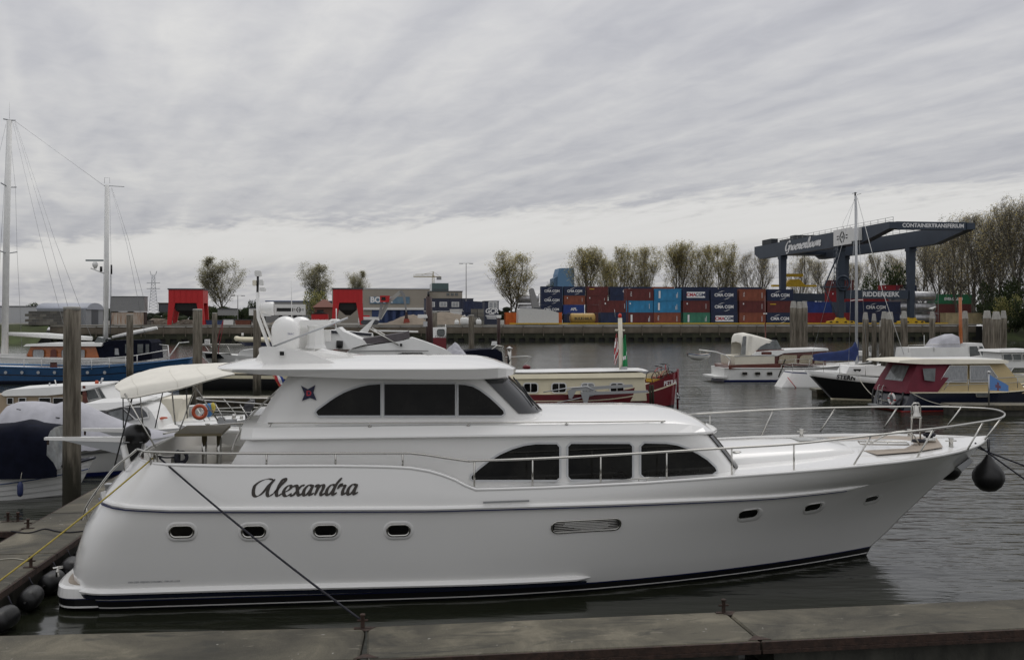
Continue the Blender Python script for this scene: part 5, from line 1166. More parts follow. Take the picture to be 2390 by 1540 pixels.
# --- sheeted heap on a boat
o = thing('sheeted_heap', 'crumpled grey plastic sheet over gear beside the dark hooded wheelhouse', 'cover', at(1062, 832, 50)); rows = []; rng = random.Random(8)
for i in range(13):
    row = []
    for j in range(13):
        u, v = i / 6 - 1, j / 6 - 1; h = max(0, 1 - (u * u + v * v) ** .5) ** .8 * .75; row.append((u * .62, v * .6, h + rng.uniform(-.04, .04) * (h > .02)))
    rows.append(row)
MB().loft(rows, False, False, 0, False).build('plastic_sheet', M_tarp, o)

# --- maroon barge with cream deckhouse
w0 = on_water(1574, 956)
F = Fr('maroon_barge', 'maroon hulled barge with long cream deckhouse and bicycles on its bow', 'barge', w0 - Vector((14.2, .9, 0)), R(4))
Lb = 14.4
def barge_sheer(x): return .95 + (.02 if x < 9 else .02 + 1.05 * ((x - 9) / 5.4) ** 2.0)
def blev(fr):
    def f(t):
        z = -.3 + (barge_sheer(Lb * t) + .3) * fr; xe = Lb * (.985 + .015 * fr); x = xe * t; b = 1.85 * (1 if t < .62 else max(0, 1 - ((t - .62) / .38) ** 2.6)) * (.85 + .15 * min(1, fr * 1.6)); return x, b, z
    return f
frs = [0, .25, .5, .72, .76, .88, 1.0]; rings = hull_rings([blev(f) for f in frs], T_STD)
MB().loft(rings, True, False, 0, True, mf=lambda i, j: [2, 0, 0, 1, 0, 0][i]).build('hull', [M_maroon, M_cream, M_black], F.e)
deck_from(rings[-1], len(T_STD), lambda x: min(barge_sheer(x) - .06, 1.35), None, .04, .02).build('deck', M_ivory, F.e)
MB().tube([(Lb + .02, 0, 0), (Lb + .03, 0, barge_sheer(Lb) + .12)], .06, 6).build('stem_post', M_maroon, F.e)
dh = F.house([(1060, 945), (1060, 884), (1505, 879), (1510, 935)], 1.5, 1.45, 'deckhouse', M_cream)
rf = F.house([(1060, 886), (1060, 876), (1500, 870), (1509, 874), (1507, 881)], 1.62, 1.5, 'deckhouse_roof', M_cream)
MB().loft([[(F.x(px), s_ * 1.48, F.p(px, 871 - (px - 1060) * .012, -1.5).z + .04 * (1 - s_ * s_)) for s_ in (-1, -.5, 0, .5, 1)] for px in (1060, 1180, 1300, 1400, 1500)], False, False, 0, True).build('roof_deck', M_boatw, rf)
for a_, b_, m_ in ((1223, 1254, M_glass), (1289, 1320, M_glass), (1358, 1386, M_lace), (1425, 1455, M_glass)):
    w_ = F.pane(oval_px(a_, b_, 895, 915), -1.53, m=m_, frame=M_boatw, fw=.06, parent=dh); q = (a_ + b_) / 2; F.tube([(q, 895, -1.56), (q, 915, -1.56)], .02, 'mullion', M_boatw, parent=w_)
F.rail([(1180, 873, -1.4), (1300, 869, -1.4), (1400, 867, -1.4), (1500, 864, -1.4)], .02, M_boatw, posts=(0, 1, 2), drop=.18, k=1, name='roof_rail'); F.rail([(1185, 864, 1.4), (1300, 861, 1.4), (1400, 859, 1.4), (1490, 859, 1.4), (1500, 864, 1.2)], .02, M_boatw, k=1, name='roof_rail')
F.tube([(1189, 862, -.5), (1189, 815, -.5)], .10, 'chimney', M_chrome, 10); q = F.p(1189, 812, -.5); MB().lathe([(.19, -.03), (.02, .08)], q, 10).build('chimney_hood', M_boatw, F.e)
mst = F.tube([(1451, 870, 0), (1447, 742, 0)], [.13, .11], 'mast', M_ivory, 8); F.prism([(1447, 875), (1450, 856), (1464, 855), (1465, 875)], -.25, .1, 'mast_tabernacle', M_alu)
F.tube([(1436, 770, 0), (1458, 771, 0)], .05, 'cross_tree', M_ivory); q = F.p(1447, 737, 0); MB().ball((q.x, 0, q.z), .10, .10, .13, 8, 6).build('mast_lamp', mat('lit_red_lamp', (.6, .03, .01), .3), F.e); F.tube([(1436, 740, 0), (1434, 722, 0)], .012, 'aerial', M_alu)
def hang_flag(F, pts_l, pts_r, yl, name, label, m, m2=None):
    o = thing(name, label, 'flag', F.O, F.th); rows = []
    for j in range(10):
        t = j / 9; a = F.p(interp([(k / (len(pts_l) - 1), p[0]) for k, p in enumerate(pts_l)], t), interp([(k / (len(pts_l) - 1), p[1]) for k, p in enumerate(pts_l)], t), yl); b = F.p(interp([(k / (len(pts_r) - 1), p[0]) for k, p in enumerate(pts_r)], t), interp([(k / (len(pts_r) - 1), p[1]) for k, p in enumerate(pts_r)], t), yl)
        rows.append([(a.x + (b.x - a.x) * q / 6, yl + .07 * math.sin(q * 1.9 + j * .5), a.z + (b.z - a.z) * q / 6) for q in range(7)])
    MB().loft(rows, False, False, 0, True, mf=(lambda i, j: m2(i, j)) if m2 else None).build('cloth', m, o); return o
hang_flag(F, [(1455, 790), (1455, 820), (1453, 856)], [(1459, 780), (1463, 815), (1465, 856)], -.12, 'green_flag', 'green flag hanging beside the barge mast', [mat('flag_green', (.02, .27, .09), .7), M_textw], lambda i, j: 1 if i == 6 and j < 4 or i == 5 and j > 4 else 0)
hang_flag(F, [(1437, 782), (1434, 815), (1433, 850)], [(1439, 778), (1446, 820), (1437, 852)], .12, 'striped_flag', 'red and white flag hanging slack beside the barge mast', [M_textw, mat('flag_red', (.42, .02, .03), .7)], lambda i, j: 1 if (i + j) % 4 < 2 else 0)
text('PETRA', .34, M_textw, F.e, faceM((F.x(1568, -.65) - .12, -.80, F.p(1567, 893, -.7).z), (1, .72, .10)), bold=.015)
hd = F.house([(1075, 880), (1082, 820), (1120, 816), (1160, 815), (1172, 822), (1175, 850), (1178, 880)], 1.35, 1.2, 'wheelhouse_hood', M_navycloth)
for yl in (-.9, .5): F.tube([(1137, 824, yl), (1160, 806, yl), (1175, 808, yl), (1158, 838, yl)], .035, 'hood_frame', M_chrome)
F.tube([(1164, 808, 0), (1164, 735, 0)], .09, 'aft_mast', mat('brown_mast_paint', (.035, .014, .012), .5), 8); F.prism([(1160, 742), (1160, 735), (1170, 735), (1170, 742)], -.1, .1, 'lamp_box', M_boatw); F.prism([(1147, 806), (1149, 797), (1160, 797), (1160, 806)], -.2, .2, 'searchlight', M_boatw)
for y_ in (907, 922): pass
gs = F.prism([(1325, 912), (1340, 904), (1475, 897), (1478, 903), (1345, 912), (1335, 930), (1328, 930)], -2.3, -2.15, 'gangway_beam', M_alu); F.prism([(1355, 915), (1512, 911), (1514, 916), (1376, 922), (1370, 945), (1364, 945)], -2.5, -2.35, 'gangway_beam', M_alu)
F.tube([(1268, 915, -2.4), (1320, 906, -2.4), (1370, 902, -2.4), (1395, 915, -2.4), (1385, 922, -2.4), (1300, 940, -2.4)], .03, 'gangway_rail', M_alu)
dg = Fr('white_dinghy', 'white dinghy with tubular rails behind the steel chimney', 'dinghy', at(1165, 870, 58), PTH)
simple_hull(dg.e, 2.0, 1.2, .75, .7, .9, M_boatw, M_boatw, w=.8, deck=M_boatw)
for yl in (-.5, .5): dg.tube([(1180, 833, yl), (1230, 831, yl), (1243, 833, yl), (1222, 852, yl)], .02, 'rail', M_boatw)
MB().ball((dg.x(1229), 0, dg.p(1229, 857, 0).z), .25, .2, .15, 10, 6).build('outboard', M_maroon, dg.e)
# bicycles on the bow deck
def bicycle(loc, rz, m_, label):
    o = thing('bicycle', label, 'bicycle', loc, rz, 'bicycles on the barge bow')
    for x in (-.5, .5):
        w_ = MB().torus((x, 0, .34), .32, .022, 'y', 18, 5).build('wheel', M_rubber, o); sp = MB()
        for a in range(0, 180, 30): sp.bar((x - .31 * math.cos(R(a)), 0, .34 - .31 * math.sin(R(a))), (x + .31 * math.cos(R(a)), 0, .34 + .31 * math.sin(R(a))), .006)
        sp.build('spokes', M_alu, w_)
    MB().tube([(-.5, 0, .34), (-.05, 0, .30), (.36, 0, .78), (-.15, 0, .82), (-.05, 0, .30)], .02, 6).tube([(-.15, 0, .82), (-.5, 0, .34)], .015, 5).build('frame', m_, o)
    MB().tube([(.5, 0, .34), (.36, 0, .78), (.33, 0, .98)], .02, 6).build('fork', m_, o); MB().tube([(.2, -.28, 1.0), (.33, -.1, 1.02), (.33, .1, 1.02), (.2, .28, 1.0)], .018, 6).build('handlebar', M_black, o); MB().ball((-.18, 0, .92), .13, .07, .04, 8, 6).tube([(-.15, 0, .82), (-.18, 0, .92)], .014, 5).build('saddle', M_black, o)
bl = lambda px, py, yl: F.O + Matrix.Rotation(F.th, 3, 'Z') @ F.p(px, py, yl)
for px, yl, rz, m_, lab in ((1548, -.2, R(35), M_black, 'dark bicycle on the barge bow, handlebar towards the stem'), (1540, .5, R(20), M_red, 'bicycle with a red frame standing behind the dark one on the barge bow')):
    c = bl(px, 895, yl); bicycle((c.x, c.y, 1.36), rz, m_, lab)
pk = thing('plank_stack', 'yellow planks lying on the barge foredeck behind the deckhouse', 'planks', F.O, F.th)
for i in range(3): q = F.p(1508, 886 + i * 1.2, .3 - .25 * i); e_ = F.p(1545, 890 + i, .3 - .25 * i); MB().bar((q.x, q.y, 1.62 - .05 * i), (e_.x, e_.y, 1.55 - .05 * i), .14, .04).build('plank', M_yellow, pk)
MB().loft([[(F.x(1507), 1.3, 1.3), (F.x(1507), 1.3, 1.75)], [(F.x(1545), 1.1, 1.3), (F.x(1545), 1.1, 1.95)], [(F.x(1566), .6, 1.4), (F.x(1566), .6, 2.05)]], False, False, 0, True).build('far_bulwark_lining', M_cream, F.e)
for px in (1517, 1523): F.tube([(px, 898, -1.95), (px + 2, 955, -1.95)], .06, 'mooring_post', M_wood)
q = F.p(1574, 918, -.2); MB().tube([(Lb - .12, -.35, .9), (Lb + .06, -.25, .62)], .05, 6).tube([(Lb - .1, -.45, .66), (Lb + .06, -.25, .58), (Lb + .05, -.1, .72)], .05, 6).build('anchor', M_alu, F.e)

# --- white and mahogany cruiser on the right
w0 = on_water(1655, 890)
F = Fr('mahogany_cruiser', 'white cruiser with mahogany cabin sides and a cream folding hood', 'motor boat', w0 + Vector((.9, 1.2, 0)), R(6))
sh, top = simple_hull(F.e, 13.2, 3.9, 1.02, 1.0, 1.5, M_boatw, M_dark, boot=.14, m_boot=M_stripe, w=.85, rake=.1, deck=M_boatw)
rub_rail(top, len(T_STD), F.e, M_boatw, .05, 'gunwale')
MB().prism([(-.75, -1.5), (-.75, 1.5), (-.2, 1.75), (.2, 1.7), (.2, -1.7), (-.2, -1.75)], 'z', .28, .42).build('swim_platform', M_boatw, F.e)
F.prism([(1702, 862), (1700, 853), (1718, 851), (1830, 848), (1830, 858)], -1.75, 1.75, 'mahogany_coaming', M_mahog)
F.prism([(1716, 853), (1714, 831), (1808, 829), (1808, 850)], -1.68, 1.68, 'canvas_dodger', M_ivory)
cb = F.house([(1806, 853), (1806, 824), (1820, 818), (1930, 817), (1928, 853)], 1.6, 1.5, 'cabin', M_mahog)
F.house([(1757, 829), (1766, 821), (1800, 818), (1934, 813), (1935, 818), (1830, 824), (1816, 830), (1796, 832)], 1.7, 1.6, 'cabin_roof', M_boatw); F.pane(oval_px(1777, 1801, 821, 828), -1.66, 'oval_port', M_mahog)
for a_, b_ in ((1816, 1860), (1864, 1896), (1900, 1922)): F.pane([(a_, 848), (a_ + 3, 832), (a_ + 10, 828), (b_, 828), (b_, 848)], -1.62, m=M_curt, frame=M_mahog, parent=cb)
ws = F.house([(1764, 822), (1776, 809), (1800, 796), (1816, 794), (1826, 817)], 1.45, 1.25, 'windscreen', M_pane)
F.prism([(1764, 823), (1768, 817), (1830, 815), (1832, 820)], -1.5, 1.5, 'windscreen_coaming', M_mahog)
rows = []
for px, py, w in ((1731, 800, 1.2), (1733, 784, 1.25), (1737, 779, 1.25), (1748, 778, 1.3), (1770, 783, 1.3), (1795, 790, 1.3), (1812, 797, 1.25)):
    x = F.x(px, -1.3); z = F.p(px, py, -1.3).z; zl_ = F.p(px, 829 if px < 1760 else 829 - (px - 1760) * .40, -1.3).z; rows.append([(x, -w, zl_), (x, -w, z - .2), (x, -w * .85, z - .03), (x, 0, z + .05), (x, w * .85, z - .03), (x, w, z - .2), (x, w, zl_)])
MB().loft(rows, False, False, 0, True).build('hood', M_canvas, F.e)
F.pane([(1728, 829), (1734, 785), (1742, 784), (1740, 828)], -1.28, 'hood_window', M_vinyl); F.pane([(1744, 829), (1748, 784), (1756, 785), (1752, 830)], -1.30, 'hood_panel', M_canvas); F.pane([(1756, 825), (1762, 790), (1806, 797), (1790, 802), (1774, 812), (1766, 823)], -1.27, 'hood_window', M_vinyl)
for a_ in ((1714, 831, -1.7, 1808, 829), ): F.rail([(1714, 831, -1.7), (1808, 829, -1.7)], .025, M_alu, k=1)
for px in (1822, 1855, 1888): F.tube([(px, 858, -1.85), (px + 1, 838, -1.85)], .02, 'stanchion', M_chrome)
F.rail([(1815, 842, -1.85), (1860, 838, -1.85), (1935, 836, -1.85)], .02, k=1)
for a_ in (1738, 1768, 1796): F.pane(oval_px(a_ - 6, a_ + 6, 868.5, 875), -1.86, 'porthole', M_glass, frame=M_chrome, fw=.03)
dv = None
for yl in (-1.3, .9): F.tube([(1708, 858, yl), (1704, 838, yl), (1694, 829, yl), (1670, 821, yl), (1632, 816, yl)], .05, 'davit', M_boatw)
F.tube([(1632, 816, -1.3), (1632, 816, .9)], .04, 'davit_bar', M_boatw)
for yl in (-1.45, -1.15): F.tube([(1692, 892, yl), (1702, 842, yl)], .03, 'ladder_rail', M_boatw)
for py in (860, 872, 884): F.tube([(1693 + (892 - py) * .16, py, -1.45), (1693 + (892 - py) * .16, py, -1.15)], .02, 'ladder_rung', M_boatw)
F.tube([(1830, 770, 0), (1823, 800, 0)], .0, 'spare', M_mahog) if False else None
F.tube([(1787, 818, 0), (1786, 735, 0), (1785, 690, 0)], [.06, .05, .03], 'mast', M_mahog); F.tube([(1782, 732, 0), (1790, 732, 0)], .05, 'mast_lamp', M_boatw)
dn = Fr('hanging_dinghy', 'small white dinghy with a blue top strake hanging from the davits', 'dinghy', F.O + Vector((-2.6, -1.6, 0)), F.th); dn.e.location.z = 1.62
rows = []
for k in range(13):
    t = k / 12; x = 1.75 * t; w = .58 * (1 - abs(2 * t - .95) ** 3.2 * .75) * (1 if t < .97 else .5); h = .42 * (1 - abs(2 * t - 1) ** 3 * .45); zs = .42 + .10 * (2 * t - 1) ** 2
    rows.append([(x, w * math.sin(R(a)), zs - h * math.cos(R(a)) ** .8) for a in (-90, -70, -48, -24, 0, 24, 48, 70, 90)])
MB().loft(rows, False, False, 0, True, mf=lambda i, j: 0).build('hull', M_boatw, dn.e)
for s_ in (0, 8): MB().tube([r[s_] for r in rows], .03, 5).build('gunwale', M_blue if s_ == 0 else M_mahog, dn.e)
MB().loft([[r[0], r[8]] for r in rows], False, False, 0, False).build('boat_cover', M_ivory, dn.e)
dn.e.rotation_euler.z = F.th
for px, py in ((1634, 818), (1650, 820)): F.tube([(px, py, -1.3), (px, 853, -1.4)], .012, 'davit_fall', M_rope_w, 4)

# --- white sail boat with blue sail cover
w0 = on_water(1806, 903)
F = Fr('white_sail_boat', 'white sail boat with a blue sail cover on its boom and tall mast', 'sail boat', w0 + Vector((.4, .4, 0)), R(4))
sh, top = simple_hull(F.e, 9.6, 3.0, 1.15, 1.0, 1.35, M_boatw, mat('antifoul_blue', (.02, .05, .11), .6), boot=.10, m_boot=M_boatw, w=.55, stern_rake=.10, rake=.14, deck=M_boatw, stripe=(.16, .08), m_stripe=M_stripe)
F.house([(1880, 884), (1895, 868), (1940, 866), (2020, 868), (2050, 880)], .95, .7, 'coach_roof', M_boatw); F.pane([(1935, 876), (1940, 870), (1985, 870), (1990, 876)], -.9, m=M_glass)
F.tube([(1999, 880, 0), (1999, 660, 0), (1997, 457, 0)], [.10, .10, .085], 'mast', mat('grey_alu_mast', (.45, .46, .47), .45, .3), 10)
cov = []
for px, py, h, w in ((1898, 834, .22, .16), (1915, 833, .30, .2), (1950, 831, .34, .22), (1975, 829, .40, .24), (1990, 824, .52, .26), (1998, 818, .80, .24), (2003, 820, .84, .16)):
    q = F.p(px, py, 0); cov.append([(q.x, w * math.cos(a) * .5, q.z + h * math.sin(a)) for a in [2 * math.pi * k / 10 for k in range(10)]])
MB().loft(cov, True, True, 0, True).build('sail_cover', M_bluecloth, F.e)
F.tube([(1894, 836, 0), (2000, 838, 0)], .05, 'boom', M_alu); F.tube([(1985, 702, 0), (1998, 700, 0), (2014, 700, 0)], .03, 'spreader', M_boatw)
for pts in ([(2001, 462, 0), (2060, 680, 0), (2110, 828, 0)], ): F.tube(pts, .022, 'forestay', M_boatw)
for pts in ([(1997, 462, 0), (1968, 520, -.6), (1950, 600, -1.0)], [(1999, 462, .4), (2014, 700, .9), (2026, 870, 1.2)], [(1998, 470, -.3), (1985, 702, -.9), (1980, 870, -1.2)], [(1995, 462, 0), (1885, 866, 0)]): F.tube(pts, .012, 'shroud', M_alu, 4)
F.tube([(1996, 457, 0), (1996, 449, 0)], .06, 'masthead_light', M_black); F.tube([(1989, 452, 0), (2000, 450, 0)], .02, 'wind_vane', M_black); F.tube([(2000, 455, 0), (2010, 452, 0)], .015, 'anemometer_arm', M_black)
F.rail([(1824, 852, -1.0), (1850, 848, -1.3), (1900, 851, -1.4), (1960, 852, -1.4), (2040, 850, -1.2)], .016, posts=(0, 1, 2, 3), drop=.55, k=1)
F.tube([(1817, 880, -.6), (1833, 838, -.8)], .05, 'flag_staff', M_wood); F.tube([(1838, 880, -1.1), (1858, 905, -1.3)], .03, 'red_lashing', M_red)

# --- black hulled boat with white bulwark
w0 = on_water(1942, 936)
F = Fr('black_hulled_yacht', 'black hulled yacht with a white bulwark and its name lettered at the bow', 'sail boat', w0 + Vector((8.4, 1.4, 0)), R(180 - 1))
sh, top = simple_hull(F.e, 9.6, 3.2, 1.25, 1.3, 1.75, M_black, M_dark, boot=.07, m_boot=M_cream, w=.8, rake=.17, p=2.3, deck=M_boatw, stripe=(.36, .0), m_stripe=M_boatw)
F.house([(1975, 872), (1985, 855), (2060, 855), (2110, 860), (2110, 880)], 1.0, .85, 'trunk', M_boatw, near=1)
F.rail([(1922, 846, .5), (1960, 848, 1.0), (2020, 853, 1.4), (2100, 857, 1.5)], .02, posts=(0, 1, 2, 3), drop=.6, k=1)
text('STERN', .34, M_black, F.e, faceM((F.x(1973, .95), 1.03, F.p(1973, 881, 1.0).z), (-1, .16, -.07)), bold=.045, space=1.08, shear=.2)
q = F.p(2000, 867, 1.2); MB().bar((q.x - .2, 1.25, q.z + .1), (q.x + .2, 1.25, q.z + .1), .1).bar((q.x - .12, 1.25, q.z), (q.x - .12, 1.25, q.z + .12), .06).bar((q.x + .12, 1.25, q.z), (q.x + .12, 1.25, q.z + .12), .06).build('bow_roller', M_dark, F.e)
rope('bow_line', 'thin line sagging from the black hull to the navy stern', F.O + Matrix.Rotation(F.th, 3, 'Z') @ F.p(2003, 880, 1.3), at(2070, 935, 52), .35, .02, M_rope_w)

# --- navy boat with burgundy tent and yellow cabin
w0 = on_water(2068, 961)
F = Fr('burgundy_tent_boat', 'navy hulled cabin boat with burgundy tent and cream yellow cabin', 'motor boat', w0 + Vector((.55, 1.4, 0)), R(12))
sh, top = simple_hull(F.e, 11.5, 3.5, .98, .93, 1.4, M_navy, M_navy, boot=.06, m_boot=mat('antifoul_red', (.25, .015, .015), .5), w=.88, rake=.1, stern_rake=.05, deck=M_cream, deck_drop=.08)
rub_rail(top, len(T_STD), F.e, M_cream, .035, 'gunwale')
near_y = -1.55
cb = F.house([(2172, 918), (2207, 850), (2350, 847), (2362, 862), (2392, 905), (2400, 918)], 1.5, 1.25, 'cabin', mat('tan_yellow_cabin', (.55, .43, .22), .45, var=.04))
rf = F.house([(2098, 846), (2103, 841), (2160, 838), (2350, 840), (2357, 843), (2352, 848), (2160, 850), (2120, 848)], 1.55, 1.45, 'cabin_roof', M_ivory)
F.house([(2150, 839), (2160, 836.5), (2300, 835), (2335, 837), (2345, 840)], .8, .7, 'roof_hatch', M_boatw)
# tent: from the roof edge down to the transom
tn = []
for px, py, w, yl in ((2105, 845, 1.3, 0), (2160, 849, 1.3, 0)): pass
A = lambda px, py, yl: tuple(F.p(px, py, yl))
x_t = F.x(2042, .6); 
v = [A(2101, 846, 1.25), A(2163, 849, -1.3), A(2040, 914, 1.45), A(2106, 917, -1.5), A(2209, 850, -1.32), A(2175, 916, -1.58)]
zt_, zb_ = v[1][2], .95; xt, xb = v[1][0], v[3][0]; xr = v[4][0]
xt, xb = .95, .12; xr = max(2.6, v[4][0]); xrb = max(1.7, v[5][0])
tent = MB().loft([[(xb, -1.5, zb_), (xb, -.5, zb_), (xb, .5, zb_), (xb, 1.5, zb_)], [((xt + xb) / 2 - .03, -1.42, (zt_ + zb_) / 2), ((xt + xb) / 2 - .05, -.5, (zt_ + zb_) / 2 + .02), ((xt + xb) / 2 - .05, .5, (zt_ + zb_) / 2 + .02), ((xt + xb) / 2 - .03, 1.42, (zt_ + zb_) / 2)], [(xt, -1.3, zt_ - .03), (xt, -.5, zt_ + .04), (xt, .5, zt_ + .04), (xt, 1.3, zt_ - .03)]], False, False, 0, True)
for sg in (-1, 1):
    tent.loft([[(xb, sg * 1.5, zb_), ((xb + xrb) / 2, sg * 1.56, zb_), (xrb + .2, sg * 1.56, zb_)], [((xt + xb) / 2 - .03, sg * 1.42, (zt_ + zb_) / 2), ((xt + xr) / 2, sg * 1.5, (zt_ + zb_) / 2), (xr, sg * 1.48, (zt_ + zb_) / 2)], [(xt, sg * 1.3, zt_ - .03), ((xt + xr) / 2, sg * 1.32, zt_), (xr + .3, sg * 1.32, zt_)]], False, False, 0, True)
tent.build('tent', M_redcloth, F.e)
tz = lambda f: zb_ + (zt_ - zb_) * f; txx = lambda f: xb + (xt - xb) * f - .06
MB().add([(txx(.38), -.85, tz(.38) + .02), (txx(.38), .75, tz(.38) + .02), (txx(.9), .65, tz(.9) + .03), (txx(.9), -.8, tz(.9) + .03)], [(0, 1, 2, 3)]).build('tent_window', M_vinyl, F.e)
MB().add([(1.15, -1.60, tz(.45)), (1.75, -1.60, tz(.40)), (1.9, -1.45, tz(.85)), (1.15, -1.45, tz(.85))], [(0, 1, 2, 3)]).build('tent_side_window', M_pane, F.e)
for pts in ([(2192, 891), (2217, 854), (2256, 854), (2256, 891)], [(2264, 891), (2264, 854), (2308, 854), (2327, 880), (2310, 890)]): F.pane(pts, -1.46, m=M_lace, frame=M_boatw, fw=.035, parent=cb)
F.rail([(2203, 910, -1.7), (2215, 892, -1.7), (2222, 888, -1.7), (2300, 884, -1.65), (2400, 878, -1.5)], .02, M_alu, k=1); F.rail([(2212, 900, -1.7), (2260, 897, -1.7), (2330, 895, -1.65), (2400, 890, -1.5)], .014, M_alu, k=1)
for px, a_, b_ in ((2260, 886, 912), (2375, 881, 905)): F.tube([(px, a_, -1.68), (px, b_, -1.68)], .018, 'stanchion', M_alu)
F.pane(oval_px(2278, 2305, 917, 925, 4), -1.70, 'porthole', M_pane, frame=M_chrome)
for yl in (.35, .75): MB().tube([(-.06, yl, .15), (-.02, yl, 1.15), (.05, yl, 1.25), (.2, yl, 1.1)], .025, 6).build('ladder_rail', M_chrome, F.e)
for z in (.3, .52, .74, .96): MB().tube([(-.04, .35, z), (-.04, .75, z)], .02, 6).build('ladder_rung', M_chrome, F.e)
lb = thing('lifebuoy', 'white lifebuoy with red bands on the navy transom', 'lifebuoy', F.O, F.th)
MB().torus((-.04, -.55, .60), .26, .07, 'x', 24, 8, mf=lambda i, j: 1 if i % 6 == 0 else 0).build('ring', [M_boatw, M_red], lb)
for yl in (-1.35, 1.35): MB().tube([(-.05, yl * .9, .1), (.02, yl, .6), (.10, yl, 1.0)], .06, 6).build('transom_fender', M_rubber, F.e)
MB().box(-.35, .15, -1.2, 1.2, .14, .22).build('swim_platform', M_alu, F.e)
rope('stern_line', 'pale line slack from the navy stern to the concrete jetty', F.O + Matrix.Rotation(F.th, 3, 'Z') @ Vector((.3, -1.6, 1.05)), on_water(2245, 945, .55), .25, .02, M_rope_w)
fp = thing('flag_pole', 'steel flag pole on the concrete jetty with a pale blue pennant', 'flag pole', at(2308, 955, 49)); zt_ = at(2308, 868, 49).z
fp.location.z = .55
MB().tube([(0, 0, 0), (0, 0, zt_ - .55)], .035, 8).build('pole', M_alu, fp); MB().lathe([(.09, zt_ - .56), (.09, zt_ - .53), (.02, zt_ - .5)], (0, 0, 0), 8).build('pole_knob', M_boatw, fp)
rows = []
for i in range(13):
    t = i / 12; rows.append([(.04 + .92 * t, .06 * math.sin(t * 6), zt_ - .55 - .12 - t * .55 + (1 - v_) * (-.78 + .50 * t)) for v_ in (1, .75, .5, .25, 0)])
MB().loft(rows, False, False, 0, True, mf=lambda i, j: 1 if (i in (4, 5, 6) and j == 2) or (i == 5 and j in (1, 3)) else 0).build('pennant', [mat('pennant_blue', (.13, .28, .60), .7), mat('pennant_mark', (.20, .10, .16), .7)], fp)

# --- boats behind on the right
F = Fr('canvas_top_launch', 'white launch with a pale canvas hood behind the yellow cabin', 'motor boat', at(2110, 850, 72), R(4))
simple_hull(F.e, 8.5, 2.8, 1.3, 1.3, 1.6, M_boatw, M_dark, boot=.12, w=.85, deck=M_boatw)
F.house([(2125, 840), (2128, 812), (2260, 810), (2262, 802), (2295, 801), (2300, 815), (2320, 835)], 1.25, 1.1, 'cabin', M_boatw); F.pane([(2264, 832), (2263, 808), (2280, 808), (2288, 828)], -1.22, m=M_pane); F.pane([(2285, 808), (2293, 808), (2300, 826), (2292, 830)], -1.2, m=M_pane)
rows = []
for px, py, w in ((2184, 822, 1.1), (2190, 808, 1.15), (2204, 788, 1.15), (2222, 782, 1.15), (2240, 781, 1.15), (2243, 800, 1.1)):
    x = F.x(px, -1.1); z = F.p(px, py, -1.1).z; rows.append([(x, -w, 1.5), (x, -w * .9, max(1.55, z - .15)), (x, 0, z + .05), (x, w * .9, max(1.55, z - .15)), (x, w, 1.5)])
MB().loft(rows, False, False, 0, True).build('hood', M_tarp, F.e)
F.rail([(2120, 806, -1.2), (2180, 804, -1.2), (2240, 803, -1.2)], .02, posts=(0, 1), drop=.5, k=1); F.tube([(2157, 835, -.8), (2157, 782, -.8)], .02, 'aerial', M_boatw)
F.tube([(2243, 832, 0), (2242, 640, 0), (2241, 694, 0)][:1] + [(2241, 694, 0)], [.14, .11], 'orange_mast', M_orange_wood, 8); F.tube([(2247, 832, -.3), (2283, 820, -.3)], .05, 'boom', M_alu)
F = Fr('low_cabin_launch', 'low white cabin launch at the right hand piles', 'motor boat', at(2335, 860, 66), R(4))
simple_hull(F.e, 7, 2.6, 1.1, 1.1, 1.4, M_cream, M_dark, boot=.12, m_boot=M_black, w=.85, deck=M_boatw)
F.house([(2335, 858), (2340, 822), (2420, 820), (2420, 858)], 1.2, 1.1, 'cabin', M_boatw); F.house([(2332, 822), (2336, 817), (2420, 815), (2420, 822)], 1.3, 1.2, 'roof', M_boatw)
for a_ in (2343, 2365, 2388): F.pane([(a_, 840), (a_ - 2, 827), (a_ + 17, 826), (a_ + 19, 840)], -1.2, m=M_pane, frame=M_boatw)
F = Fr('striped_bow_boat', 'white boat bow with a blue stripe between the sail boat and the piles', 'motor boat', at(1995, 835, 80), R(5))
simple_hull(F.e, 4.7, 2.0, 1.0, 1.1, 1.5, M_boatw, M_boatw, boot=.1, w=.9, rake=.2, stripe=(.35, .2), m_stripe=M_blue, deck=M_boatw)
F.house([(1998, 830), (2002, 820), (2030, 820), (2040, 830)], .8, .7, 'cuddy', M_boatw); F.tube([(2028, 832, -.5), (2028, 810, -.5), (2033, 808, -.5), (2034, 832, -.5)], .03, 'hoop', M_boatw); F.tube([(2052, 830, 0), (2064, 815, 0)], .03, 'bow_rail', M_chrome)
# ------------------------------------------------------------ the far bank
QTH = math.atan(.14); QO = Vector((0, 204.9, 0)); qc, qs = math.cos(QTH), math.sin(QTH); ZG = 3.5
QU, QN = Vector((qc, qs, 0)), Vector((-qs, qc, 0))
def q_x(px, b):
    k = (px - HX) / FPX; return (k * (QO.y + b * qc) - QO.x + b * qs) / (qc - k * qs)
def q_at(px, b): return QO + QU * q_x(px, b) + QN * b
def q_w(X, b, z=0): return QO + QU * X + QN * b + Vector((0, 0, z))
def qthing(name, label, cat, px, b, group=None): return Fr(name, label, cat, q_at(px, b), QTH, group)

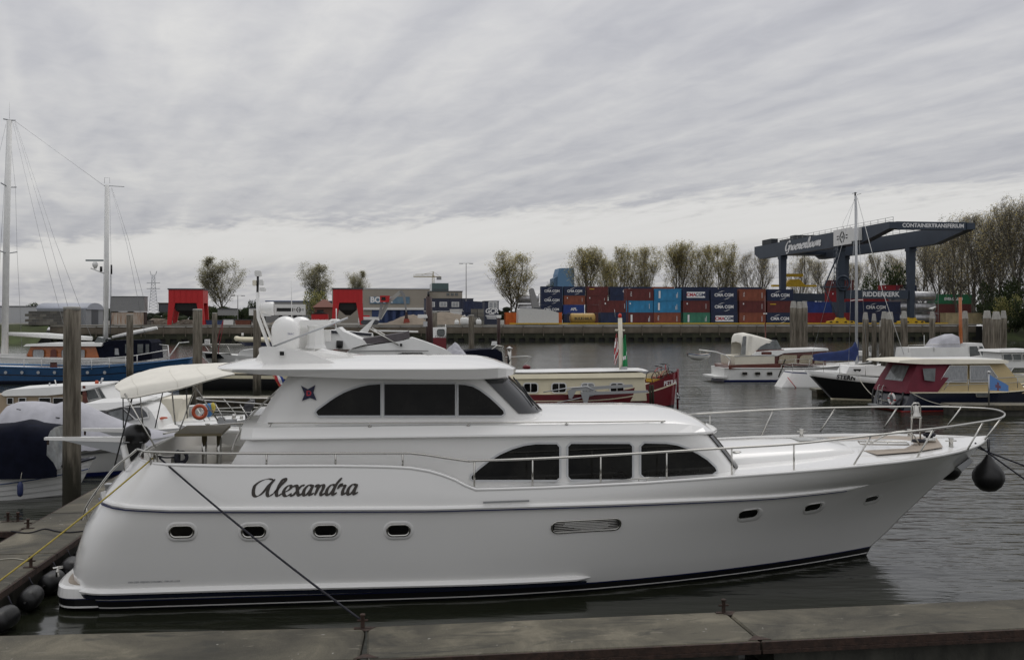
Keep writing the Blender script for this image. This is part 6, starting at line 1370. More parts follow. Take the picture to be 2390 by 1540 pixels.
XL, XR = q_x(118, 0), q_x(2296, 0)
M_ground = mat('yard_ground', (.12, .115, .10), .9, col2=(.21, .20, .175), vscale=.06, detail=8)
M_grass = mat('bank_grass', (.030, .030, .014), .95, col2=(.062, .085, .026), vscale=.25, bump=.5, bscale=6)
g = MB().add([(XL - 14, .3, ZG), (XR + 14, .3, ZG), (900, 300, ZG), (2200, 2600, ZG), (-2200, 2600, ZG), (-900, 40, ZG), (XL - 300, 5, ZG)], [tuple(range(7))]).build('ground', M_ground, None, QO, QTH); struct(g)
def bank(x0, x1, name, label):
    rows = []; rng = random.Random(int(x0)); n = 40
    for i in range(n + 1):
        x = x0 + (x1 - x0) * i / n; rows.append([(x, b + rng.uniform(-.4, .4), z + rng.uniform(-.12, .12)) for b, z in ((-9, -.6), (-6, .6), (-3, 2.0), (-.5, 3.3), (3, 3.62), (8, 3.55))])
    o = MB().loft(rows, False, False, 0, True).build(name, M_grass, None, QO, QTH); struct(o)
bank(XL - 140, XL - .2, 'grass_bank', ''); bank(XR + .2, XR + 150, 'bank', '')
# quay wall
M_quay = mat('quay_concrete', (.085, .07, .052), .9, col2=(.20, .17, .13), vscale=.35, stretch=(1, 1, 2.5), detail=9)
M_quayd = mat('quay_wet_concrete', (.012, .013, .007), .8, col2=(.04, .042, .02), vscale=.6)
qw = thing('quay_wall', 'long stained concrete quay wall across the basin, green and dark at its foot', 'quay', QO, QTH)
pw = 4.2; n = int((XR - XL) / pw); pan = MB().box(.06, pw - .06, 0, .4, 1.75, 3.12).mesh('wall_panel', M_quay); rib = MB().box(-.10, .10, -.10, .35, 1.2, 3.15).mesh('wall_rib', M_quay)
cop = MB().box(.01, pw - .01, -.18, .6, 3.16, 3.49).mesh('coping_stone', mat('coping_concrete', (.16, .15, .125), .85, col2=(.27, .25, .21), vscale=.4)); low = MB().box(0, pw, .12, .5, .75, 1.74).mesh('lower_wall', M_quayd); pil = MB().box(-.42, .42, .05, .5, -.6, .8).mesh('quay_pile', M_quayd)
for i in range(n):
    x = XL + i * pw
    for nm, me in (('wall_panel', pan), ('wall_rib', rib), ('coping_stone', cop), ('lower_wall', low)): obj(nm, me, qw, (x, 0, 0))
    for k in (0, 1): obj('quay_pile', pil, qw, (x + .8 + k * 2.1, 0, 0))
MB().box(XL, XR, .5, .9, -1, 3.1).build('wall_core', M_dark, qw)
gr = thing('guard_beam', 'low yellow guard beam along the edge of the container quay', 'guard rail', QO, QTH)
x0, x1 = q_x(1190, 0), q_x(2215, 0); k = int((x1 - x0) / 6)
for i in range(k): MB().box(x0 + (x1 - x0) * i / k + .03, x0 + (x1 - x0) * (i + 1) / k - .03, .25, .42, 3.62, 3.85).box(x0 + (x1 - x0) * i / k, x0 + (x1 - x0) * i / k + .15, .28, .40, 3.5, 3.62).build('beam', M_yellow, gr)

# ------------------------------------------------------------ shipping containers
CC = {'navy': (.014, .024, .065), 'maroon': (.12, .024, .022), 'brown': (.23, .065, .035), 'light blue': (.03, .22, .42), 'green': (.045, .19, .12), 'bright green': (.012, .14, .055), 'blue': (.02, .05, .22), 'red': (.24, .012, .018), 'orange': (.60, .13, .02), 'beige': (.42, .34, .20), 'white': (.62, .60, .56), 'grey blue': (.08, .10, .13)}
_cm = {}
def cont_mesh(L, c):
    if (L, c) in _cm: return _cm[(L, c)]
    m_ = mat('container_' + c.replace(' ', '_'), CC[c], .6, var=.22, vscale=.9, stretch=(1, 1, .5)); H, W_ = 2.53, 2.36
    n = int((L - .3) / .28); pts = [(.12, 0)]
    for i in range(n):
        x = .15 + (L - .3) * i / n; s_ = (L - .3) / n; pts += [(x + .25 * s_, 0), (x + .38 * s_, .04), (x + .75 * s_, .04), (x + .88 * s_, 0)]
    pts.append((L - .12, 0))
    body = MB().loft([[(x, y + .02, .14) for x, y in pts], [(x, y + .02, H - .1) for x, y in pts]], False, False, 0, False)
    body.add([(.05, .04, H - .06), (L - .05, .04, H - .06), (L - .05, W_, H - .06), (.05, W_, H - .06)], [(0, 1, 2, 3)]).add([(.05, W_, .1), (L - .05, W_, .1), (L - .05, W_, H), (.05, W_, H)], [(0, 1, 2, 3)]).add([(L - .03, 0, .1), (L - .03, W_, .1), (L - .03, W_, H), (L - .03, 0, H)], [(0, 1, 2, 3)])
    door = MB().box(.02, .07, .08, 1.20, .14, H - .1).box(.02, .07, 1.24, W_ - .08, .14, H - .1)
    for y in (.4, .85, 1.5, 1.95): door.box(-.015, .018, y - .02, y + .02, .1, H - .06)
    frame = MB()
    for x in (0, L - .14):
        for y in (0, W_ - .14): frame.box(x, x + .14, y, y + .14, 0, 2.59)
    for z0, z1_ in ((.0, .135), (H - .095, 2.56)):
        frame.box(.14, L - .14, .005, .09, z0, z1_).box(.14, L - .14, W_ - .09, W_, z0, z1_).box(.005, .09, .14, W_ - .14, z0, z1_).box(L - .09, L - .005, .14, W_ - .14, z0, z1_)
    r = (body.mesh('side_panels', m_), door.mesh('door', m_), frame.mesh('frame', m_)); _cm[(L, c)] = r; return r
_tm = {}
def tmesh(key, fn):
    if key not in _tm: _tm[key] = fn()
    return _tm[key]
def flat(me, M_, m_): me.transform(M_); me.materials.clear(); me.materials.append(m_); return me
def swoosh(x0, x1, z0, z1_, up):
    r = []
    for i in range(9):
        t = i / 8; w = .10 * math.sin(math.pi * min(1, t + .08)) + .01; z = z0 + (z1_ - z0) * math.sin(t * math.pi / 2); x = x0 + (x1 - x0) * t; r.append([(x, -.015, z - w / 2), (x, -.015, z + w / 2)])
    return r
def cma_mark(L):
    def f():
        s_ = .95 if L < 7 else 1.05; me = text_mesh('CMA CGM', s_, bold=.03, space=.98); me.transform(faceM((L / 2, -.012, 1.22))); me.materials.append(M_textw); return me
    return tmesh(('cma', L), f)
def cma_swoosh(L):
    def f():
        c = L / 2; return MB().loft(swoosh(c - 1.35, c + .15, 1.72, 2.15, 1), False, False, 0, False).loft([[(2 * c - p[0], p[1], 2 * 1.22 - p[2]) for p in r] for r in swoosh(c - 1.35, c + .15, 1.72, 2.15, 1)], False, False, 0, False).mesh('swoosh', M_textw)
    return tmesh(('sw', L), f)
def marking(o, mk, L):
    if mk == 'cma': obj('lettering', cma_mark(L), o); obj('swoosh', cma_swoosh(L), o)
    elif mk == 'label':
        MB().box(.95, 5.1, -.02, .0, .62, 1.92).build('label_board', M_textw, o)
        text('CMA', .98, mat('label_red', (.45, .02, .04), .6), o, faceM((1.95, -.028, 1.25)), bold=.035); text('CGM', .98, mat('label_navy', (.02, .03, .09), .6), o, faceM((4.02, -.028, 1.25)), bold=.035)
    elif mk == 'vert':
        MB().box(.95, 1.35, -.012, .0, .5, 2.1).build('white_strip', M_textw, o); MB().box(L - .9, L - .8, -.012, 0, .6, 1.8).box(L - 1.15, L - 1.05, -.012, 0, .6, 1.4).build('code_marks', M_textw, o)
    elif mk == 'tex':
        text('T E X', .42, M_textw, o, faceM((1.0, -.012, 1.4), (0, 0, -1), (1, 0, 0)), bold=.03); MB().box(L - .9, L - .8, -.012, 0, .6, 1.8).build('code_marks', M_textw, o)
    elif mk == 'yellow': text('Textainer'[:3] + '...', .01, M_yellow, o, faceM((1, -.012, 1.8))) if False else MB().box(.6, 2.0, -.012, 0, 1.75, 1.95).build('yellow_mark', M_yellow, o)
    elif mk == 'dots': MB().box(.8, 1.05, -.012, 0, 1.75, 2.1).build('white_mark', M_textw, o); MB().box(L - .9, L - .82, -.012, 0, .8, 1.9).build('code_marks', M_textw, o)
    elif mk: text(mk, 1.1 if len(mk) < 5 else 1.0, M_textw, o, faceM((L / 2, -.012, 1.3)), bold=.035)
MARKL = {'cma': 'white-lettered', 'label': 'white-labelled', 'vert': 'white-striped', 'tex': 'sideways lettered', 'yellow': 'yellow-marked', 'dots': 'white-flecked', None: 'unmarked'}
LV = ['at the bottom', 'second up', 'third up', 'on top']
def container(X, b, lev, c, L, mk, where, z=None):
    lab = f"{MARKL.get(mk, 'white-lettered')} {c} container, {LV[lev]} {where}"
    loc = q_w(X, b, ZG + lev * 2.6 if z is None else z)
    o = thing('shipping_container', lab, 'container', loc, QTH + random.uniform(-.004, .004), 'stacked shipping containers')
    bo, do, fr = cont_mesh(L, c)
    obj('side_panels', bo, o); obj('door', do, o); obj('frame', fr, o); marking(o, mk, L); return o
def stack(px, b, items, where, L=6.06):
    X = q_x(px, b); n = len(items)
    for i, it in enumerate(items):
        if it is None: continue
        c, mk = it if isinstance(it, tuple) else (it, None)
        container(X + random.uniform(-.12, .12), b, i, c, L, mk, where)
random.seed(11)
FRB = 8
stack(1402, FRB, ['navy', ('maroon', 'dots')], 'in the two-high stack by the tank')
stack(1462, FRB, [('maroon', 'vert'), ('light blue', 'dots'), ('maroon', 'tex')], 'in the maroon stack holding one blue')
stack(1527, FRB, [('brown', 'tex'), ('light blue', 'vert'), ('light blue', 'vert')], 'in the stack with two light blue containers')
stack(1594, FRB, [('green', 'vert'), ('maroon', 'dots'), ('navy', 'label')], 'in the stack standing on a green container')
stack(1660, FRB, [('navy', 'label'), ('navy', 'cma'), ('navy', 'cma')], 'in the stack of three navy containers')
stack(1726, FRB, [('brown', 'tex'), ('maroon', 'dots'), ('brown', 'tex')], 'in the brown and maroon front stack')
stack(1790, FRB, [('navy', 'cma'), ('maroon', 'yellow'), ('navy', 'cma')], 'in the front stack beside the dolphin')
BKB = 75
stack(1263, BKB, ['navy', ('navy', 'cma'), ('navy', 'cma'), ('navy', 'cma')], 'in the rear navy stack beside the leafy tree')
stack(1316, BKB, ['navy', ('blue', 'APL'), ('brown', 'dots'), ('navy', 'cma')], 'in the rear stack with one blue container')
stack(1370, BKB, ['maroon', 'maroon', ('maroon', 'dots'), ('maroon', 'yellow')], 'in the all maroon rear stack')
stack(1424, BKB, ['navy', 'navy', 'navy', ('navy', 'cma')], 'in the long rear navy stack', 12.19)
stack(1526, BKB, ['maroon', 'navy', 'brown', 'brown'], 'in the short rear brown-topped stack')
stack(1580, BKB, ['navy', 'navy', 'navy', 'navy'], 'in the long rear all-navy stack', 12.19)
stack(1684, BKB, ['navy', 'maroon', 'grey blue', 'navy'], 'in the long mixed rear stack', 12.19)
stack(1850, 42, ['maroon', 'navy', ('navy', 'cma')], 'in the stack behind the tall pile dolphin')
stack(1862, FRB, ['red'], 'long, alone beside the dolphin', 12.19)
stack(1884, 16, [None, 'blue'], 'in the row behind the long red one'); stack(1936, 20, ['maroon', 'grey blue', ('red', 'dots'), ('maroon', 'dots')], 'in the stack behind the crane leg')
stack(1985, 12, [('navy', None), ('navy', 'cma')], 'in the low navy stack under the crane beam', 12.19)
stack(1996, 30, ['maroon', 'maroon', 'red'], 'in the long red rear stack', 12.19)
stack(2060, 52, ['navy', 'navy', 'grey blue', ('red', 'dots')], 'in the red-topped stack behind the tanks'); stack(2092, 52, ['navy', 'navy', 'navy', ('navy', 'cma')], 'in the navy stack behind the tanks', 6.06)
stack(2176, 46, ['maroon', 'maroon', ('bright green', 'EVERGREEN')], 'in the long stack topped with green', 12.19)
stack(2208, 9, ['beige'], 'long, beside the silver tanks', 12.19)
def tank(px, b, lev, c, lab, mark=None, L=6.06):
    F = qthing('tank_container', lab, 'tank', px, b, 'tank containers on the quay'); z = lev * 2.6 + ZG; m_ = {'silver': mat('steel_tank', (.40, .40, .41), .38, .9, var=.25, vscale=1.2), 'yellow': mat('tan_yellow_tank', (.42, .27, .07), .5, var=.15)}[c]
    F.e.location.z = z
    MB().lathe([(.05, .2), (.7, .25), (1.05, .45), (1.13, .7), (1.13, L - .7), (1.05, L - .45), (.7, L - .25), (.05, L - .2)], (0, 1.2, 1.3), 18, ax='x').build('tank_barrel', m_, F.e)
    for x in (.9, L / 2, L - .9): MB().torus((x, 1.2, 1.3), 1.135, .03, 'x', 18, 4).build('hoop', m_, F.e)
    fr = MB()
    for x in (.06, L - .06):
        for y in (.06, 2.34): fr.bar((x, y, 0), (x, y, 2.55), .12)
        fr.bar((x, .06, .08), (x, 2.34, .08), .12).bar((x, .06, 2.5), (x, 2.34, 2.5), .10)
    fr.bar((0, .06, .06), (L, .06, .06), .10).bar((0, 2.34, .06), (L, 2.34, .06), .10).build('tank_frame', M_grey if c == 'silver' else mat('tank_frame_dark', (.05, .045, .035), .6), F.e)
    if mark: text(mark, .8, M_dark, F.e, faceM((L / 2, .06, 1.25)), bold=.03)
for lev, nm in enumerate(('bottom', 'middle', 'top')):
    tank(2078, 14, lev, 'silver', f'silver tank container, {nm} of the stack beside the low navy containers')
    tank(2134, 14, lev, 'silver', f'silver tank container, {nm} of the stack beside the maroon containers')
tank(1330, FRB, 0, 'yellow', 'tan yellow lettered tank container on the quay edge', 'BULKHAUL')

# ------------------------------------------------------------ the gantry crane
M_crane = mat('crane_blue_grey', (.028, .042, .065), .5, var=.12, vscale=.3)
CR0 = q_w(73.0, 3.0, ZG)
K = thing('gantry_crane', 'huge blue grey gantry crane with two long girders and white lettering', 'crane', CR0, QTH)
GZ0, GZ1 = 16.9, 20.3; GW = .85; SP = 16.5
for x in (0, SP):
    g = MB().prism([(-22.4, GZ1), (47.4, GZ1), (47.4, GZ1 - 2.0), (44, GZ0), (-10.5, GZ0), (-22.4, GZ1 - 1.3)], 'x', x - GW, x + GW).build('girder', M_crane, K)
    rl = MB()
    for y in range(-21, 46, 3): rl.bar((x + GW - .1, y, GZ1), (x + GW - .1, y, GZ1 + 1.1), .07)
    for z in (.55, 1.1): rl.bar((x + GW - .1, -21, GZ1 + z), (x + GW - .1, 45, GZ1 + z), .06)
    rl.build('walkway_rail', M_grey, g)
    for y in (0, 31):
        MB().loft([[(x - .55, y - .55, 1.4), (x + .55, y - .55, 1.4), (x + .55, y + .55, 1.4), (x - .55, y + .55, 1.4)], [(x - .8, y - .75, GZ0 + .2), (x + .8, y - .75, GZ0 + .2), (x + .8, y + .75, GZ0 + .2), (x - .8, y + .75, GZ0 + .2)]], True, True, 0, False).build('leg', M_crane, K)
        MB().box(x - .9, x + .9, y - .9, y + .9, GZ0 - .8, GZ0 - .02).build('leg_head', M_crane, K)
        bg_ = MB().prism([(x - 3.2, .1), (x + 3.2, .1), (x + 3.0, .7), (x + 1.2, .9), (x + .9, 1.5), (x - .9, 1.5), (x - 1.2, .9), (x - 3.0, .7)], 'y', y - .5, y + .5).build('bogie', M_yellow, K)
        for q in (-2.4, -1.0, 1.0, 2.4): MB().lathe([(.34, -.58), (.34, -.5)], (x + q, y, .36), 12, ax='y').build('bogie_wheel', M_rust, bg_)
cb = MB().box(GW + .01, SP - GW - .01, -22.2, -20.9, GZ1 - 1.45, GZ1 + .1).build('end_beam', M_crane, K)
text('CONTAINERTRANSFERIUM', 1.08, M_textw, cb, faceM((SP / 2 + .3, -22.23, GZ1 - .68)), bold=.03)
MB().box(GW + .01, SP - GW - .01, 45.5, 47, GZ1 - 1.5, GZ1 - .02).build('end_beam', M_crane, K)
for y in (0, 31): sb = MB().box(.9, SP - .9, y - .6, y + .6, 5.6, 7.5).build('sill_beam', M_crane, K); (text('RIDDERKERK', 1.45, M_textw, sb, faceM((SP / 2 + .9, y - .63, 6.55)), bold=.03) if y == 0 else None)
me, wid = script_mesh('Groenenboom', 1.0, M_textw, .19); kx = 20.0 / wid
for v in me.vertices: v.co = (-GW - .02 - v.co.z * 8, 27.6 - v.co.x * kx, GZ0 + .95 + v.co.y * 1.15)
obj('girder_lettering', me, K)
sg = MB().box(-GW - .25, -GW - .05, -7.3, 1.0, GZ0 + .2, GZ1 + .3).build('sign_board', M_boatw, K)
def logo(parent, c, right, s_, m_, name='logo'):
    """arrow between angle brackets with two short bars"""
    Mx = faceM(c, right); mb = MB()
    def seg(a, b, w):
        a, b = Vector((*a, 0)), Vector((*b, 0)); t = (b - a).normalized(); nn = Vector((-t.y, t.x, 0)) * w / 2; mb.add([Mx @ (p * s_) for p in (a - nn, b - nn, b + nn, a + nn)], [(0, 1, 2, 3)])
    for sx in (-1, 1): seg((sx * .12, .62), (sx * .62, 0), .2); seg((sx * .62, 0), (sx * .12, -.62), .2)
    seg((-.3, 0), (.32, 0), .13); seg((.1, .2), (.34, 0), .11); seg((.1, -.2), (.34, 0), .11)
    for sx in (-1, 1):
        for z in (.16, -.16): seg((sx * .85, z), (sx * 1.3, z), .13)
    mb.build(name, m_, parent)
logo(sg, (-GW - .27, -3.1, (GZ0 + GZ1) / 2 + .2), (0, -1, 0), 1.9, M_dark)
MB().box(-GW - .9, -GW - .06, -11.5, -8.4, GZ0 + .6, GZ1 - .2).build('switch_cabin', M_boatw, K)
MB().box(-.9, .9, 36, 42, GZ1 + .02, GZ1 + 1.3).box(3, 13, 34, 40, GZ1 - .3, GZ1 + 1.2).box(5, 11, 35, 38, GZ1 + 1.2, GZ1 + 2.2).build('machinery', mat('dark_machinery', (.02, .024, .03), .6), K)
tr = MB().box(.9, SP - .9, 40, 46, GZ0 + 1.0, GZ0 + 1.6).build('trolley', M_crane, K)
sp = MB().box(2.2, 14.2, 42.2, 43.6, 9.6, 10.1).prism([(5.5, 10.1), (11, 10.1), (9.6, 11.5), (6.9, 11.5)], 'y', 42.2, 43.6).box(6.0, 10.6, 42.4, 43.4, 12.2, 13.0).build('spreader', M_yellow, tr)
for x in (5.2, 11.2): MB().bar((x, 42.9, 10.1), (x, 42.9, GZ0 + 1.0), .09).build('hoist_cable', M_dark, tr)
MB().torus((-.0, -1.25, 9.0), 1.5, .25, 'y', 20, 6).torus((0, -1.25, 9.0), .9, .1, 'y', 16, 5).build('cable_reel', M_crane, K)
MB().box(-4.0, 1.0, -1.6, 1.2, 8.0, 8.25).build('platform', M_crane, K); MB().bar((-3.8, 0, 8.1), (-.4, 0, 15.5), .25).bar((-3.8, 0, 8.1), (-.4, 0, .9), .2).build('platform_brace', M_crane, K)
st_ = MB()
for i in range(9): st_.bar((-1.9, -.9, 8.3 + i * .95), (-.9, -.9, 9.25 + i * .95), .1).bar((-.9, -.9, 9.25 + i * .95), (-1.9, -.9, 9.25 + i * .95), .1)
st_.bar((-1.9, -.9, 8.3), (-1.9, -.9, 16.8), .12).bar((-.9, -.9, 8.3), (-.9, -.9, 16.8), .12).build('stair_tower', M_crane, K)

# ------------------------------------------------------------ the yard, left to right
M_shed = mat('shed_cladding', (.25, .26, .275), .6, var=.07, vscale=.3); M_tan = mat('tan_cladding', (.31, .28, .235), .7, var=.06, vscale=.2)
M_dgrey = mat('dark_cladding', (.06, .065, .075), .6); M_steelroof = mat('steel_roof', (.34, .36, .41), .5, var=.08)
F = qthing('arched_shed', 'grey metal shed with a curved barrel roof behind the block wall', 'shed', 86, 12)
a_, b_ = F.p(86, 756, 0), F.p(201, 722, 0); e_ = F.p(201, 706, 0); L = b_.x - a_.x; zr, zw = e_.z - ZG, b_.z - ZG; F.e.location.z = ZG
MB().box(a_.x, b_.x, 0, 13, 0, zw).build('wall', M_shed, F.e)
arc = [(13 * (.5 - .5 * math.cos(math.pi * i / 14)), zw + (zr - zw) * math.sin(math.pi * i / 14)) for i in range(15)]
MB().prism([(y, z) for y, z in arc], 'x', a_.x - .2, b_.x + .2, sm=True).build('barrel_roof', M_steelroof, F.e)
MB().box(b_.x + .01, b_.x + .06, 4, 9, 0, 4.2).build('door', M_dgrey, F.e)
for i in range(1, 12): MB().box(a_.x + L * i / 12 - .04, a_.x + L * i / 12 + .04, -.05, .0, 0, zw).build('cladding_rib', M_shed, F.e)
F = qthing('block_wall', 'wall of stacked concrete blocks on the grass bank', 'wall', 58, 1.2); F.e.location.z = ZG
M_block = [mat('concrete_block_%d' % i, c, .9, var=.15, vscale=1) for i, c in enumerate(((.15, .14, .12), (.20, .19, .165), (.11, .105, .095)))]
a_, b_ = F.p(58, 760, 0).x, F.p(158, 760, 0).x; nb = 6; bw = (b_ - a_) / nb; bms = [MB().box(.015, bw - .015, 0, .8, .01, .51).mesh('block', m_) for m_ in M_block]
for r_ in range(6):
    for i in range(nb if r_ % 2 == 0 else nb - 1): obj('block', random.choice(bms), F.e, (a_ + bw * (i + (.5 if r_ % 2 else 0)), random.uniform(-.05, .05), r_ * .52 - .4))
F = qthing('grey_site_cabin', 'plain grey site cabin stacked on the rusty white container', 'cabin', 258, 4); F.e.location.z = ZG + 2.7
x1 = F.p(337, 720, 0).x; MB().box(0, x1, 0, 3, .0, 2.9).build('wall', M_grey, F.e); MB().box(-.1, x1 + .1, -.1, 3.1, 2.9, 3.0).build('roof', M_dgrey, F.e)
F = qthing('rusty_white_container', 'white container streaked with rust under the grey site cabin', 'container', 258, 4); F.e.location.z = ZG
M_rw = mat('rust_streaked_white', (.55, .53, .47), .8, col2=(.28, .13, .06), vscale=1.6, stretch=(4, 1, .25))
MB().box(.1, x1 - .1, .0, 2.4, .1, 2.45).build('side_panels', M_rw, F.e); MB().box(0, .14, -.03, 2.43, 0, 2.6).box(x1 - .14, x1, -.03, 2.43, 0, 2.6).box(.14, x1 - .14, -.03, .1, 2.46, 2.6).build('frame', M_rust, F.e)
def hopper(px0, px1, ytop, lab):
    F = qthing('loading_hopper', lab, 'hopper', px0, 6, 'red loading hoppers on the quay'); F.e.location.z = ZG
    w = F.p(px1, 700, 0).x; h = F.p(px0, ytop, 0).z - ZG; d = w * .8; hb = h * .60
    for x, s_ in ((0, 1), (w, -1)):
        for y in (0, d): MB().loft([[(x - s_ * .25, y, 0), (x + s_ * .5, y, 0), (x + s_ * .5, y + .7, 0), (x - s_ * .25, y + .7, 0)], [(x, y, hb), (x + s_ * 1.3, y, hb), (x + s_ * 1.3, y + .8, hb), (x, y + .8, hb)]], True, True, 0, False).build('leg', M_red, F.e)
    MB().box(0, w, 0, .3, hb, h - .25).box(0, w, d + .5, d + .8, hb, h - .25).box(0, .3, .3, d + .5, hb, h - .25).box(w - .3, w, .3, d + .5, hb, h - .25).build('bunker', M_red, F.e)
    for i in range(1, 6): MB().box(w * i / 6 - .06, w * i / 6 + .06, -.08, .0, hb, h - .25).build('stiffener', M_red, F.e)
    MB().box(-.15, w + .15, -.15, d + .95, h - .25, h).build('rim', M_dgrey, F.e)
    MB().loft([[(1.0, .35, hb + .3), (w - 1.0, .35, hb + .3), (w - 1.0, d, hb + .3), (1.0, d, hb + .3)], [(1.25, .6, hb - 1.5), (w - 1.25, .6, hb - 1.5), (w - 1.25, d - .3, hb - 1.5), (1.25, d - .3, hb - 1.5)], [(w / 2 - .5, d / 2, hb - 2.6), (w / 2 + .5, d / 2, hb - 2.6), (w / 2 + .5, d / 2 + 1, hb - 2.6), (w / 2 - .5, d / 2 + 1, hb - 2.6)]], True, True, 0, False).build('funnel', M_dark, F.e)
hopper(393, 474, 673, 'red loading hopper on tapered legs beside the bare tree'); hopper(777, 846, 672, 'red loading hopper on tapered legs beside the tan warehouse')
def simple_box(name, lab, cat, px0, px1, y0, y1, b, depth, m_, part='wall', roof=None, lift=None):
    F = qthing(name, lab, cat, px0, b); a, c = F.p(px0, y1, 0), F.p(px1, y0, 0); z0 = ZG if lift is None else a.z; F.e.location.z = 0
    MB().box(0, c.x, 0, depth, z0, c.z).build(part, m_, F.e)
    if roof: MB().box(-.15, c.x + .15, -.15, depth + .15, c.z, c.z + .25).build('roof', roof, F.e)
    return F, c.x, z0, c.z
simple_box('low_white_hall', 'long low white hall far behind the grass bank', 'hall', -120, 84, 716, 740, 95, 20, mat('hall_white', (.45, .46, .47), .7, var=.05), roof=M_dgrey)
F, w, z0, z1_ = simple_box('tan_warehouse', 'wide tan warehouse with a blue banner and blue dock doors', 'warehouse', 775, 1003, 675, 735, 85, 40, M_tan, roof=mat('pale_parapet', (.50, .52, .55), .6))
bn = MB().box(F.p(863, 700, 0).x, F.p(956, 700, 0).x, -.25, -.03, F.p(0, 707, 0).z, F.p(0, 690, 0).z).build('banner', mat('banner_blue', (.05, .13, .22), .6, col2=(.16, .24, .30), vscale=.35), F.e)
text('BOOK', 2.2, M_textw, bn, faceM((F.p(890, 699, 0).x, -.28, F.p(0, 698, 0).z)), bold=.04)
MB().box(F.p(848, 700, 0).x, w + .05, -.6, -.02, F.p(0, 722, 0).z, F.p(0, 717, 0).z).build('dock_canopy', M_boatw, F.e)
for i in range(6): xx = F.p(868 + i * 18.5, 700, 0).x; dd = MB().box(xx, xx + 3.6, -.15, -.01, ZG, F.p(0, 722, 0).z).build('dock_door', mat('dock_blue', (.025, .05, .14), .5), F.e)
F2, w, z0, z1_ = simple_box('tan_annex', 'lower tan annex of the warehouse behind the site cabins', 'building', 1003, 1079, 681, 735, 90, 30, M_tan, roof=M_dgrey)
for a_ in (1042, 1052, 1062): F2.pane([(a_, 690), (a_, 684), (a_ + 7, 684), (a_ + 7, 690)], -.02, m=M_pane, th=.08)
simple_box('blue_roofed_hall', 'low grey hall with a blue roof edge behind the white trailer', 'hall', 620, 778, 704, 735, 95, 25, M_grey, roof=mat('blue_fascia', (.03, .08, .24), .5))
F, w, z0, z1_ = simple_box('green_office_tower', 'small dark green glass office block far behind the warehouse', 'building', 1008, 1047, 661, 700, 250, 18, mat('green_glass', (.06, .10, .10), .2, var=.1))
for i in range(1, 6): MB().box(-.1, w + .1, -.12, -.01, z0 + (z1_ - z0) * i / 6 - .15, z0 + (z1_ - z0) * i / 6 + .15).build('floor_band', M_dgrey, F.e)
F = qthing('tower_crane', 'pale yellow tower crane far away above the green office block', 'crane', 1011, 330); M_tc = mat('tower_crane_yellow', (.38, .33, .20), .6)
mb = MB()
z0, z1_ = ZG, F.p(1011, 634, 0).z; zj = F.p(1011, 646, 0).z
for dx in (-.5, .5): mb.bar((dx, 0, z0), (dx, 0, z1_ - 2 if dx < 0 else z1_ - 2), .28)
for i in range(24): z = z0 + (zj - z0) * i / 24; mb.bar((-.5, 0, z), (.5, 0, z + (zj - z0) / 24), .16)
mb.build('tower', M_tc, F.e); xa, xb = F.p(965, 646, 0).x, F.p(1030, 646, 0).x
j = MB().bar((xa, 0, zj), (xb, 0, zj), .5).bar((xa + 1, 0, zj + 1.2), (0, 0, zj + 1.5), .2)
for i in range(16): x = xa + (0 - xa) * i / 16; j.bar((x, 0, zj), (x - xa / 32, 0, zj + 1.3), .12)
j.build('jib', M_tc, F.e); MB().box(xb - 2.5, xb, -.6, .6, zj - 1.6, zj).build('counterweight', M_grey, F.e); MB().bar((xa * .6, 0, zj + 1), (0, 0, z1_), .12).bar((xb * .9, 0, zj), (0, 0, z1_), .12).bar((0, 0, zj), (0, 0, z1_), .5).build('tie', M_tc, F.e)
# portacabins
F = qthing('portacabin_block', 'two-storey block of navy site cabins with white window frames', 'cabin', 992, 40)
w = F.p(1105, 700, 0).x; zt_ = F.p(1000, 696, 0).z; zm = (ZG + zt_) / 2
for i in range(4):
    for k in (0, 1):
        c = MB().box(w * i / 4 + .03, w * (i + 1) / 4 - .03, 0, 6, ZG + (zt_ - ZG) * k / 2 + .05, ZG + (zt_ - ZG) * (k + 1) / 2 - .12).build('cabin_module', mat('cabin_navy', (.022, .028, .055), .5), F.e)
        x = w * (i + .5) / 4; z = ZG + (zt_ - ZG) * (k + .5) / 2; p_ = MB().box(x - .9, x + .9, -.06, -.005, z - .55, z + .65).build('window_frame', M_boatw, F.e); MB().box(x - .75, x + .02, -.09, -.065, z - .42, z + .52).box(x + .10, x + .75, -.09, -.065, z - .42, z + .52).build('pane', M_lace, p_)
MB().box(-.05, w + .05, -.04, 6, zm - .1, zm + .02).build('floor_band', M_boatw, F.e); MB().box(-.1, w + .1, -.1, 6.1, zt_ - .11, zt_).build('roof', M_dgrey, F.e)
def lamp(px, b, ytop, lab, arms=True):
    F = qthing('lamp_post', lab, 'lamp post', px, b); z = F.p(px, ytop, 0).z
    MB().tube([(0, 0, ZG), (0, 0, z)], [.14, .08], 8).build('pole', M_grey, F.e); MB().bar((-1.3, 0, z), (1.3, 0, z + .05), .12, .08).build('arm', M_grey, F.e)
    for s_ in (-1, 1): MB().box(s_ * 1.2 - .45, s_ * 1.2 + .45, -.2, .2, z - .12, z + .06).build('lamp_head', M_alu, F.e)
lamp(1088, 30, 615, 'tall grey double-armed lamp post beside the site cabins')
lamp(555, 40, 690, 'thin lamp post in front of the dark shrubs on the quay'); 
for px, b, lev, lab, mk in ((1105, 20, 1, 'dark navy container on top beside the lamp post', None), (1108, 20, 0, 'dark navy container at ground level beside the lamp post', None)):
    o = container(q_x(px, b), b, lev, 'navy', 6.06, mk, 'beside the lamp post'); o['label'] = lab; o.rotation_euler.z = QTH + R(62 if lev else 58)
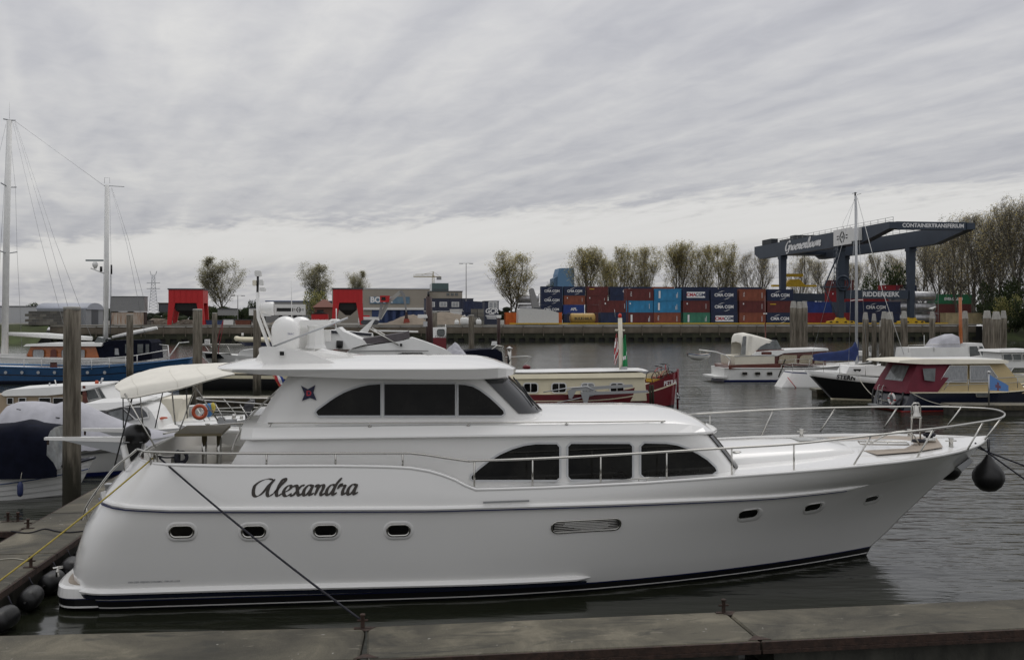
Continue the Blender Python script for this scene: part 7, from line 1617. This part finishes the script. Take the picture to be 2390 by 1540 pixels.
F = qthing('lettered_cabin', 'navy lettered site cabin with one white window standing on end by the orange container', 'cabin', 1131, 6); w = F.p(1164, 720, 0).x; z1_ = F.p(0, 701, 0).z
MB().box(0, w, 0, 4, ZG, z1_).build('wall', mat('cabin_navy', (.022, .028, .055), .5), F.e); MB().box(-.1, w + .1, -.1, 4.1, z1_, z1_ + .15).build('roof', M_dgrey, F.e)
p_ = F.pane([(1140, 720), (1140, 704), (1161, 704), (1161, 720)], -.01, 'window_frame', M_boatw, th=.06); F.pane([(1142, 718), (1142, 706), (1150, 706), (1150, 718)], -.08, 'pane', M_lace, parent=p_); F.pane([(1152, 718), (1152, 706), (1159, 706), (1159, 718)], -.08, 'pane', M_lace, parent=p_)
text('GCR', 1.35, M_textw, F.e, faceM((w / 2, -.03, F.p(0, 725, 0).z)), bold=.04, shear=.15)
for py, wd in ((732, 1.1), (736, 2.6), (739, 2.2), (743, 2.0)): MB().box(w / 2 - wd / 2, w / 2 + wd / 2, -.03, -.005, F.p(0, py, 0).z - .09, F.p(0, py, 0).z + .09).build('small_print', M_textw, F.e)
# orange containers, white ramp box, tanks on frames
o = container(q_x(1180, 7), 7, 0, 'orange', 12.19, None, 'x'); o['label'] = 'long orange container on the quay behind the white sloping box'
F = qthing('white_sloping_box', 'big white box with a curved sloping top on the quay', 'box', 1210, 2.5)
F.prism([(1210, 757), (1211, 722), (1215, 720), (1245, 720.5), (1270, 722), (1290, 725.5), (1304, 730), (1304, 757)], 0, 3.5, 'box_shell', mat('white_grp', (.62, .62, .60), .5, var=.05)); F.prism([(1209, 758), (1209, 755.5), (1305, 755.5), (1305, 758)], -.05, 3.6, 'skid', M_dgrey)
F = qthing('grey_chute', 'leaning grey steel conveyor chute behind the white sloping box', 'conveyor', 1250, 45)
F.prism([(1244, 722), (1236, 676), (1241, 672), (1246, 674), (1262, 724)], 0, 1.6, 'chute', M_grey); F.prism([(1246, 740), (1246, 718), (1262, 718), (1262, 740)], -.2, 2.0, 'chute_base', M_dgrey)
tank(1208, 55, 1, 'silver', 'silver tank container on top behind the white sloping box'); tank(1208, 55, 0, 'silver', 'silver tank container at ground level behind the white sloping box'); tank(1208, 55, 2, 'silver', 'silver tank container uppermost behind the white sloping box')
F = qthing('blue_silo_tower', 'pale blue tapered plant tower far behind the containers', 'tower', 1300, 320)
F.prism([(1300, 735), (1302, 640), (1306, 626), (1340, 625), (1342, 735)], 0, 14, 'tower_shell', mat('silo_blue', (.09, .19, .32), .6, var=.06)); F.prism([(1292, 735), (1292, 650), (1301, 645), (1301, 735)], 1, 12, 'tower_lean_to', mat('silo_blue2', (.06, .12, .2), .6))
# sand heap, sacks, excavator
rows = []; rng = random.Random(4); F = qthing('sand_heap', 'broad heap of pale sand on the quay behind the digger grab', 'sand heap', 1000, 12); n = 40
xa, xb = F.p(885, 750, 0).x, F.p(1132, 750, 0).x
top = [(885, 757), (915, 748), (940, 737), (965, 733), (985, 738), (1005, 731), (1030, 727), (1050, 728), (1075, 733), (1100, 741), (1132, 754)]
for i in range(n + 1):
    px = 885 + 247 * i / n; h = F.p(px, interp(top, px), 3).z - ZG; x = F.x(px)
    rows.append([(x + rng.uniform(-.1, .1), -6 + 15 * j / 14, ZG - .1 + max(0, h * (1 - abs(j / 14 * 2 - 1) ** 1.5)) + rng.uniform(-.07, .07)) for j in range(15)])
MB().loft(rows, False, False, 0, True).build('heap', mat('sand', (.20, .165, .125), .95, var=.15, vscale=.8, bump=.6, bscale=3), F.e)
def sack(px, py, s_, lab):
    F = qthing('bulk_sack', lab, 'sack', px, 2.5, 'white bulk sacks on the quay'); 
    MB().loft([[(x * k, y * k, ZG + z) for x, y in rrect(-s_, s_, -s_, s_, s_ * .4, 3)] for k, z in ((.9, 0), (1.05, s_ * .6), (1.02, s_ * 1.5), (.8, s_ * 1.9), (.35, s_ * 2.0))], True, True, 0, True).build('sack_body', M_boatw, F.e)
    MB().tube([(-s_ * .6, 0, ZG + s_ * 1.9), (-s_ * .3, 0, ZG + s_ * 2.4), (s_ * .3, 0, ZG + s_ * 2.4), (s_ * .6, 0, ZG + s_ * 1.9)], .06, 5).build('sack_loop', M_boatw, F.e)
for px, s_, lab in ((1066, .45, 'small white bulk sack at the foot of the sand heap'), (1083, .75, 'big white bulk sack beside the small one'), (1092, .7, 'white bulk sack touching the big one'), (1117, .55, 'white bulk sack beside the concrete blocks')): sack(px, 760, s_, lab)
F = qthing('concrete_blocks', 'two tall grey concrete block columns beside the navy lettered cabin', 'concrete block', 1118, 3)
for i in range(2):
    for k in range(4): x = F.x(1100 + i * 15); MB().box(x, x + 1.25, 0, 1, ZG + k * .82, ZG + k * .82 + .78).build('block', M_block[(i + k) % 3], F.e)
F = qthing('excavator', 'white and red material handler with raised boom beside the sand heap', 'excavator', 836, 6)
for y in (0, 2.6): MB().prism([(p[0], p[1]) for p in rrect(F.x(842), F.x(884), ZG + .02, ZG + 1.0, .48, 4)], 'y', y, y + .7).build('track', M_dgrey, F.e)
MB().box(F.x(850), F.x(876), .7, 2.6, ZG + .5, ZG + 1.15).build('undercarriage', M_red, F.e)
F.prism([(836, 753), (836, 742), (842, 739), (884, 740), (886, 748), (866, 751)], .1, 3.0, 'house', M_boatw); F.prism([(842, 741), (842, 736), (862, 736), (864, 741)], .4, 2.6, 'engine_cover', M_red)
F.prism([(887, 705), (887, 690), (910, 690), (908, 705)], .0, 1.6, 'cab', M_red); F.pane([(890, 701), (890, 693), (900, 693), (900, 701)], -.01, 'cab_window', M_glass)
F.prism([(888, 706), (882, 745), (888, 746), (895, 706)], .6, 1.2, 'cab_riser', M_grey)
F.prism([(880, 744), (905, 700), (932, 678), (937, 680), (935, 686), (912, 706), (888, 746)], 1.4, 2.0, 'boom', mat('boom_grey', (.40, .40, .37), .5)); F.prism([(932, 680), (938, 677), (946, 688), (950, 728), (947, 728), (940, 692)], 1.3, 2.1, 'stick', M_grey); F.prism([(888, 744), (902, 722), (903, 724), (890, 746)], 1.55, 1.85, 'boom_cylinder', M_chrome)
F.prism([(947, 726), (950, 726), (953, 745), (944, 745)], 1.5, 1.9, 'grab_head', mat('grab_brown', (.06, .035, .03), .7)); F.prism([(943, 744), (955, 744), (957, 756), (949, 762), (942, 756)], 1.2, 2.2, 'grab', mat('grab_red', (.28, .05, .03), .6))
# trailer, huts, skips and yard clutter
F = qthing('curtain_trailer', 'white curtain-sided trailer with a black arrow logo', 'trailer', 641, 60)
w = F.p(712, 720, 0).x; z1_ = F.p(0, 709, 0).z; z0 = F.p(0, 735, 0).z
bd = MB().box(0, w, 0, 2.5, z0, z1_).build('body', M_boatw, F.e); logo(bd, (F.x(697), -.03, (z0 + z1_) / 2), (1, 0, 0), 1.0, M_dark); MB().box(.5, F.x(684), -.03, -.005, (z0 + z1_) / 2 - .45, (z0 + z1_) / 2 + .45).build('black_band', M_dark, bd)
for x in (w - 1.2, w - 2.5, w - 3.8, 1.5): MB().lathe([(.5, -.05), (.5, .3)], (x, .1, z0 - .35), 12, ax='y').build('wheel', M_rubber, F.e)
simple_box('white_site_box', 'small white site box left of the curtain-sided trailer', 'cabin', 581, 604, 720, 736, 60, 3, M_boatw, lift=True, roof=M_dgrey)
F, w, z0, z1_ = simple_box('brown_hut', 'brown timber hut with a low hipped roof beside the red hopper', 'hut', 734, 778, 717, 750, 40, 7, mat('hut_brown', (.13, .055, .035), .7))
MB().loft([[(-.5, -.5, z1_), (w + .5, -.5, z1_), (w + .5, 7.5, z1_), (-.5, 7.5, z1_)], [(w * .4, 3, z1_ + 1.9), (w * .6, 3, z1_ + 1.9), (w * .6, 4, z1_ + 1.9), (w * .4, 4, z1_ + 1.9)]], True, True, 0, False).build('hip_roof', mat('hut_roof', (.17, .07, .05), .8), F.e); F.pane([(740, 733), (740, 723), (755, 723), (755, 733)], -.02, m=M_glass, th=.06)
F = qthing('red_skip', 'red lettered skip container with a black tented lid', 'skip', 728, 14); F.prism([(726, 752), (727, 733), (765, 733), (766, 752)], 0, 3, 'skip_body', M_red); F.prism([(727, 733), (740, 728), (748, 727), (765, 732)], -.1, 3.1, 'skip_lid', M_dark); text('GOED VAST', .7, M_textw, F.e, faceM(F.p(746, 748, -.02)))
for px0, px1, y0, c, nm, lab in ((480, 520, 747, 'dock_blue', 'blue_skip', 'dark blue skip on the quay below the bare tree'), (520, 545, 745, 'boat_white', 'white_bin', 'white plastic bin beside the dark blue skip'), (548, 585, 746, None, 'brown_heap_box', 'reddish brown bay of bricks on the quay'), (590, 612, 746, None, 'concrete_bay', 'sloping concrete bay divider on the quay'), (340, 352, 748, None, 'scrap_box', 'pale scrap box beside the red hopper leg')):
    m_ = MATS[c] if c else mat({'brown_heap_box': 'brick_brown', 'concrete_bay': 'bay_grey', 'scrap_box': 'scrap_grey'}[nm], {'brown_heap_box': (.15, .055, .035), 'concrete_bay': (.2, .18, .15), 'scrap_box': (.26, .25, .22)}[nm], .9, var=.2, vscale=1)
    F = qthing(nm, lab, nm.split('_')[-1], px0, 8); d = px1 - px0
    F.prism([(px0 + d * .06, 762), (px0, y0), (px1, y0 + (3 if 'bay' in nm else 0)), (px1 - d * .06, 762)], 0, 2.6, 'body', m_); F.prism([(px0 - 1, y0 + .8), (px0 - 1, y0 - .6), (px1 + 1, y0 - .6), (px1 + 1, y0 + .8)], -.08, 2.68, 'rim', M_dgrey)
for i, (px, s_, lab) in enumerate(((365, 2.0, 'low heap of rubble between the rusty container and the red hopper'), (432, 1.6, 'heap of dark scrap under the red hopper'), (665, 1.8, 'low brown soil heap in front of the white trailer'), (700, 1.5, 'small soil heap beside the red skip'))):
    F = qthing('rubble_heap', lab, 'heap', px, 10); rng = random.Random(i); rows = []
    for a in range(13): rows.append([(-s_ * 2 + s_ * 4 * a / 12 + rng.uniform(-.15, .15), 4 * j / 8, ZG - .1 + max(0, (1 - abs(a / 6 - 1) ** 1.7) * (1 - abs(j / 4 - 1) ** 1.7)) * s_ * .75 + rng.uniform(-.15, .15)) for j in range(9)])
    MB().loft(rows, False, False, 0, False).build('heap', mat('rubble', (.12, .095, .07), .95, col2=(.23, .20, .16), vscale=2), F.e)
simple_box('lorry_cab', 'white lorry cab parked behind the red hopper', 'lorry', 468, 478, 722, 737, 50, 2.4, M_boatw, part='cab', lift=True, roof=M_dgrey)
simple_box('grey_tank_trailer', 'grey tank trailer parked in front of the dark shrubs', 'trailer', 508, 552, 722, 736, 55, 2.4, M_grey, part='tank_body', lift=True, roof=M_dgrey)
simple_box('dark_stacked_frames', 'stack of dark steel frames beside the red hopper', 'steel frames', 370, 398, 709, 728, 40, 5, M_dgrey, part='frame_stack', lift=True, roof=M_rust)
simple_box('white_van', 'white van parked on the sand heap side of the site cabins', 'van', 1052, 1078, 724, 734, 30, 2, M_boatw, part='body', lift=True, roof=M_boatw)
# pylon
F = Fr('power_pylon', 'tall lattice power pylon standing far off', 'pylon', at(358, 730, 900), 0); M_py = mat('pylon_grey', (.34, .36, .38), .7)
mb = MB(); H = F.p(358, 642, 0).z
def pw_(z): return 4.2 * (1 - z / H) ** 1.2 + 1.2
for i in range(14):
    za, zb_ = 4 + (H - 4) * i / 14, 4 + (H - 4) * (i + 1) / 14; wa, wb = pw_(za), pw_(zb_)
    mb.bar((-wa, 0, za), (-wb, 0, zb_), .32).bar((wa, 0, za), (wb, 0, zb_), .32).bar((-wa, 0, za), (wb, 0, zb_), .2).bar((wa, 0, za), (-wb, 0, zb_), .2).bar((-wb, 0, zb_), (wb, 0, zb_), .2)
mb.build('lattice', M_py, F.e)
for z in (H * .72, H * .84): MB().bar((-6, 0, z), (6, 0, z), .5).build('cross_arm', M_py, F.e)
MB().bar((-2, 0, H), (-3, 0, H + 3.5), .4).bar((2, 0, H), (3, 0, H + 3.5), .4).build('top_horn', M_py, F.e)
# ------------------------------------------------------------ trees and shrubs
M_bark = mat('bark', (.12, .11, .09), .95, var=.25, vscale=2)
def leaf(name, c):
    m = mat(name, c, .7); nt = m.node_tree; b = nt.nodes['Principled BSDF']; t = nt.nodes.new('ShaderNodeBsdfTranslucent'); t.inputs[0].default_value = (*[min(1, k * 1.5) for k in c], 1)
    mx = nt.nodes.new('ShaderNodeMixShader'); mx.inputs[0].default_value = .6; nt.links.new(b.outputs[0], mx.inputs[1]); nt.links.new(t.outputs[0], mx.inputs[2]); nt.links.new(mx.outputs[0], nt.nodes['Material Output'].inputs[0]); return m
M_leafa = leaf('leaf_olive', (.25, .235, .095)); M_leafb = leaf('leaf_yellow', (.38, .31, .12)); M_leafc = leaf('leaf_green', (.045, .062, .022)); M_leafg = leaf('leaf_greybrown', (.30, .285, .225)); M_leafd = leaf('leaf_dark', (.022, .032, .014))
def tree_parts(seed, h, w, nleaf, mats, stems=1, size=.16, bare=.16, up=.30):
    """vase-shaped poplar: limbs sweep out and up; the crown is widest at two fifths and closes towards the top"""
    rng = random.Random(seed); br = MB(); lf = MB(); tips = []; wts = []
    def env(z): u = z / h; return w * h * (0.10 + 0.42 * math.sin(math.pi * min(1, max(0, (u - .05) / .95)) ** .75)) * (1 if u < .97 else .5)
    def limb(p, d, L, r, depth):
        P = [p]; k = 5 if depth < 2 else 3
        for i in range(k):
            g = Vector((P[-1].x, P[-1].y, 0)); over = max(0, g.length / max(.3, env(P[-1].z)) - .75)
            d = (d + Vector((rng.uniform(-.15, .15), rng.uniform(-.15, .15), up * (.5 if depth == 0 else 1))) - g.normalized() * over * .8).normalized(); P.append(P[-1] + d * L / k)
        br.tube(P, [max(.014, r * (1 - .8 * i / k)) for i in range(k + 1)], 5 if depth == 0 else 3)
        if depth >= 1: tips.extend(P[2:]); wts.extend([L] * (k - 1))
        if depth < 3:
            for i in range({0: 16, 1: 9, 2: 6}[depth]):
                t = rng.uniform(bare if depth == 0 else .15, .98); j = min(k - 1, int(t * k)); q = P[j].lerp(P[j + 1], t * k - j)
                if q.z > h * .97: continue
                a = rng.uniform(0, 2 * math.pi); u = Vector((math.cos(a), math.sin(a), 0)); nd = (d * .75 + u * {0: .85, 1: .8, 2: .8}[depth] * rng.uniform(.6, 1.1)).normalized()
                room = max(h * .06, (h * 1.0 - q.z) * .75) if depth == 0 else L * .55
                limb(q, nd, min(room, L * {0: .52, 1: .5, 2: .42}[depth]) * rng.uniform(.7, 1.1), r * (1 - .7 * t) * {0: .5, 1: .55, 2: .6}[depth], depth + 1)
    for s_ in range(stems):
        a = 6.28 * s_ / max(1, stems) + rng.uniform(0, 1); sp = 0 if stems == 1 else .16 * w
        limb(Vector((.25 * s_ * math.cos(a), .25 * s_ * math.sin(a), 0)), Vector((sp * math.cos(a), sp * math.sin(a), 1)).normalized(), h * (.93 if s_ == 0 else rng.uniform(.78, .92)), h * .012, 0)
    picks = rng.choices(tips, weights=wts, k=nleaf)
    for i in range(nleaf):
        c = picks[i] + Vector((rng.gauss(0, .4), rng.gauss(0, .4), rng.gauss(0, .4)))
        a = rng.uniform(0, 6.28); b = rng.uniform(-1, 1); u = Vector((math.cos(a), math.sin(a), b * .7)).normalized(); v = u.cross(Vector((rng.uniform(-1, 1), rng.uniform(-1, 1), 1))).normalized(); s_ = size * rng.uniform(.6, 1.4)
        lf.add([c - u * s_, c - v * s_ * .6, c + u * s_, c + v * s_ * .6], [(0, 1, 2, 3)], 0 if rng.random() < .6 else 1)
    zt = max(p[2] for p in br.v)
    return br.mesh('trunk', M_bark), lf.mesh('crown', mats), zt
POP = [tree_parts(s, 24, w, n, [M_leafa, M_leafb], st) for s, w, n, st in ((1, .78, 10000, 2), (2, .82, 10000, 3), (3, .70, 9000, 2))]
GRY = [tree_parts(s, 20, w, n, [M_leafg, M_leafa], 1, .14) for s, w, n in ((7, .85, 14000), (8, .85, 14000))]
BARE = [tree_parts(s, 24, w, n, [M_leafg, M_leafb], st, .14) for s, w, n, st in ((11, .66, 4800, 3), (12, .6, 4800, 2), (13, .62, 4400, 2))]
def tree(px, d, top_py, kit, label, name, group, sx=1.0, rz=0.0, base=ZG):
    c = at(px, HY, d); zt = CAM_H - (top_py - HY) / FPX * d; k = (zt - base) / kit[2]
    o = thing(name, label, 'tree', (c.x, c.y, base), rz, group)
    for nm, me in (('trunk', kit[0]), ('crown', kit[1])): p = obj(nm, me, o); p.scale = (k * sx, k * sx, k)
    return o
GP = 'autumn poplars behind the container yard'
for i, (px, d, top, sx, lab) in enumerate([(1195, 262, 580, 1.12, 'broad leafy poplar beside the navy lettered cabin'), (1371, 330, 573, .85, 'autumn poplar behind the maroon and navy rear stacks, beside the blue tower'), (1455, 335, 571, .75, 'slender poplar left in the pair behind the long navy containers'), (1508, 330, 566, .75, 'poplar right in the pair behind the long navy containers'), (1585, 335, 563, .8, 'poplar behind the light blue containers'), (1640, 338, 568, .7, 'slim poplar behind the white labelled container'), (1688, 332, 561, .8, 'poplar behind the stack of three navy containers'), (1420, 350, 600, .7, 'small poplar between two taller ones behind the long navy container')]):
    tree(px, d, top, POP[i % 3], lab, 'poplar_tree', GP, sx * 1.35, i * 1.3)
for i, (px, d, top, sx, lab) in enumerate([(524, 285, 600, 1.0, 'grey bare-looking tree beside the first red hopper'), (728, 300, 615, 1.0, 'grey bare-looking tree rising behind a round bush'), (829, 420, 632, .8, 'small grey tree above the tan warehouse')]):
    tree(px, d, top, GRY[i % 2], lab, 'bare_tree', 'grey bare trees behind the yard', sx * 1.55, i)
for i, (px, d, top, sx, lab) in enumerate([(1772, 325, 582, .9, 'thin bare tree left of the crane'), (1865, 320, 590, .9, 'thin tree seen under the crane girder beside its landside leg'), (1915, 330, 600, .9, 'thin tree under the crane girder beyond the yellow spreader'), (2050, 320, 585, .9, 'thin tree beyond the middle of the crane'), (2105, 300, 600, .9, 'thin tree behind the waterside crane leg'), (2160, 290, 555, .9, 'thin tree just clear of the crane end'),
        (2200, 270, 528, .85, 'tall thin tree over the green container'), (2238, 255, 500, .8, 'tall tree behind the end of the crane girder'), (2272, 245, 492, .75, 'tall slim tree at the edge of the wooded bank'), (2305, 240, 486, .75, 'tall slim tree on the wooded bank, among its neighbours'), (2340, 232, 474, .75, 'tall slim tree on the wooded bank behind the thick piles'), (2378, 222, 452, .75, 'tallest tree on the wooded bank'), (2420, 222, 460, .8, 'tall tree at the very end of the wooded bank'), (2255, 290, 540, .9, 'thin tree further back on the wooded bank'), (2320, 290, 545, .9, 'thin tree deep behind the wooded bank'), (1990, 330, 605, .9, 'thin tree behind the middle crane leg')]):
    tree(px, d, top, BARE[i % 3], lab, 'bare_poplar', 'bare trees behind the crane', sx * 1.35, i * .9)
def bush_kit(seed, n, mats, size=.22):
    rng = random.Random(seed); lf = MB(); bl = [(Vector((rng.uniform(-.6, .6), rng.uniform(-.6, .6), rng.uniform(.25, .75))), rng.uniform(.25, .42)) for _ in range(9)]; st = MB()
    for c, r in bl: st.tube([(0, 0, 0), c * .5 + Vector((0, 0, .05)), c], [.03, .02, .008], 4)
    for i in range(n):
        c, r = rng.choice(bl); d = Vector((rng.gauss(0, 1), rng.gauss(0, 1), rng.gauss(0, 1))).normalized() * r * rng.uniform(.6, 1.08); p = c + d
        if p.z < 0: p.z = -p.z * .3
        a = rng.uniform(0, 6.28); u = Vector((math.cos(a), math.sin(a), rng.uniform(-.8, .8))).normalized(); v = u.cross(Vector((rng.uniform(-1, 1), rng.uniform(-1, 1), 1))).normalized(); s_ = size * .16 * rng.uniform(.7, 1.5)
        lf.add([p - u * s_, p - v * s_ * .7, p + u * s_, p + v * s_ * .7], [(0, 1, 2, 3)], 0 if rng.random() < .65 else 1)
    return st.mesh('stem', M_bark), lf.mesh('foliage', mats)
BK = [bush_kit(21, 2600, [M_leafc, M_leafd]), bush_kit(22, 2600, [M_leafa, M_leafc]), bush_kit(23, 2400, [M_leafd, M_leafc])]
def bush(px, d, wpx, top, kit, lab, base=ZG, group='shrubs and bushes on the far bank'):
    c = at(px, HY, d); zt = CAM_H - (top - HY) / FPX * d; w = wpx / FPX * d; o = thing('bush', lab, 'bush', (c.x, c.y, base - .3), px * .37, group)
    for nm, me in (('stem', kit[0]), ('foliage', kit[1])): p = obj(nm, me, o); p.scale = (w / 2, w / 2, (zt - base) * .95 + .3)
for i, (px, d, w, top, k, lab) in enumerate([(733, 280, 70, 677, 1, 'round green bush in front of the grey bare tree'), (590, 270, 40, 694, 2, 'dark evergreen shrub right of the white site box'), (525, 275, 90, 716, 0, 'low dark shrubs at the foot of the bare tree beside the red hopper'), (560, 280, 60, 712, 2, 'low dark shrub behind the grey tank trailer'), (488, 285, 40, 716, 0, 'low shrub behind the lorry cab'), (465, 380, 50, 722, 2, 'distant low shrub behind the red hopper legs'), (95, 420, 60, 702, 2, 'round dark bush behind the arched shed'), (60, 430, 50, 711, 0, 'low dark bush behind the low white hall'),
        (1285, 290, 34, 650, 2, 'dark bush beside the blue tower'), (2092, 275, 75, 598, 2, 'tall dark evergreen behind the crane leg'), (2030, 300, 60, 640, 0, 'dark evergreen behind the crane beam'),
        (2235, 300, 60, 655, 1, 'olive bush over the green container end'), (2300, 262, 80, 655, 0, 'dark bush behind the maroon container end'), (2340, 225, 100, 640, 2, 'big dark bush high on the wooded bank'), (2395, 215, 110, 635, 0, 'big green bush at the end of the wooded bank'), (2310, 219, 60, 700, 2, 'dark bush beside the beige container'), (2355, 212, 80, 690, 1, 'olive bush low on the wooded bank'), (2400, 205, 80, 690, 2, 'dark bush low at the end of the wooded bank'), (2325, 214, 46, 735, 0, 'small bush at the waterside of the wooded bank'), (2370, 207, 60, 735, 2, 'small dark bush at the waterside, below the big one')]):
    bush(px, d, w, top, BK[k], lab, ZG if not (px > 2315 and d < 216) else 2.2)
# the line of distant woods and hedges along the horizon, too far to tell single trees
rng = random.Random(77); mb = MB()
for i in range(1500):
    a = rng.uniform(-.62, .62); d = rng.uniform(520, 900); hmax = 3.5 + 6 * (0.5 + .5 * math.sin(a * 23) * math.sin(a * 51 + 1)) ; x = d * math.tan(a); s_ = rng.uniform(1.2, 2.6); z = ZG + rng.uniform(.2, hmax)
    mb.ball((x, d, z), s_ * 1.5, s_, s_ * .8, 6, 4, 0 if rng.random() < .6 else 1)
o = mb.build('distant_wood', [M_leafd, M_leafc]); o['kind'] = 'stuff'; o['label'] = 'dark line of distant woods along the horizon'
# ------------------------------------------------------------ stand every thing's empty at its own base
def settle():
    bpy.context.view_layer.update()
    for o in [o for o in S.objects if o.type == 'EMPTY' and o.parent is None]:
        pts = [c.matrix_world @ Vector(k) for c in o.children for k in c.bound_box if c.type == 'MESH']
        if not pts: continue
        lo = [min(p[i] for p in pts) for i in range(3)]; hi = [max(p[i] for p in pts) for i in range(3)]
        if all(lo[i] - .3 <= o.location[i] <= hi[i] + .3 for i in range(3)): continue
        new = Vector(((lo[0] + hi[0]) / 2, (lo[1] + hi[1]) / 2, lo[2])); d = o.matrix_world.to_3x3().inverted() @ (new - o.location)
        o.location = new
        for c in o.children: c.location = c.location - d
settle()
